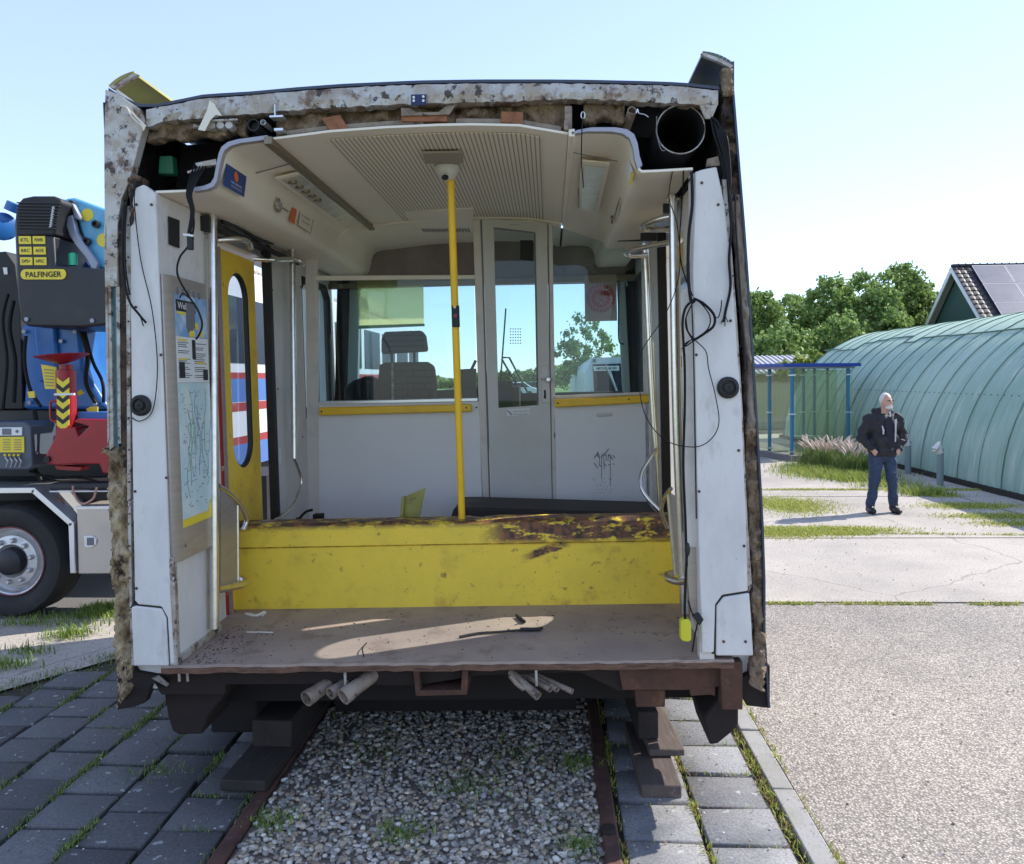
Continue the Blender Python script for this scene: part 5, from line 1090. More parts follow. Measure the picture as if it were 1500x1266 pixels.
mxx = mrange(sp.outputs[0], -.40-BX0, -.25-BX0); mzz = mrange(sp.outputs[2], .315, .355)
nz1 = n_.new('ShaderNodeTexNoise'); nz1.inputs['Scale'].default_value = 17; nz1.inputs['Detail'].default_value = 9; nz1.inputs['Roughness'].default_value = .7
mp = n_.new('ShaderNodeMapping'); mp.inputs['Scale'].default_value = (.7, 1, 1.6); l_.new(tc.outputs['Object'], mp.inputs[0]); l_.new(mp.outputs[0], nz1.inputs['Vector'])
rust1 = mmath('MULTIPLY', mmath('MULTIPLY', mxx, mzz), mrange(nz1.outputs[0], .40, .47))
edge = mmath('MAXIMUM', mmath('MULTIPLY', mrange(sp.outputs[2], .415, .445), mrange(nz1.outputs[0], .36, .50)), mmath('MULTIPLY', mmath('SUBTRACT', 1.0, mrange(mmath('ABSOLUTE', mmath('SUBTRACT', sp.outputs[2], .330), 0), .002, .006)), mrange(nz1.outputs[0], .40, .60, .15, .9)))
# diagonal smear under the step
dg_ = mmath('ADD', sp.outputs[2], mmath('MULTIPLY', sp.outputs[0], -.33)); off = .27-.33*(-.10-BX0)
band = mmath('SUBTRACT', 1.0, mrange(mmath('ABSOLUTE', mmath('SUBTRACT', mmath('ADD', dg_, mmath('MULTIPLY', nz1.outputs[0], .06)), off+.03), 0), .016, .030)); bx_ = mmath('MULTIPLY', mrange(sp.outputs[0], -.18-BX0, -.10-BX0), mrange(sp.outputs[0], .10-BX0, .04-BX0))
smear = mmath('MULTIPLY', mmath('MULTIPLY', band, bx_), mrange(nz1.outputs[0], .36, .46))
tot = mmath('MAXIMUM', mmath('MAXIMUM', rust1, edge), smear)
rc = n_.new('ShaderNodeMix'); rc.data_type = 'RGBA'; rc.inputs[6].default_value = (.22, .085, .04, 1); rc.inputs[7].default_value = (.06, .035, .025, 1); nz2 = n_.new('ShaderNodeTexNoise'); nz2.inputs['Scale'].default_value = 30; l_.new(tc.outputs['Object'], nz2.inputs['Vector']); l_.new(mrange(nz2.outputs[0], .4, .6), rc.inputs[0])
fm = n_.new('ShaderNodeMix'); fm.data_type = 'RGBA'; l_.new(tot, fm.inputs[0]); l_.new(srcs, fm.inputs[6]); l_.new(rc.outputs[2], fm.inputs[7]); l_.new(fm.outputs[2], bsdf.inputs['Base Color'])
bb.add(vs, fs); loose('yellow_beam', bb, 'beam_yellow', 'long yellow steel beam with a rusty scraped upper edge lying across the railcar floor', 'beam', angle=25)
mb = MB(); mb.prism([VZ(x, y, 1.14) if 0 else V(x, y, 1.15) for x, y in ((588, 764), (592, 728), (623, 715), (614, 764))], (0, .006, 0)); mb.prism([V(x, y, 1.15) for x, y in ((586, 764), (590, 727), (594, 727), (591, 764))], (0, -.03, 0)); mb.prism([V(x, y, 1.15) for x, y in ((588, 760), (614, 760), (608, 840), (586, 840))], (0, .006, 0)); loose('yellow_plate', mb, 'olive_paint', 'small bent yellow metal plate standing behind the long yellow beam', 'plate', bevel=.001)
mb = MB(); mb.prism([V(x, y, 1.35) for x, y in ((664, 747), (668, 744), (695, 744), (962, 752), (962, 830), (655, 830), (656, 770))], (0, .45, 0)); loose('black_tray', mb, M('tray_black', (.02, .015, .014), .6), 'black flat housing with pale top edge lying behind the yellow beam at right', 'housing', bevel=.01)
bpy.data.objects['black_tray']['label'] = 'black flat housing lying behind the yellow beam at the foot of the white cab door'
mb = MB(); mb.tube(smoothpath([V(435, 765, 1.1), V(440, 758, 1.1), V(448, 750, 1.1), V(458, 747, 1.1)], 5), .008, 6); mb.tube(smoothpath([V(434, 760, 1.1), V(446, 764, 1.1), V(460, 768, 1.1)], 5), .010, 6); mb.box(V(434, 0, 1.1).x, V(447, 0, 1.1).x, 1.08, 1.14, FZ, V(0, 762, 1.1).z); loose('hose_tangle', mb, 'cable', 'small tangle of black hose behind the left end of the yellow beam', 'hose')
mb = MB(); pts = [VZ(x, y, FZ+.008) for x, y in ((673, 933), (700, 928), (730, 926), (765, 923), (795, 920))]; mb.tube(smoothpath(pts, 5), [.006]*21, 7); mb.tube([VZ(762, 922, FZ+.014), VZ(792, 922, FZ+.010)], .009, 6); loose('black_strip', mb, 'rubber', 'long black strip of rubber lying in the patch of sunlight on the floor', 'strip')
mb = MB(); mb.tube([VZ(757, 902, FZ+.01), VZ(768, 911, FZ+.012)], .009, 6); mb.tube([VZ(763, 906, FZ+.03), VZ(766, 910, FZ+.004)], .006, 6); loose('debris', mb, 'rubber', 'short black crumb of rubber on the floor at the far edge of the sunlit patch', 'debris')
mb = MB(); mb.tube([VZ(361, 926, FZ+.004), VZ(400, 926.5, FZ+.004)], .003, 5); loose('stick', mb, 'paper', 'thin white stick lying on the floor left of the sunlit patch', 'stick')
mb = MB(); mb.tube(smoothpath([VZ(360, 899, FZ+.006), VZ(375, 902, FZ+.008), VZ(388, 897, FZ+.010), VZ(384, 902, FZ+.006)], 4), [.006, .007, .01, .008, .006, .007, .008, .009, .009, .008, .007, .006, .006], 6); loose('paper_scrap', mb, 'paper', 'crumpled white scrap on the floor in front of the yellow beam', 'scrap')
mb = MB(); mb.tube(smoothpath([VZ(537, 942, FZ+.004), VZ(531, 950, FZ+.02), VZ(533, 962, FZ+.004)], 5), .0028, 5); loose('wire_scrap', mb, 'cable', 'short curled black wire in the sunlit patch near the floor edge', 'wire')
rg = np.random.RandomState(8); P = []
for k in range(420):
    if k < 220: x, y = -1.60+abs(rg.normal(0, .10)), rg.uniform(.0, .55)
    else: x, y = rg.uniform(-1.5, .6), rg.uniform(.02, .8)
    P.append((x, y))
ni = len(ico_v); VS = []; 
for k, (x, y) in enumerate(P):
    s = rg.uniform(.001, .0042)*np.array([rg.uniform(.7, 1.8), 1, .5]); VS.append(ico_v*s+np.array([x, y, FZ+.0015]))
f = (ico_f[None]+(np.arange(len(P))*ni)[:, None, None]).reshape(-1, 3); o = npmesh('floor_grit', np.concatenate(VS), f, 'foam_dark'); o.matrix_world = VM; tag(o, 'dark grit and rust crumbs scattered over the railcar floor', 'grit', kind='stuff')

# ------------------------------------------------------------------ TIMBERS UNDER THE RAILCAR
M('timber', (.040, .030, .026), .85, spots=[((.02, .015, .013), 6, .4, .65, .8), ((.085, .065, .055), 22, .58, .72, .8)], bump=(35, .7, .006), stretch=(1, .2, 1))
M('timber_light', (.11, .082, .07), .85, spots=[((.06, .045, .04), 6, .4, .65, .8), ((.2, .16, .14), 22, .58, .72, .8)], bump=(35, .7, .006), stretch=(1, .2, 1))
def timber(x0, x1, y0, y1, z0, z1, rz, mat, label):
    mb = MB(); w_, l_, h_ = x1-x0, y1-y0, z1-z0; nseg = 10
    for i in range(nseg):
        a, b_ = -l_/2+l_*i/nseg, -l_/2+l_*(i+1)/nseg
        mb.box(-w_/2, w_/2, a, b_, 0, h_) if 0 else None
    mb = MB(); mb.box(-w_/2, w_/2, -l_/2, l_/2, 0, h_); o = build('timber', mb, mat, None, bevel=.008); o.location = ((x0+x1)/2, (y0+y1)/2, z0); o.rotation_euler = (0, 0, rz); return tag(o, label, 'timber', 'timbers under the railcar')
timber(-1.50, -1.285, .17, 1.25, .013, .065, -.03, 'timber', 'dark plank lying flat on the left rail, its near end on the slabs')
timber(-1.47, -1.27, .50, 1.9, .066, .20, -.02, 'timber', 'thick dark timber stacked on the plank over the left rail')
timber(.385, .565, .18, .86, .0, .062, .02, 'timber_light', 'short plank lying flat on the right slabs, lowest and nearest')
timber(.43, .60, .45, 1.45, .064, .10, .06, 'timber_light', 'thin board on top of the short right plank')
timber(.385, .485, .55, 1.9, .101, .24, .05, 'timber', 'round edged heavy timber on top of the right stack under the sill')
mb = MB(); c = G(752/3+640 if 0 else 891, 1222); mb.lathe([(.03, 0), (.035, .015), (.030, .03)], c, (0, 0, 1), 14); tag(build('rusty_cap', mb, 'dark_rust'), 'small dark cap sitting on the right rail at the edge of the shadow', 'cap')

# ------------------------------------------------------------------ CRANE TRUCK (left, beyond the railcar)
TY = 2.95
trk = empty('crane_truck', G(-60, 903) * 1.0); trk.location.z = 0
tag(trk, 'blue and black loader crane truck with red outrigger parked at the left', 'crane truck')
def tp(name, mb, mat, bevel=0, parent=None, label=None, **k):
    p = parent or trk; off = trk.location
    if parent is None: mb.v = [tuple(Vector(v)-off) for v in mb.v]
    else: mb.v = [tuple(Vector(v)-off) for v in mb.v]
    return build(name, mb, mat, p, bevel=bevel, label=label, **k)
def WPoly(mb, poly, Y, t): return mb.prism([W(x, y, Y) for x, y in poly], (0, t, 0))
def tw(name, poly, Y, t, mat, bevel=.01, parent=None, **k):
    mb = MB(); WPoly(mb, poly, Y, t); return tp(name, mb, mat, bevel=bevel, parent=parent, **k)
# chassis and dark body
tw('chassis', [(-420, 704), (160, 704), (160, 735), (-420, 735)], TY+.25, .9, 'truck_dark')
tw('body', [(-420, 600), (200, 600), (200, 706), (-420, 706)], TY+.55, .9, 'truck_black')
tw('body', [(-420, 375), (-60, 375), (8, 368), (22, 388), (30, 460), (34, 600), (-420, 600)], TY+.5, .9, 'truck_dark')
tw('body', [(34, 480), (200, 480), (200, 600), (34, 600)], TY+.9, .5, 'truck_dark')
tw('body_lamp', [(4, 392), (10, 392), (11, 402), (6, 402)], TY+.49, .01, 'sticker_white', 0)
tw('cross_member', [(34, 588), (200, 592), (200, 600), (34, 598)], TY+.45, .2, 'truck_black')
# column
tw('crane_column', [(30, 476), (116, 476), (122, 540), (150, 586), (160, 600), (34, 600), (36, 560)], TY+.35, .5, 'truck_blue', .03)
tw('crane_column', [(48, 478), (80, 478), (84, 560), (56, 560)], TY+.30, .1, 'truck_blue', .02)
# housing with ribbed hood
hs = tw('crane_housing', [(20, 330), (24, 296), (30, 344), (78, 344), (80, 389), (205, 397), (205, 466), (150, 477), (118, 480), (40, 478), (30, 470), (25, 440)], TY-.15, .75, 'truck_black', .02)
rib = MB(); pts = [(23, 345), (22, 320), (25, 299), (33, 290), (48, 287), (78, 287), (88, 291), (91, 297), (84, 312), (80, 345)]; WPoly(rib, pts, TY-.16, .7); tp('ribbed_hood', rib, 'truck_dark', bevel=.015, parent=None)
rib = MB()
for k in range(9): WPoly(rib, [(24+k*.1, 296+k*4.6), (87-k*.9, 297+k*4.6), (87-k*.9, 298.4+k*4.6), (24+k*.1, 297.4+k*4.6)], TY-.175, .02)
tp('hood_rib', rib, 'truck_black')
rib = MB()
for k in range(11): WPoly(rib, [(76-k*.4, 304+k*2.8), (79-k*.4, 302+k*2.8), (79-k*.4, 303.3+k*2.8), (76-k*.4, 305.3+k*2.8)], TY-.178, .02)
tp('hood_vent', rib, 'sticker_white')
# plates
for i, (a, b_) in enumerate((('KTL', 'POWER'), ('RRC', 'AOS'), ('DPS+', 'HPSC'))):
    for j, s in enumerate((a, b_)):
        x0 = 27+j*20.5+i*1.0; y0 = 346+i*15.5
        pm_ = tw('label_plate', [(x0, y0), (x0+18, y0), (x0+18.5, y0+11.5), (x0+.5, y0+11.5)], TY-.158, .008, 'sticker_yellow', .001)
        pm2 = MB(); pm2.text(s, W(x0+9.2, y0+5.6, TY-.160), (1, 0, 0), (0, 0, 1), .026, .066, .015); tp('lettering', pm2, 'ink', parent=pm_, smooth=False)
pill = [(30+6.5-6.5*math.cos(a), 402-7.5*math.sin(a)) for a in np.linspace(math.pi/2, -math.pi/2, 9)]+[(90+6.5*math.cos(a), 402-7.5*math.sin(a)) for a in np.linspace(-math.pi/2, math.pi/2, 9)]
pl_ = tw('brand_plate', pill, TY-.160, .010, 'sticker_yellow', .001); pm2 = MB(); pm2.text('PALFINGER', W(63.5, 402, TY-.163), (1, 0, 0), (0, 0, 1), .044, .285, .02); tp('lettering', pm2, 'ink', parent=pl_, smooth=False)
# boom, linkage, cylinder
tw('crane_boom', [(94, 291), (108, 289), (160, 308), (250, 330), (250, 402), (140, 394), (122, 350), (112, 318), (96, 318)], TY+.05, .35, 'crane_cyan', .02)
tw('boom_link', [(98, 317), (106, 314), (112, 340), (122, 356), (134, 372), (143, 385), (142, 396), (133, 394), (125, 378), (110, 360), (101, 345), (96, 330)], TY-.02, .05, M('link_grey', (.28, .30, .36), .4, .4), .01)
tw('boom_link', [(103, 297), (107, 298), (117, 318), (116, 323), (108, 320)], TY-.02, .05, 'link_grey', .01)
mb = MB()
for x, y in ((142, 329), (129, 354), (106, 300), (104, 328), (139, 389)): mb.lathe([(.030, 0), (.030, -.03), (.016, -.035), (.014, -.01)], W(x, y, TY+.03), (0, 1, 0), 18)
tp('pivot_pin', mb, 'truck_black')
mb = MB(); mb.lathe([(.05, 0), (.05, -.004)], W(128, 315, TY+.05), (0, 1, 0), 20); mb.lathe([(.05, 0), (.055, -.004)], W(152, 352, TY+.05), (0, 1, 0), 20); rl = tp('round_label', mb, 'sticker_yellow')
mb = MB(); mb.tube([W(86, 335, TY+.2), W(92, 318, TY+.2)], .10, 18); mb.tube([W(88, 330, TY+.25), W(112, 372, TY+.3)], .055, 14); mb.tube([W(112, 372, TY+.3), W(150, 430, TY+.3)], .04, 14); tp('boom_cylinder', mb, 'truck_blue')
tw('blue_flange', [(88, 297), (93, 291), (97, 300), (95, 322), (90, 320)], TY, .2, 'truck_blue')
mb = MB(); mb.tube([W(22, 333, TY+.2), W(6, 333, TY+.2)], .055, 16); mb.lathe([(.09, 0), (.11, .03), (.11, .07), (.06, .09)], W(0, 333, TY+.1), (.8, -.5, 0), 22); mb.tube([W(22, 298, TY+.1), W(17, 310, TY+.1)], .06, 12); tp('crane_pivot', mb, 'truck_blue')
mb = MB(); mb.lathe([(.033, 0), (.033, .09), (.02, .1)], W(107, 389, TY+.0), (0, 0, 1), 16); tp('beacon', mb, 'green_lamp')
# hoses, bolts
for k, pts in enumerate([[(38, 492), (36, 530), (44, 570), (60, 596)], [(118, 486), (128, 520), (126, 560), (140, 590)], [(124, 486), (136, 530), (150, 560), (152, 590)], [(20, 440), (14, 480), (22, 530), (20, 590)], [(12, 430), (4, 470), (10, 530), (4, 600)], [(50, 600), (56, 640), (50, 680), (60, 704)], [(44, 690), (80, 700), (120, 700), (150, 708)]]):
    mb = MB(); mb.tube(smoothpath([W(x, y, TY+.12+.03*(k % 3)) for x, y in pts], 6), .014+.004*(k % 2), 8); tp('hose', mb, 'cable')
for x, y in ((36, 486), (110, 486), (60, 498), (90, 500), (44, 590), (140, 592), (136, 470), (40, 468)):
    mb = MB(); mb.lathe([(.018, 0), (.018, -.014)], W(x, y, TY+(.33 if y > 480 else -.15)), (0, 1, 0), 6); tp('bolt', mb, 'link_grey' if 'link_grey' in MATS else 'raw_metal')
# outrigger
mb = MB(); c = W(92, 533, TY-.05); mb.lathe([(.03, .0), (.12, .03), (.20, .062), (.205, .07), (.03, .055)], c, (-.08, 0, 1), 8); ou = tp('outrigger_foot', mb, 'red_paint', angle=20)
mb = MB(); c0, c1 = W(96, 536, TY-.03), W(98, 640, TY-.03); mb.tube([c0+Vector((0, 0, .01)), c0-Vector((0, 0, .03)), c0-Vector((0, 0, .035)), c1], [.05, .05, .072, .076], 20); tp('outrigger_leg', mb, 'red_paint')
tw('outrigger_base', [(82, 628), (110, 626), (114, 640), (130, 625), (107, 618), (112, 614), (205, 616), (205, 692), (150, 694), (145, 680), (115, 680), (84, 682), (68, 680), (64, 672), (70, 660), (78, 645)], TY-.12, .3, 'red_paint', .012)
tw('outrigger_base', [(80, 682), (120, 684), (118, 690), (82, 688)], TY-.05, .12, 'red_paint', .005)
mb = MB(); mb.lathe([(.025, 0), (.025, -.02)], W(70, 673, TY-.12), (0, 1, 0), 14); tp('pivot_pin', mb, 'truck_dark')
for k in range(5):
    y = 553+k*15.5
    yl = tw('chevron', [(83, y), (92, y+7), (101, y), (101, y+8), (92, y+15.5), (83, y+8)], TY-.112, .006, 'sticker_yellow', 0)
for k in range(4):
    y = 561+k*15.5; tw('chevron', [(83, y), (92, y+7.4), (101, y), (101, y+7.4), (92, y+14.8), (83, y+7.4)], TY-.111, .004, 'ink', 0)
tw('leg_band', [(79, 576.5), (108, 576), (108, 579), (79, 579.5)], TY-.115, .02, 'sticker_white', 0)
mb = MB(); mb.tube(smoothpath([W(83, 588, TY-.08), W(77, 588, TY-.08), (W(74, 592, TY-.08)), W(74, 612, TY-.08), W(78, 617, TY-.08), W(84, 617, TY-.08)], 3), .009, 8); tp('leg_handle', mb, 'red_paint')
yp_ = tw('instruction_plate', [(60, 534), (82, 538), (82, 570), (66, 570)], TY+.1, .01, 'sticker_yellow', .001)
mb = MB()
for k in range(6): WPoly(mb, [(64+k*.5, 541+k*4.6), (79, 542+k*4.6), (79, 543+k*4.6), (64+k*.5, 542+k*4.6)], TY+.095, .004)
tp('plate_lines', mb, 'ink_grey', parent=yp_)
tw('small_plate', [(40, 574), (50, 573), (51, 583), (42, 583)], TY+.1, .01, 'sticker_yellow', .001); tw('small_plate', [(112, 575), (118, 571), (123, 576), (115, 580)], TY+.1, .01, 'sticker_yellow', .001); tw('small_plate', [(126, 599), (132, 596), (143, 596), (143, 604), (128, 603)], TY+.1, .01, 'sticker_yellow', .001)
tw('blue_block', [(114, 604), (205, 604), (205, 616), (114, 616)], TY-.02, .2, M('block_blue', (.02, .12, .38), .4), .005)
# control box
cb = tw('control_box', [(-90, 620), (34, 618), (45, 624), (48, 684), (40, 688), (-90, 688)], TY-.1, .35, M('box_grey', (.075, .095, .125), .45), .01)
tw('control_panel', [(-60, 627), (32, 626), (32, 638), (-60, 639)], TY-.11, .012, 'sticker_white', .002, parent=cb)
cp = tw('instruction_plate', [(-60, 641), (35, 640), (35.5, 663), (-60, 663)], TY-.11, .01, 'sticker_yellow', .002, parent=cb)
mb = MB()
for k in range(5):
    for x in (-18, 4, 20): WPoly(mb, [(x, 644+k*3.6), (x+11, 644+k*3.6), (x+11, 644.8+k*3.6), (x, 644.8+k*3.6)], TY-.114, .003)
WPoly(mb, [(3, 628), (16, 628), (16, 637), (3, 637)], TY-.114, .003); mb.lathe([(.012, 0), (.012, -.004)], W(25, 632, TY-.111), (0, 1, 0), 12); tp('panel_marks', mb, 'ink_grey', parent=cb, smooth=False)
mb = MB()
for k in range(4): mb.ball(W(7.5+k*6.5, 667, TY-.12), .011, 10, 6)
tp('lever_knob', mb, 'sticker_yellow', parent=cb)
mb = MB()
for k in range(4): mb.tube([W(8+k*6.5, 670, TY-.11), W(12+k*6.5, 676, TY-.15), W(9+k*6.5, 684, TY-.12)], .006, 6)
tp('lever', mb, 'alu', parent=cb)
# mudguard, toolbox, side bar, wheels
def strip(name, pts, wdt, Y, t, mat):
    mb = MB()
    for (x0, y0), (x1, y1) in zip(pts, pts[1:]):
        L = math.hypot(x1-x0, y1-y0); nx, ny = -(y1-y0)/L*wdt, (x1-x0)/L*wdt
        WPoly(mb, [(x0, y0), (x1, y1), (x1+nx, y1+ny), (x0+nx, y0+ny)], Y, t)
    return tp(name, mb, mat, bevel=.004)
strip('mudguard', [(-120, 716), (50, 714.5), (108, 766), (110.5, 840)], 8, TY-.12, .55, 'alu')
tbx = tw('toolbox', [(112, 743), (210, 742), (210, 840), (114.5, 841)], TY-.1, .5, 'box_steel', .008)
tw('toolbox_lid', [(110.5, 742), (210, 741), (210, 746), (111, 747)], TY-.105, .02, 'alu', .003, parent=tbx)
latch = tw('latch', [(122.5, 785), (135, 784.5), (141.5, 790), (141.5, 797), (135, 802.5), (123, 803)], TY-.11, .02, 'alu', .004, parent=tbx); tw('latch_grip', [(127, 788), (137, 788), (137, 799), (127, 799)], TY-.114, .02, 'ink_grey', .002, parent=tbx)
tw('side_bar', [(72, 708), (205, 706), (205, 718.5), (72, 719)], TY-.08, .12, 'truck_black', .02); tw('white_line', [(72, 719.4), (205, 718.8), (205, 720.5), (72, 721.2)], TY-.085, .02, 'sticker_white', .001)
mb = MB(); mb.tube(smoothpath([W(107, 712, TY-.12), W(108, 722, TY-.13), W(115, 735, TY-.14), (W(124, 738, TY-.14)), W(136, 731, TY-.14), W(140, 721, TY-.13), W(142, 714, TY-.12)], 5), .009, 8); tp('rope_loop', mb, M('rope', (.45, .26, .20), .8))
mb = MB(); mb.tube([W(80, 728, TY), W(94, 740, TY)], .012, 6); mb.tube([W(90, 730, TY), W(84, 740, TY)], .010, 6); tp('hook', mb, 'orange_rust')
def wheel(px, py, Y):
    c = W(px, py, Y); R = (G(px, 903).y and c.z)
    mb = MB(); k = 82/80.5; R = c.z
    mb.lathe([(R*.62, .0), (R*.70, -.03), (R*.84, -.055), (R*.94, -.045), (R*.985, -.01), (R, .05), (R, .25), (R*.9, .3), (R*.5, .3)], c, (0, 1, 0), 64, caps=False); ty = tp('wheel', mb, 'tyre')
    mb = MB(); mb.lathe([(R*.63, .02), (R*.60, -.005), (R*.575, .0), (R*.56, .05), (R*.50, .07), (R*.46, .05), (R*.45, .012), (R*.30, .0), (R*.26, .02), (R*.22, .03)], c, (0, 1, 0), 48, caps=False); tp('rim', mb, 'rim', parent=ty)
    mb = MB(); mb.lathe([(R*.245, .025), (R*.23, -.05), (R*.15, -.07), (R*.02, -.072)], c, (0, 1, 0), 24); tp('hub', mb, 'truck_black', parent=ty)
    mb = MB(); mb.tube([c+Vector((R*.61*math.cos(a), -.012, R*.61*math.sin(a))) for a in np.linspace(0, 2*math.pi, 49)[:-1]], .006, 6, closed=True); tp('rim_line', mb, M('rim_red', (.20, .05, .05), .6), parent=ty)
    mb = MB()
    for q in range(10):
        a = 2*math.pi*(q+.3)/10; mb.lathe([(.022, .01), (.020, -.02), (.010, -.03)], c+Vector((R*.37*math.cos(a), 0, R*.37*math.sin(a))), (0, 1, 0), 10)
    tp('wheel_nut', mb, 'rim', parent=ty)
wheel(17, 822, TY-.05); wheel(-190, 822, TY-.05)
mb = MB(); mb.box(G(-400, 850, 0).x if 0 else -7, -2.6, TY+1.0, TY+1.8, .35, 1.0); tp('chassis', mb, 'truck_dark')

# ------------------------------------------------------------------ BLUE AND WHITE TRAMCAR beyond the door
tr_ = empty('striped_railcar', (-5.2, 14, 0)); tag(tr_, 'white and blue railcar with red stripes standing beyond the yellow door', 'railcar')
def bp(name, x0, x1, y0, y1, z0, z1, mat, root, bevel=0, parent=None):
    mb = MB(); o_ = root.location; mb.box(x0-o_.x, x1-o_.x, y0-o_.y, y1-o_.y, z0-o_.z, z1-o_.z); return build(name, mb, mat, parent or root, bevel=bevel)
M('tram_white', (.62, .64, .67), .35, spots=[((.45, .45, .45), 2, .5, .75, .5)]); M('tram_blue', (.07, .16, .42), .35); M('tram_red', (.30, .03, .035), .4); M('tram_glass', (.012, .018, .035), .35, spec=.25)
TX = -4.0
bp('body', TX-2.6, TX, 6.2, 21, .75, 3.35, 'tram_white', tr_, .06)
for (z0, z1, m) in ((1.90, 1.98, 'tram_red'), (1.60, 1.90, 'tram_blue'), (1.48, 1.59, 'tram_red'), (1.05, 1.15, 'tram_red'), (.74, 1.05, 'tram_blue')): bp('stripe', TX-.01, TX+.004, 6.26, 20.95, z0, z1, m, tr_)
for y in np.arange(6.6, 20.5, 1.9):
    bp('window', TX-.05, TX+.008, y, y+1.6, 2.10, 2.95, 'tram_glass', tr_)
mb = MB(); o_ = tr_.location
for y in (9.0, 13.5): mb.text('elion', Vector((TX+.006, y, 1.30))-o_, (0, 1, 0), (0, 0, 1), .22, 1.1)
build('lettering', mb, 'ink', tr_, smooth=False)
bp('underframe', TX-2.4, TX-.2, 6.5, 20.8, .25, .75, 'truck_dark', tr_); bp('roof', TX-2.4, TX-.2, 6.4, 20.8, 3.35, 3.5, 'raw_metal', tr_, .05)
# white coach with slanted front seen through the left part of the windscreen
wc = empty('white_tramcar', (-3.2, 24, 0)); tag(wc, 'white tramcar with dark window band seen behind the driver seat headrest', 'tramcar')
def wbox(name, poly, Y, t, mat, bevel=.02):
    mb = MB(); WPoly(mb, poly, Y, t); mb.v = [tuple(Vector(v)-wc.location) for v in mb.v]; return build(name, mb, mat, wc, bevel=bevel)
wbox('body', [(500, 432), (537, 436), (553, 500), (560, 525), (566, 590), (500, 590)], 20.0, 2.4, 'tram_white'); wbox('window_band', [(500, 512), (552, 518), (556, 540), (500, 532)], 19.97, .02, 'tram_glass', 0); wbox('skirt', [(500, 585), (568, 585), (568, 592), (500, 592)], 20.0, 2.4, 'truck_dark', 0)
# white tram facing, right through the windscreen
wt = empty('white_tram', (2.6, 42, 0)); tag(wt, 'white tram with a destination board seen through the right window', 'tram')
o_ = wt.location
def wtp(name, poly, Y, t, mat, bevel=0, parent=None):
    mb = MB(); WPoly(mb, poly, Y, t); mb.v = [tuple(Vector(v)-o_) for v in mb.v]; return build(name, mb, mat, parent or wt, bevel=bevel)
mb = MB(); f_ = [W(x, y, 38) for x, y in ((858, 592), (930, 592), (930, 522), (866, 524.5), (858, 545))]; b_ = [W(x, y, 52) for x, y in ((836, 588), (890, 588), (890, 538), (842, 540), (835, 548))]
vs = [p-o_ for p in f_+b_]; mb.add(vs, [(0, 1, 2, 3, 4), (9, 8, 7, 6, 5)]+[(i, i+5, (i+1) % 5+5, (i+1) % 5) for i in range(5)]); build('body', mb, 'tram_white', wt, smooth=False)
wtp('windscreen', [(868, 534), (928, 532), (928, 582), (871, 583)], 37.95, .03, 'tram_glass'); dp_ = wtp('destination_board', [(869, 536.5), (907, 536), (907, 543), (870, 543.5)], 37.9, .03, 'sticker_white')
mb = MB(); mb.text('AMSTERDAM 1001', W(888, 539.6, 37.88)-o_, (1, 0, 0), (0, 0, 1), .13, 1.05, .01); build('lettering', mb, 'ink', dp_, smooth=False)
wtp('head_lamp', [(868, 526), (873, 526), (873, 531), (868, 531)], 37.95, .03, 'ink_grey')
mb = MB(); mb.tube([W(893, 542, 37.8)-o_, W(904, 574, 37.8)-o_], .04, 6); build('wiper', mb, 'sticker_white', wt)
# two parked cars far away, behind the cab door glass
def car(loc, rz, c, label):
    r = empty('parked_car', loc, rz); tag(r, label, 'car', 'cars parked far away')
    mb = MB(); pr = [(-2.1, .35), (-2.1, .75), (-1.9, .85), (-1.2, .95), (-.6, 1.42), (.9, 1.45), (1.6, .98), (2.1, .85), (2.15, .35)]
    mb.prism([(x, -.85, z) for x, z in pr], (0, 1.7, 0)); build('body', mb, c, r, bevel=.06)
    mb = MB(); mb.prism([(x, -.86, z) for x, z in ((-1.0, .97), (-.5, 1.36), (.85, 1.38), (1.35, .99))], (0, 1.72, 0)); build('window', mb, 'tram_glass', r)
    for x in (-1.35, 1.35):
        for y in (-.86, .70): mb = MB(); mb.lathe([(.2, -.02), (.32, 0), (.32, .16), (.2, .17)], (x, y, .32), (0, 1, 0), 18); build('wheel', mb, 'tyre', r)
p = G(752, 583); car((p.x, p.y, 0), .2, 'tram_white', 'white car parked far away, seen through the cab door pane'); p = G(776, 581); car((p.x, p.y, 0), .1, 'green_lamp' if 0 else M('car_green', (.04, .16, .10), .3), 'green car parked far away, seen through the cab door pane')

# ------------------------------------------------------------------ GREEN ARCHED HUT (right)
hut = empty('arched_hut', (10.1, 16, 0)); tag(hut, 'long pale green half round corrugated metal hut at the right edge', 'building')
mh = bpy.data.materials.new('hut_green'); mh.use_nodes = True; n_ = mh.node_tree.nodes; l_ = mh.node_tree.links; b_ = n_['Principled BSDF']; b_.inputs['Roughness'].default_value = .8; b_.inputs['Specular IOR Level'].default_value = .25; MATS['hut_green'] = mh
tc = n_.new('ShaderNodeTexCoord'); 
def nz(scale, det=6, vec=None, st=None):
    t = n_.new('ShaderNodeTexNoise'); t.inputs['Scale'].default_value = scale; t.inputs['Detail'].default_value = det; m_ = n_.new('ShaderNodeMapping'); m_.inputs['Scale'].default_value = st or (1, 1, 1); l_.new(tc.outputs['Object'], m_.inputs[0]); l_.new(m_.outputs[0], t.inputs['Vector']); return t.outputs[0]
def mixc(f, a, b2):
    m_ = n_.new('ShaderNodeMix'); m_.data_type = 'RGBA'; l_.new(f, m_.inputs[0])
    for i_, q in ((6, a), (7, b2)):
        if isinstance(q, tuple): m_.inputs[i_].default_value = (*q, 1)
        else: l_.new(q, m_.inputs[i_])
    return m_.outputs[2]
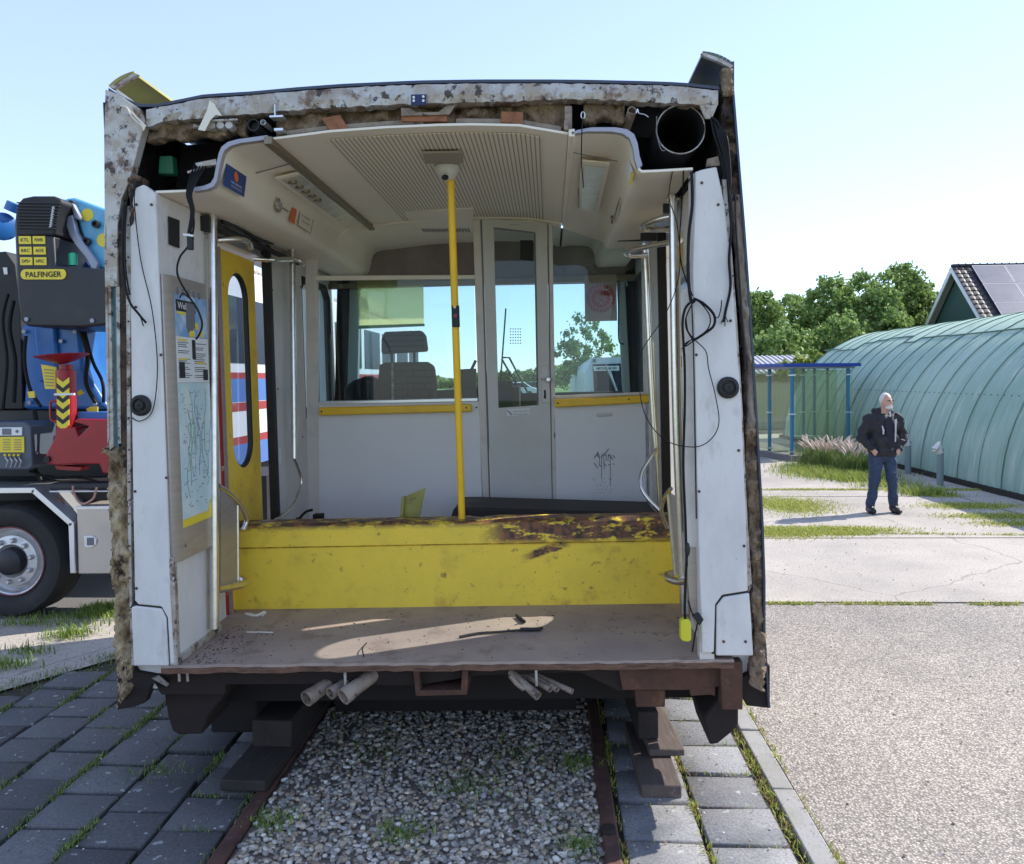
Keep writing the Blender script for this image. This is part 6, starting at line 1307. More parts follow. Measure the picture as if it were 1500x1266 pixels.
c1 = mixc(mrange(nz(.5), .35, .65), (.28, .41, .335), (.37, .49, .40)); c2 = mixc(mrange(nz(3.0, 8, st=(1, 2.5, .35)), .52, .72, 0, .7), c1, (.50, .57, .50)); c3 = mixc(mrange(nz(1.6, 8, st=(1, 4, .3)), .58, .75, 0, .6), c2, (.10, .20, .15))
l_.new(c3, b_.inputs['Base Color'])
R = 3.12; o_ = hut.location; XC, Y0, Y1 = 10.03, 6.0, 21.4
# sheets lap every 0.65 m; lower part of each ring is finely corrugated
nb = int((Y1-Y0)/.68)
for i in range(nb):
    mb = MB(); ya, yb = Y0+i*.68, Y0+(i+1)*.68+.03; r0 = R+(.006 if i % 2 else 0); NS = 14; NA = 34
    vs = []
    for j in range(NS+1):
        y = ya+(yb-ya)*j/NS
        for k in range(NA+1):
            a = math.pi*k/NA; cor = .013*math.cos(2*math.pi*j*2/NS*2.0)*(1 if (a < .95 or a > math.pi-.95) else .35); r = r0+cor+(.006 if (j in (0,) ) else 0)
            vs.append((XC-o_.x-math.cos(a)*r, y-o_.y, math.sin(a)*r+.0))
    fs = [(j*(NA+1)+k, j*(NA+1)+k+1, (j+1)*(NA+1)+k+1, (j+1)*(NA+1)+k) for j in range(NS) for k in range(NA)]
    mb.add(vs, fs); o = build('sheet_ring', mb, mh, hut, angle=80)
    if i % 2: 
        mb = MB(); mb.tube([(XC-o_.x-math.cos(math.pi*k/40)*(R+.013), yb-.02-o_.y, math.sin(math.pi*k/40)*(R+.013)) for k in range(41)], .0045, 5); build('lap_joint', mb, M('hut_joint', (.11, .19, .165), .85), hut)
mb = MB(); rg = random.Random(5); pts = []; a = .98
for i in range(nb+1):
    for q in range(2): pts.append((XC-o_.x-math.cos(a)*(R+.02), Y0+i*.68+q*.6-o_.y, math.sin(a)*(R+.02)))
    if rg.random() < .45: a = .98+rg.uniform(-.04, .10)
mb.tube(pts, .016, 6); build('torn_seam', mb, 'hut_joint', hut)
mb = MB(); pts = [(XC-o_.x-math.cos(.50)*(R+.028), Y0+i*.2-o_.y, math.sin(.50)*(R+.028)) for i in range(int((Y1-Y0)/.2))]
for p in pts: mb.lathe([(.013, 0), (.013, .01)], p, (-1, 0, .5), 6)
build('rivets', mb, 'hut_joint', hut)
mb = MB(); n2 = 30; mb.add([(XC-o_.x-math.cos(math.pi*k/n2)*(R-.02), Y1-.1-o_.y, math.sin(math.pi*k/n2)*(R-.02)) for k in range(n2+1)], [tuple(range(n2+1))]); mb.add([(XC-o_.x-math.cos(math.pi*k/n2)*(R-.02), Y0+.1-o_.y, math.sin(math.pi*k/n2)*(R-.02)) for k in range(n2+1)], [tuple(range(n2+1))]); build('end_wall', mb, mh, hut, smooth=False)
mb = MB(); mb.box(XC-R-.05-o_.x, XC-R+.08-o_.x, Y0-o_.y, Y1-o_.y, 0, .09); build('base_strip', mb, 'gap', hut)
# pipes standing beside the hut
def pipe_post(px, py, top, label):
    g = G(px, py); zt = W(px, top, g.y).z; mb = MB(); r_ = empty('vent_pipe', (g.x, g.y, 0)); tag(r_, label, 'pipe', 'vent pipes beside the hut')
    mb.tube([(0, 0, 0), (0, 0, zt-.08)], .055, 14); build('pipe', mb, M('pipe_grey', (.20, .25, .25), .6), r_); mb = MB(); mb.tube([(0, 0, zt-.16), (-.05, 0, zt-.02), (-.09, -.01, zt-.10)], [.06, .07, .062], 12); mb.ball((-.10, -.02, zt-.12), (.04, .04, .03), 10, 6); build('tap', mb, 'white_plastic', r_)
pipe_post(1377, 711, 650, 'grey standpipe with a pale tap head, right of the standing man by the green hut')
pipe_post(1330, 694, 640, 'grey standpipe partly hidden behind the standing man by the green hut')

# ------------------------------------------------------------------ GLASS SHELTER
A_ = G(1160, 675); B_ = Vector((6.72, 15.35, 0)); C_ = G(1104, 664)
sh = empty('glass_shelter', (A_.x, A_.y, 0)); tag(sh, 'glass shelter with blue posts and a flat blue roof beside the green hut', 'shelter')
M('post_blue', (.03, .17, .30), .4); M('roof_blue', (.015, .05, .28), .4)
HT = 2.05; dAB = (B_-A_); dAC = (C_-A_); back = dAC.normalized()*1.3
def shp(name, mb, mat, **k): mb.v = [tuple(Vector(v)-Vector((A_.x, A_.y, 0))) for v in mb.v]; return build(name, mb, mat, sh, **k)
posts = [(A_, 0), (B_, 0), (C_, 0), (A_+dAC*.56, 0)]
for p, _ in posts:
    mb = MB(); mb.tube([(p.x, p.y, 0), (p.x, p.y, HT)], .042, 12); shp('post', mb, 'post_blue')
    mb = MB()
    for z in (.18, 1.0, 1.85): mb.box(p.x-.07, p.x+.07, p.y-.06, p.y+.04, z, z+.03)
    shp('glass_clamp', mb, 'alu')
for px in (1177, 1193, 1212):
    t = (px-1160)/(1232-1160.); p = A_.lerp(B_, t)+Vector((0, .85, 0)); q = W(px, 640, p.y); mb = MB(); mb.tube([(q.x, p.y, 0), (q.x, p.y, HT)], .032, 10); shp('post', mb, 'post_blue')
    mb = MB()
    for z in (1.0, 1.85): mb.box(q.x-.06, q.x+.06, p.y-.05, p.y+.03, z, z+.03)
    shp('glass_clamp', mb, 'alu')
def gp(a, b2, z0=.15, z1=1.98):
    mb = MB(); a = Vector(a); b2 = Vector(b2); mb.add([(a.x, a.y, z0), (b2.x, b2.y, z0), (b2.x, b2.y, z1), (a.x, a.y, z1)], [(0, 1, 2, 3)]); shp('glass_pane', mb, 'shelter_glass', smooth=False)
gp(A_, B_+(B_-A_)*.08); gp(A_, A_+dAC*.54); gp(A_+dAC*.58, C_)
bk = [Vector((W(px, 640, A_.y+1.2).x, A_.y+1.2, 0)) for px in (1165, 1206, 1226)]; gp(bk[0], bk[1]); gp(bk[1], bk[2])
mb = MB(); n3 = Vector((0, 0, .05)); r1, r2, r3 = A_+Vector((-.25, -.25, HT)), B_+Vector((.25, -.1, HT)), C_+Vector((-.6, .1, HT)); r4 = r3+Vector((.9, 1.9, 0)); r5 = r2+Vector((-.1, 1.2, 0))
mb.prism([r1, r2, r5, r4, r3], (0, 0, .07)); shp('roof', mb, 'roof_blue')
mb = MB(); mb.prism([r1+Vector((.1, .1, -.04)), r2+Vector((-.1, .1, -.04)), r5+Vector((0, -.1, -.04)), r4+Vector((0, -.1, -.04)), r3+Vector((.1, .1, -.04))], (0, 0, .035)); shp('roof_soffit', mb, M('soffit', (.35, .38, .42), .6))
mb = MB(); q = A_.lerp(B_, .2)+Vector((0, .7, 0)); mb.box(q.x, q.x+.7, q.y, q.y+.3, .44, .47); mb.box(q.x+.3, q.x+.34, q.y+.1, q.y+.2, 0, .44); shp('bench', mb, 'alu')
mb = MB(); k1, k2, k3 = A_+Vector((-.05, -.28, 0)), B_+Vector((.3, -.2, 0)), C_+Vector((-.3, -.15, 0)); mb.prism([k1, k2, k2+Vector((-.1, 1.4, 0)), k3+Vector((.5, 2.2, 0)), k3], (0, 0, .13)); shp('plinth', mb, M('plinth', (.16, .15, .15), .9))

# low shed roof and fence behind the shelter
mb = MB(); q = [W(x, y, 30) for x, y in ((1085, 552), (1142, 549), (1130, 524), (1085, 524))]; 
lb = empty('low_shed', (9.5, 30, 0)); tag(lb, 'low shed with a pale ribbed metal roof beyond the glass shelter', 'shed'); o_ = lb.location
M('ribbed_roof', (.42, .41, .44), .5); M('plank_brown', (.17, .12, .08), .8, spots=[((.26, .2, .13), 3, .45, .6)], stretch=(6, 6, .5))
mb = MB(); mb.box(-4.0, 2.0, 0, 5, 0, 1.9); build('wall', mb, 'plank_brown', lb); mb = MB(); mb.prism([(-4.2, -.2, 1.9), (2.2, -.2, 1.9), (1.7, 3, 2.65), (-4.2, 3, 2.65)], (0, 0, .05))
for k in range(28): mb.prism([(-4.1+k*.22, -.22, 1.96), (-4.04+k*.22, -.22, 1.96), (-4.04+k*.22*.98, 3, 2.71), (-4.1+k*.22*.98, 3, 2.71)], (0, 0, .03))
build('roof', mb, 'ribbed_roof', lb, smooth=False)
fe = empty('plank_fence', (6, 25.5, 0)); tag(fe, 'brown plank fence behind the glass shelter at the field edge', 'fence')
mb = MB(); rg = random.Random(3)
for k in range(44): mb.box(-3+k*.135, -3+k*.135+.125, 0, .03, 0, 1.62+rg.uniform(-.02, .02))
build('planks', mb, M('plank_pale', (.36, .33, .26), .8), fe)

# ------------------------------------------------------------------ HOUSE WITH SOLAR PANELS
hx, hy0, hw = 20.9, 35.3, 8.2
ho = empty('house', (hx, hy0, 0)); tag(ho, 'house with a green boarded gable, white bargeboards and solar panels on a dark tiled roof', 'house')
ap = 7.22; ev = 3.25; L = 16
M('gable_green', (.035, .085, .075), .6); M('tile', (.022, .02, .026), .6, spots=[((.045, .04, .045), 5, .5, .7)]); M('barge_white', (.72, .74, .76), .5); M('solar', (.13, .13, .165), .3, spots=[((.17, .17, .2), 1, .4, .6)])
mb = MB(); mb.prism([(0, .3, 0), (0, .3, ev), (0, hw/2, ap-.25), (0, hw-.3, ev), (0, hw-.3, 0)], (L, 0, 0)); build('wall', mb, M('house_wall', (.30, .22, .18), .8), ho, smooth=False)
mb = MB(); k = 0; y = .5
while y < hw-.5:
    zt = ap-.28-abs(y+.06-hw/2)*(ap-ev)/(hw/2); mb.box(-.04, -.005, y, y+.105, ev-.6, zt); y += .12
build('gable_boards', mb, 'gable_green', ho, smooth=False)
sl = (ap-ev)/(hw/2)
for s in (0, 1):
    yy = [-.35, hw/2] if s == 0 else [hw+.35, hw/2]; z0 = ap-sl*(hw/2+.35)
    mb = MB(); mb.prism([(-.42, yy[0], z0), (L+.4, yy[0], z0), (L+.4, yy[1], ap), (-.42, yy[1], ap)], (0, 0, .10))
    rf_ = build('roof', mb, 'tile', ho, smooth=False)
    mb = MB()
    for i in range(18):
        t0, t1 = i/18, (i+1)/18; ya, yb = yy[0]+(yy[1]-yy[0])*t0, yy[0]+(yy[1]-yy[0])*t1; za, zb = z0+(ap-z0)*t0, z0+(ap-z0)*t1
        for j in range(4 if s == 0 else 3): xx = -.44+j*.3; mb.hexa([(xx, ya, za+.14), (xx+.16, ya, za+.17), (xx+.16, yb+(yb-ya)*.05, zb+.12), (xx, yb+(yb-ya)*.05, zb+.10)], [(xx, ya, za+.10), (xx+.3, ya, za+.10), (xx+.3, yb, zb+.095), (xx, yb, zb+.095)])
    build('roof_tiles', mb, 'tile', ho, smooth=False)
    mb = MB(); mb.prism([(-.46, yy[0], z0-.22), (-.46, yy[0], z0+.05), (-.46, yy[1], ap+.05), (-.46, yy[1], ap-.25)], (.05, 0, 0)); build('bargeboard', mb, 'barge_white', ho, smooth=False)
    mb = MB(); mb.prism([(-.41, yy[0]*.9+yy[1]*.1, z0-.02+.1*(ap-z0)), (0, yy[0]*.9+yy[1]*.1, z0-.02+.1*(ap-z0)), (0, yy[1], ap-.02), (-.41, yy[1], ap-.02)], (0, 0, .015)); build('soffit', mb, M('soffit_grey', (.30, .31, .31), .7), ho, smooth=False)
# solar panels on the slope facing the yard
nrm = Vector((0, -sl, 1)).normalized()
for i in range(7):
    for j in range(3):
        t0 = .97-j*.235*1.0; ya, yb = -.35+(hw/2+.35)*(t0-.225), -.35+(hw/2+.35)*t0; z0 = ap-sl*(hw/2+.35); za, zb = z0+(ap-z0)*(t0-.225), z0+(ap-z0)*t0; x0_ = .48+i*1.62
        a = [Vector((x0_, ya, za+.10)), Vector((x0_+1.58, ya, za+.10)), Vector((x0_+1.58, yb, zb+.10)), Vector((x0_, yb, zb+.10))]
        mb = MB(); mb.hexa([v+nrm*.10 for v in a], [v+nrm*.14 for v in a]); pn = build('solar_panel', mb, M('solar_frame', (.50, .49, .53), .5), ho, smooth=False)
        c_ = sum(a, Vector())/4; b4 = [c_+(v-c_)*.955 for v in a]; mb = MB(); mb.hexa([v+nrm*.14 for v in b4], [v+nrm*.146 for v in b4]); build('solar_cell', mb, 'solar', pn, smooth=False)
mb = MB()
for k in range(46): mb.box(-.4+k*.36, -.4+k*.36+.30, hw/2-.12, hw/2+.12, ap+.06, ap+.17); mb.ball((-.4+k*.36+.32, hw/2, ap+.17), .05, 8, 5)
build('ridge_tiles', mb, 'tile', ho)

# ------------------------------------------------------------------ TREES
attrmat('leaf', .6, transl=.35)
M('bark', (.09, .07, .05), .9)
def tree(loc, crowns, nleaf, ls, pal, seed, name, label, cat, group=None, trunk=.25):
    r = empty(name, loc); tag(r, label, cat, group); rg = np.random.RandomState(seed)
    mb = MB(); top = max(c[2]+c[5]*.3 for c in crowns)
    mb.tube(smoothpath([(0, 0, -.1), (.1, 0, top*.35), (0, .05, top*.7)], 4), list(np.linspace(trunk, trunk*.3, 9)), 8)
    for c in crowns: mb.tube([(0.05, 0, top*.25), (c[0]*.5, c[1]*.5, c[2]*.7), (c[0], c[1], c[2])], [trunk*.5, trunk*.3, trunk*.1], 6)
    build('trunk', mb, 'bark', r)
    w_ = np.array([c[3]*c[4]*c[5] for c in crowns])**.67; w_ /= w_.sum(); P = []; 
    for (x, y, z, a, b_, c), ww in zip(crowns, w_):
        n = int(nleaf*ww); ncl = max(16, n//45); d = rg.normal(size=(ncl, 3)); d /= np.linalg.norm(d, axis=1)[:, None]; rr_ = rg.uniform(.55, 1.03, ncl)**.6
        cl = d*rr_[:, None]*np.array([a, b_, c])+np.array([x, y, z]); idx = rg.randint(ncl, size=n); sz = np.array([a, b_, c]).mean()
        P.append(cl[idx]+rg.normal(size=(n, 3))*sz*.095*rg.uniform(.5, 1.5, (ncl, 1))[idx])
    P = np.concatenate(P); n = len(P); u = rg.normal(size=(n, 3)); u /= np.linalg.norm(u, axis=1)[:, None]; v = np.cross(u, rg.normal(size=(n, 3))); v /= np.linalg.norm(v, axis=1)[:, None]; s = (ls*rg.uniform(.6, 1.4, n))[:, None]
    q = np.stack([P-u*s, P+v*s*.6, P+u*s, P-v*s*.6], 1).reshape(-1, 3); f = np.arange(4*n).reshape(n, 4); pal_ = np.array(pal)
    c = np.repeat(pal_[rg.randint(len(pal_), size=n)]*rg.uniform(.75, 1.25, n)[:, None], 4, 0); npmesh('crown', q, f, 'leaf', c, r); return r
G1 = [(.19, .29, .08), (.13, .22, .06), (.24, .35, .10), (.30, .40, .12)]
G2 = [(.21, .31, .08), (.27, .37, .10), (.17, .26, .07)]
def place(px, d): return (px-805+0)/1200*(d)+0
def treeat(px, ytop, dist, wpx, seed, pal, label, name='tree', cat='tree', group='trees beyond the green hut', nl=24000, ls=.105):
    Y = dist-D; top = W(px, ytop, Y); x = top.x; wd = wpx/1200*dist/2; z = top.z; rg = random.Random(seed); h = z
    cr = [(0, 0, z-wd*.75 if z-wd*.75 > z*.5 else z*.62, wd*.72, wd*.72, min(wd*.75, z*.38))]
    for k in range(6):
        a = rg.uniform(0, 6.28); cr.append((math.cos(a)*wd*.62, math.sin(a)*wd*.5, z*rg.uniform(.32, .72), wd*.5, wd*.5, z*.22))
    return tree((x, Y, 0), cr, nl, ls, pal, seed, name, label, cat, group, trunk=.25)
treeat(1110, 428, 44, 90, 1, G2, 'round green tree beyond the shelter, half hidden by the railcar edge')
treeat(1165, 433, 50, 95, 2, G1, 'dark green tree beyond the shelter, second from the railcar edge')
treeat(1215, 409, 47, 90, 3, G1, 'dark green tree above the far end of the green hut')
treeat(1258, 402, 52, 80, 4, G1, 'tall dark tree in the middle of the row behind the green hut')
treeat(1318, 389, 49, 105, 5, G2, 'tallest bright green tree beside the house gable', nl=20000)
treeat(1290, 420, 46, 80, 6, G1, 'lower dark tree in front of the tallest one')
treeat(1360, 415, 58, 40, 7, G2, 'thin tree top peeking out beside the house roof', nl=3000)
treeat(1150, 470, 40, 110, 16, G1, 'low dark shrubby tree behind the shelter roof', nl=9000)
treeat(1235, 460, 42, 100, 17, G1, 'low dark shrubby tree behind the far end of the hut', nl=9000)
treeat(1300, 455, 44, 90, 18, G1, 'low dark shrubby tree behind the middle of the hut roof', nl=9000)
tree(tuple(G(1163, 640)+Vector((0, 2, 0))) if 0 else (8.3, 24.2, 0), [(0, 0, 2.05, .75, .6, .42), (.6, 0, 2.2, .4, .4, .4)], 2600, .07, [(.26, .33, .06), (.34, .38, .10), (.2, .28, .06)], 8, 'bush', 'yellow green bush above the shelter roof', 'bush', None, trunk=.05)
tree((W(858, 500, 46).x, 46, 0), [(0, 0, 4.1, 1.5, 1.4, 1.5), (-.9, 0, 3.0, 1.1, 1.1, 1.2), (.9, 0, 3.1, 1.2, 1.1, 1.1), (1.8, 0, 2.3, .8, .8, .7), (-.5, 0, 1.5, 1.2, 1.2, 1.2)], 5200, .11, G1, 9, 'tree', 'loose green tree behind the white tram, seen through the right cab window', 'tree', None, trunk=.14)
for k, (px, yt, d, wd) in enumerate([(730, 541, 90, 40), (765, 538, 95, 50), (790, 540, 88, 40), (940, 535, 85, 60)]):
    treeat(px, yt, d, wd, 30+k, G1, ['far tree at the horizon, leftmost behind the cab door pane', 'far tree at the horizon, widest behind the cab door pane', 'far tree at the horizon, behind the door lock side of the pane', 'far tree at the horizon, behind the right hand poles'][k], group='far trees on the horizon', nl=2500, ls=.25)
# far wood closing the horizon
rg = np.random.RandomState(44); n = 26000; xx = rg.uniform(-130, 150, n); hh = 3.2+1.2*np.sin(xx*.13)+.8*np.sin(xx*.41)
P = np.stack([xx, 150+rg.uniform(-4, 4, n), np.abs(rg.rand(n))**.7*hh], 1); u = rg.normal(size=(n, 3)); u /= np.linalg.norm(u, axis=1)[:, None]; v = np.cross(u, rg.normal(size=(n, 3))); v /= np.linalg.norm(v, axis=1)[:, None]
q = np.stack([P-u*.45, P+v*.35, P+u*.45, P-v*.35], 1).reshape(-1, 3); c = np.repeat(np.array(G1)[rg.randint(4, size=n)], 4, 0); tag(npmesh('far_wood', q, np.arange(4*n).reshape(n, 4), 'leaf', c), 'low line of woodland along the horizon', 'wood', kind='stuff')

# fountain grass by the shelter
def plume_tuft(px, py, seed, label, n=26, h=.62):
    g = G(px, py); r = empty('fountain_grass', (g.x, g.y, 0)); tag(r, label, 'grass plant', 'fountain grass beside the shelter'); rg = np.random.RandomState(seed)
    P = [(rg.normal(0, .13), rg.normal(0, .10), 0) for _ in range(900)]; blades('leaves', P, .16, .42, [(.16, .24, .06), (.22, .28, .08), (.12, .18, .05)], seed, .005, .5, r)
    st = MB(); pl = MB()
    for k in range(n):
        a = rg.uniform(0, 6.28); l = rg.uniform(.12, .42); hh = h*rg.uniform(.7, 1.05); b0 = Vector((rg.normal(0, .05), rg.normal(0, .05), 0)); m_ = b0+Vector((math.cos(a)*l*.3, math.sin(a)*l*.3, hh*.7)); e = b0+Vector((math.cos(a)*l, math.sin(a)*l, hh)); cv_ = arc(b0, m_, e, 8)
        st.tube(cv_[:7], .0025, 4); pl.tube(cv_[5:], [.008, .017, .016, .004], 6)
    build('stems', st, 'leafy', r); build('plumes', pl, M('plume', (.62, .50, .42), .9), r)
plume_tuft(1192, 682, 1, 'leftmost fountain grass tuft with pale plumes, against the shelter post')
plume_tuft(1208, 686, 2, 'fountain grass tuft with pale plumes, second from the shelter corner')
plume_tuft(1222, 684, 3, 'fountain grass tuft with pale plumes in front of the right shelter post')
plume_tuft(1240, 690, 4, 'fountain grass tuft with pale plumes between the shelter and the man')
plume_tuft(1255, 694, 5, 'fountain grass tuft with pale plumes just left of the man')
P = []
for (px, py, sx, sy, k) in [(1200, 692, .40, .20, 2000), (1235, 698, .45, .22, 2600), (1262, 704, .3, .2, 1800), (1300, 713, .3, .15, 500), (1180, 685, .3, .25, 700), (1345, 722, .2, .10, 500), (1362, 726, .2, .08, 500)]: P += patch(px, py, sx, sy, k)
tag(blades('verge_grass', P, .03, .15, GR+YG, 61, .005, .7), 'green grass along the foot of the green hut', 'grass', kind='stuff')

# ------------------------------------------------------------------ MAN
g = G(1293, 752)
man = empty('person', (g.x, g.y, 0)); tag(man, 'white haired person in a black jacket and blue jeans standing with hands in jacket pockets', 'person')
S = (W(1293, 577, g.y).z)/1.735     # his height from the photograph
def sz(v): return v*S
def blob(mb, a, b_, ra, rb, n=7, seg=14, fx=1.0):
    mb.tube([Vector(a).lerp(Vector(b_), i/n) for i in range(n+1)], [ra+(rb-ra)*i/n for i in range(n+1)], seg); mb.ball(a, ra, seg, 8); mb.ball(b_, rb, seg, 8)
def fuse(name, mb, mat, vox, parent, smooth_it=4, fold=0):
    me = bpy.data.meshes.new(name); me.from_pydata([tuple(Vector(v)*S) for v in mb.v], [], mb.f); bm = bmesh.new(); bm.from_mesh(me); bmesh.ops.recalc_face_normals(bm, faces=bm.faces); bm.to_mesh(me); bm.free()
    o = bpy.data.objects.new(name, me); col.objects.link(o); r = o.modifiers.new('r', 'REMESH'); r.mode = 'VOXEL'; r.voxel_size = vox; s_ = None
    if fold:
        tx_ = bpy.data.textures.new('folds', 'CLOUDS'); tx_.noise_scale = .085; tx_.noise_depth = 1; d_ = o.modifiers.new('d', 'DISPLACE'); d_.texture = tx_; d_.strength = fold; d_.mid_level = .5; d_.texture_coords = 'LOCAL'
    s_ = o.modifiers.new('s', 'SMOOTH'); s_.iterations = smooth_it; s_.factor = .5
    dg = bpy.context.evaluated_depsgraph_get(); m2 = bpy.data.meshes.new_from_object(o.evaluated_get(dg)); bpy.data.objects.remove(o); m2.name = name; m2.materials.clear(); m2.shade_smooth(); return link(name, m2, mat, parent)
M('skin', (.52, .30, .22), .5); M('jacket', (.014, .014, .018), .7, spots=[((.035, .03, .035), 14, .5, .7)], bump=(18, .8, .02)); M('jeans', (.022, .040, .082), .8, spots=[((.04, .065, .12), 7, .45, .65)], bump=(22, .6, .015)); M('shoe', (.010, .010, .011), .5); M('white_hair', (.62, .60, .57), .9, bump=(60, .8, .01)); M('polo', (.012, .013, .025), .8); M('reflective', (.5, .5, .52), .4)
HZ = 1.50  # chin height area
HD = Vector((.035, -.03, 1.625))
b = MB()
b.ball(HD, (.074, .092, .112), 18, 12); b.ball(HD+Vector((.012, -.03, -.055)), (.058, .062, .062), 14, 8); blob(b, (.015, .005, 1.42), (.03, -.01, 1.56), .062, .056)
b.ball(HD+Vector((.042, -.095, -.012)), (.014, .022, .02), 8, 6); b.ball(HD+Vector((.036, -.085, .004)), (.012, .018, .026), 8, 6)      # nose
b.ball(HD+Vector((-.066, .0, -.01)), (.012, .02, .03), 8, 6); b.ball(HD+Vector((.076, .015, -.01)), (.012, .02, .03), 8, 6)          # ears
b.ball((0, 0, 1.26), (.185, .115, .20), 18, 12); b.ball((0, 0, 1.02), (.17, .125, .17), 18, 12); b.ball((0, .01, .88), (.165, .12, .12), 18, 10); b.ball((0, .01, 1.40), (.17, .08, .07), 16, 8)
for s in (-1, 1):
    blob(b, (s*.085, .01, .86), (s*.125, -.02, .47), .088, .058); blob(b, (s*.125, -.02, .47), (s*.165, .03, .09), .056, .040); b.ball((s*.175, -.03, .05), (.042, .11, .04), 12, 8)
    blob(b, (s*.195, .01, 1.38), (s*.27, .03, 1.10), .056, .046); blob(b, (s*.27, .03, 1.10), (s*.185, -.10, .93), .042, .032); b.ball((s*.165, -.125, .905), (.035, .03, .045), 10, 8)
    for k in range(4): blob(b, (s*(.185-k*.014), -.135, .90), (s*(.18-k*.013), -.142, .85-.004*k), .010, .008, 3, 6)
    blob(b, (s*.15, -.13, .93), (s*.125, -.155, .90), .012, .009, 3, 6)
body = fuse('body', b, 'skin', .0125, man, 3)
j = MB(); j.ball((0, 0, 1.27), (.215, .145, .20), 18, 12); j.ball((0, 0, 1.06), (.215, .16, .20), 18, 12); j.ball((0, -.005, .91), (.215, .16, .11), 18, 10); j.ball((0, .02, 1.41), (.19, .10, .065), 16, 8); blob(j, (-.1, .03, 1.47), (.11, .03, 1.47), .055, .055); j.ball((0, .055, 1.47), (.13, .07, .07), 14, 8)
for s in (-1, 1):
    blob(j, (s*.20, .01, 1.375), (s*.295, .03, 1.10), .082, .070); blob(j, (s*.295, .03, 1.10), (s*.195, -.095, .955), .068, .055)
jk = fuse('jacket', j, 'jacket', .011, man, 2, .055)
j = MB(); j.ball((0, .01, .90), (.185, .14, .10), 18, 10); j.ball((0, .0, .84), (.12, .13, .09), 14, 8)
for s in (-1, 1):
    blob(j, (s*.09, .01, .87), (s*.128, -.02, .47), .103, .076); blob(j, (s*.128, -.02, .47), (s*.165, .03, .12), .074, .062)
fuse('jeans', j, 'jeans', .011, man, 2, .035)
for s in (-1, 1):
    j = MB(); j.ball((s*.174, .01, .055), (.060, .10, .058), 14, 8); j.ball((s*.182, -.07, .045), (.058, .10, .048), 14, 8); blob(j, (s*.166, .03, .07), (s*.165, .03, .15), .062, .056); fuse('shoe', j, 'shoe', .01, man, 2)
j = MB()
j.ball(HD+Vector((-.006, .026, .026)), (.084, .088, .100), 16, 12); hair = fuse('hair', j, 'white_hair', .009, man, 2)
j = MB(); j.ball(HD+Vector((.014, -.048, -.085)), (.052, .050, .036), 14, 8); j.ball(HD+Vector((.024, -.088, -.052)), (.028, .014, .010), 8, 6); fuse('beard', j, 'white_hair', .007, man, 2)
j = MB(); e1 = HD+Vector((.062, -.078, .012)); e2 = HD+Vector((.004, -.096, .012))
for e in (e1, e2): j.ball(e, (.016, .006, .010), 8, 6)
j.tube([HD+Vector((-.075, -.01, .014)), e2+Vector((-.02, 0, 0)), e1], .003, 5); j.v = [tuple(Vector(v)*S) for v in j.v]; build('glasses', j, 'ink', man)
j = MB(); j.prism([(-.035, -.150, 1.36), (.055, -.140, 1.44), (.075, -.150, 1.36), (.07, -.166, 1.0), (.0, -.168, 1.0)], (0, .02, 0)); j.v = [tuple(Vector(v)*S) for v in j.v]; build('shirt', j, 'polo', man, bevel=.004)
j = MB(); j.prism([(.035, -.125, 1.48), (.06, -.12, 1.50), (.055, -.155, 1.42), (.035, -.158, 1.40)], (0, .01, 0)); j.tube([(-.075, -.158, 1.28), (-.06, -.166, 1.22), (-.062, -.170, 1.16)], [.008, .014, .010], 6); j.prism([(.105, -.150, 1.36), (.14, -.138, 1.38), (.125, -.158, 1.20), (.115, -.168, 1.05), (.10, -.168, 1.05), (.105, -.162, 1.2)], (0, .01, 0)); j.v = [tuple(Vector(v)*S) for v in j.v]; build('jacket_trim', j, 'reflective', man)

# ------------------------------------------------------------------ origins of one-mesh things at their base
for o in list(col.objects):
    if o.type == 'MESH' and o.parent is None and o.get('kind') is None and not o.children:
        co = [v.co for v in o.data.vertices]; c = Vector(((min(v.x for v in co)+max(v.x for v in co))/2, (min(v.y for v in co)+max(v.y for v in co))/2, min(v.z for v in co)))
        o.data.transform(Matrix.Translation(-c)); o.matrix_world = (o.matrix_world if o.matrix_world != Matrix.Identity(4) else Matrix.LocRotScale(o.location, o.rotation_euler, None)) @ Matrix.Translation(c)

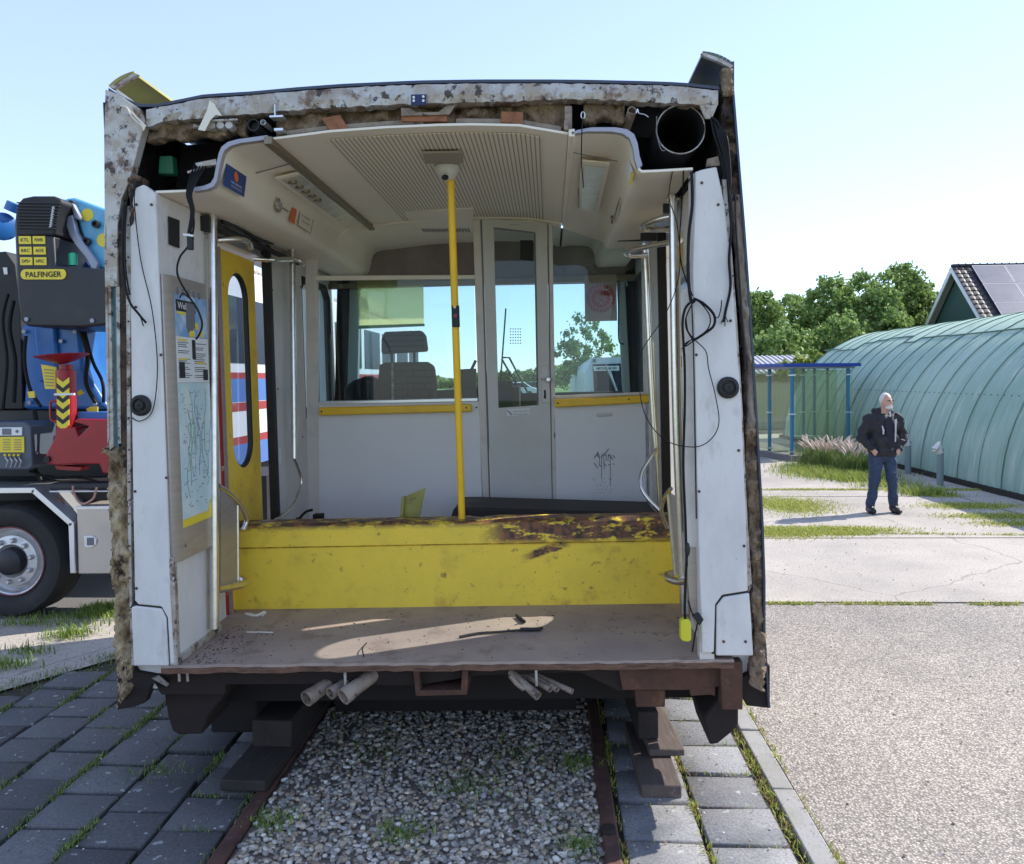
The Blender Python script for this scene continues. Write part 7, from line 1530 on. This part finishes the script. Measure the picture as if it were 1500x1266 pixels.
# pieces that are separate in the photo become separate parts
SPLIT = {'rusty_bracket', 'cover_gap', 'fairing_edge', 'hanger_rod', 'pole_flange', 'door_gear', 'wiper', 'rivets', 'screws', 'lamp_socket', 'cable_gland', 'plate_hole', 'conduit_pipe', 'broken_angle', 'sill_beam', 'wheel_nut', 'lever', 'lever_knob', 'pivot_pin', 'hood_rib', 'hood_vent', 'glass_clamp', 'round_label', 'window_rebate', 'door_track', 'underframe', 'angle_strip', 'headrest_rod', 'torn_strip', 'bracket_strip', 'ceiling_batten', 'cab_equipment', 'crane_pivot', 'boom_cylinder', 'hook', 'planks', 'gable_boards', 'end_wall', 'poster_icon', 'poster_heading', 'speech_hole', 'vent_slot', 'cove_seam', 'frame_hole', 'cable_plug'}
REN = {'rivets': 'rivet', 'screws': 'screw', 'planks': 'plank', 'gable_boards': 'gable_board'}
for o in list(col.objects):
    base = o.name.split('.')[0]
    if o.type != 'MESH' or base not in SPLIT: continue
    me = o.data; par = list(range(len(me.vertices)))
    def find(a):
        while par[a] != a: par[a] = par[par[a]]; a = par[a]
        return a
    for e in me.edges:
        a, b_ = find(e.vertices[0]), find(e.vertices[1])
        if a != b_: par[a] = b_
    groups = {}
    for p in me.polygons: groups.setdefault(find(p.vertices[0]), []).append(p)
    if len(groups) < 2: continue
    nm = REN.get(base, base); kids = list(o.children)
    if base in ('wheel_nut', 'lever_knob', 'hood_rib') and 0: continue
    for gi, ps in enumerate(groups.values()):
        ids = sorted({v for p in ps for v in p.vertices}); mp_ = {v: i for i, v in enumerate(ids)}; m2 = bpy.data.meshes.new(nm); m2.from_pydata([me.vertices[v].co for v in ids], [], [[mp_[v] for v in p.vertices] for p in ps])
        m2.shade_smooth(); m2.set_sharp_from_angle(angle=math.radians(40)); n2 = link(nm+'_piece' if 0 else nm, m2, list(me.materials), o.parent)
        for md in o.modifiers:
            if md.type == 'BEVEL': b2_ = n2.modifiers.new('bevel', 'BEVEL'); b2_.width = md.width; b2_.segments = md.segments; b2_.limit_method = 'ANGLE'; b2_.angle_limit = md.angle_limit
        if gi == 0:
            for k_ in kids: k_.parent = n2
    bpy.data.objects.remove(o)
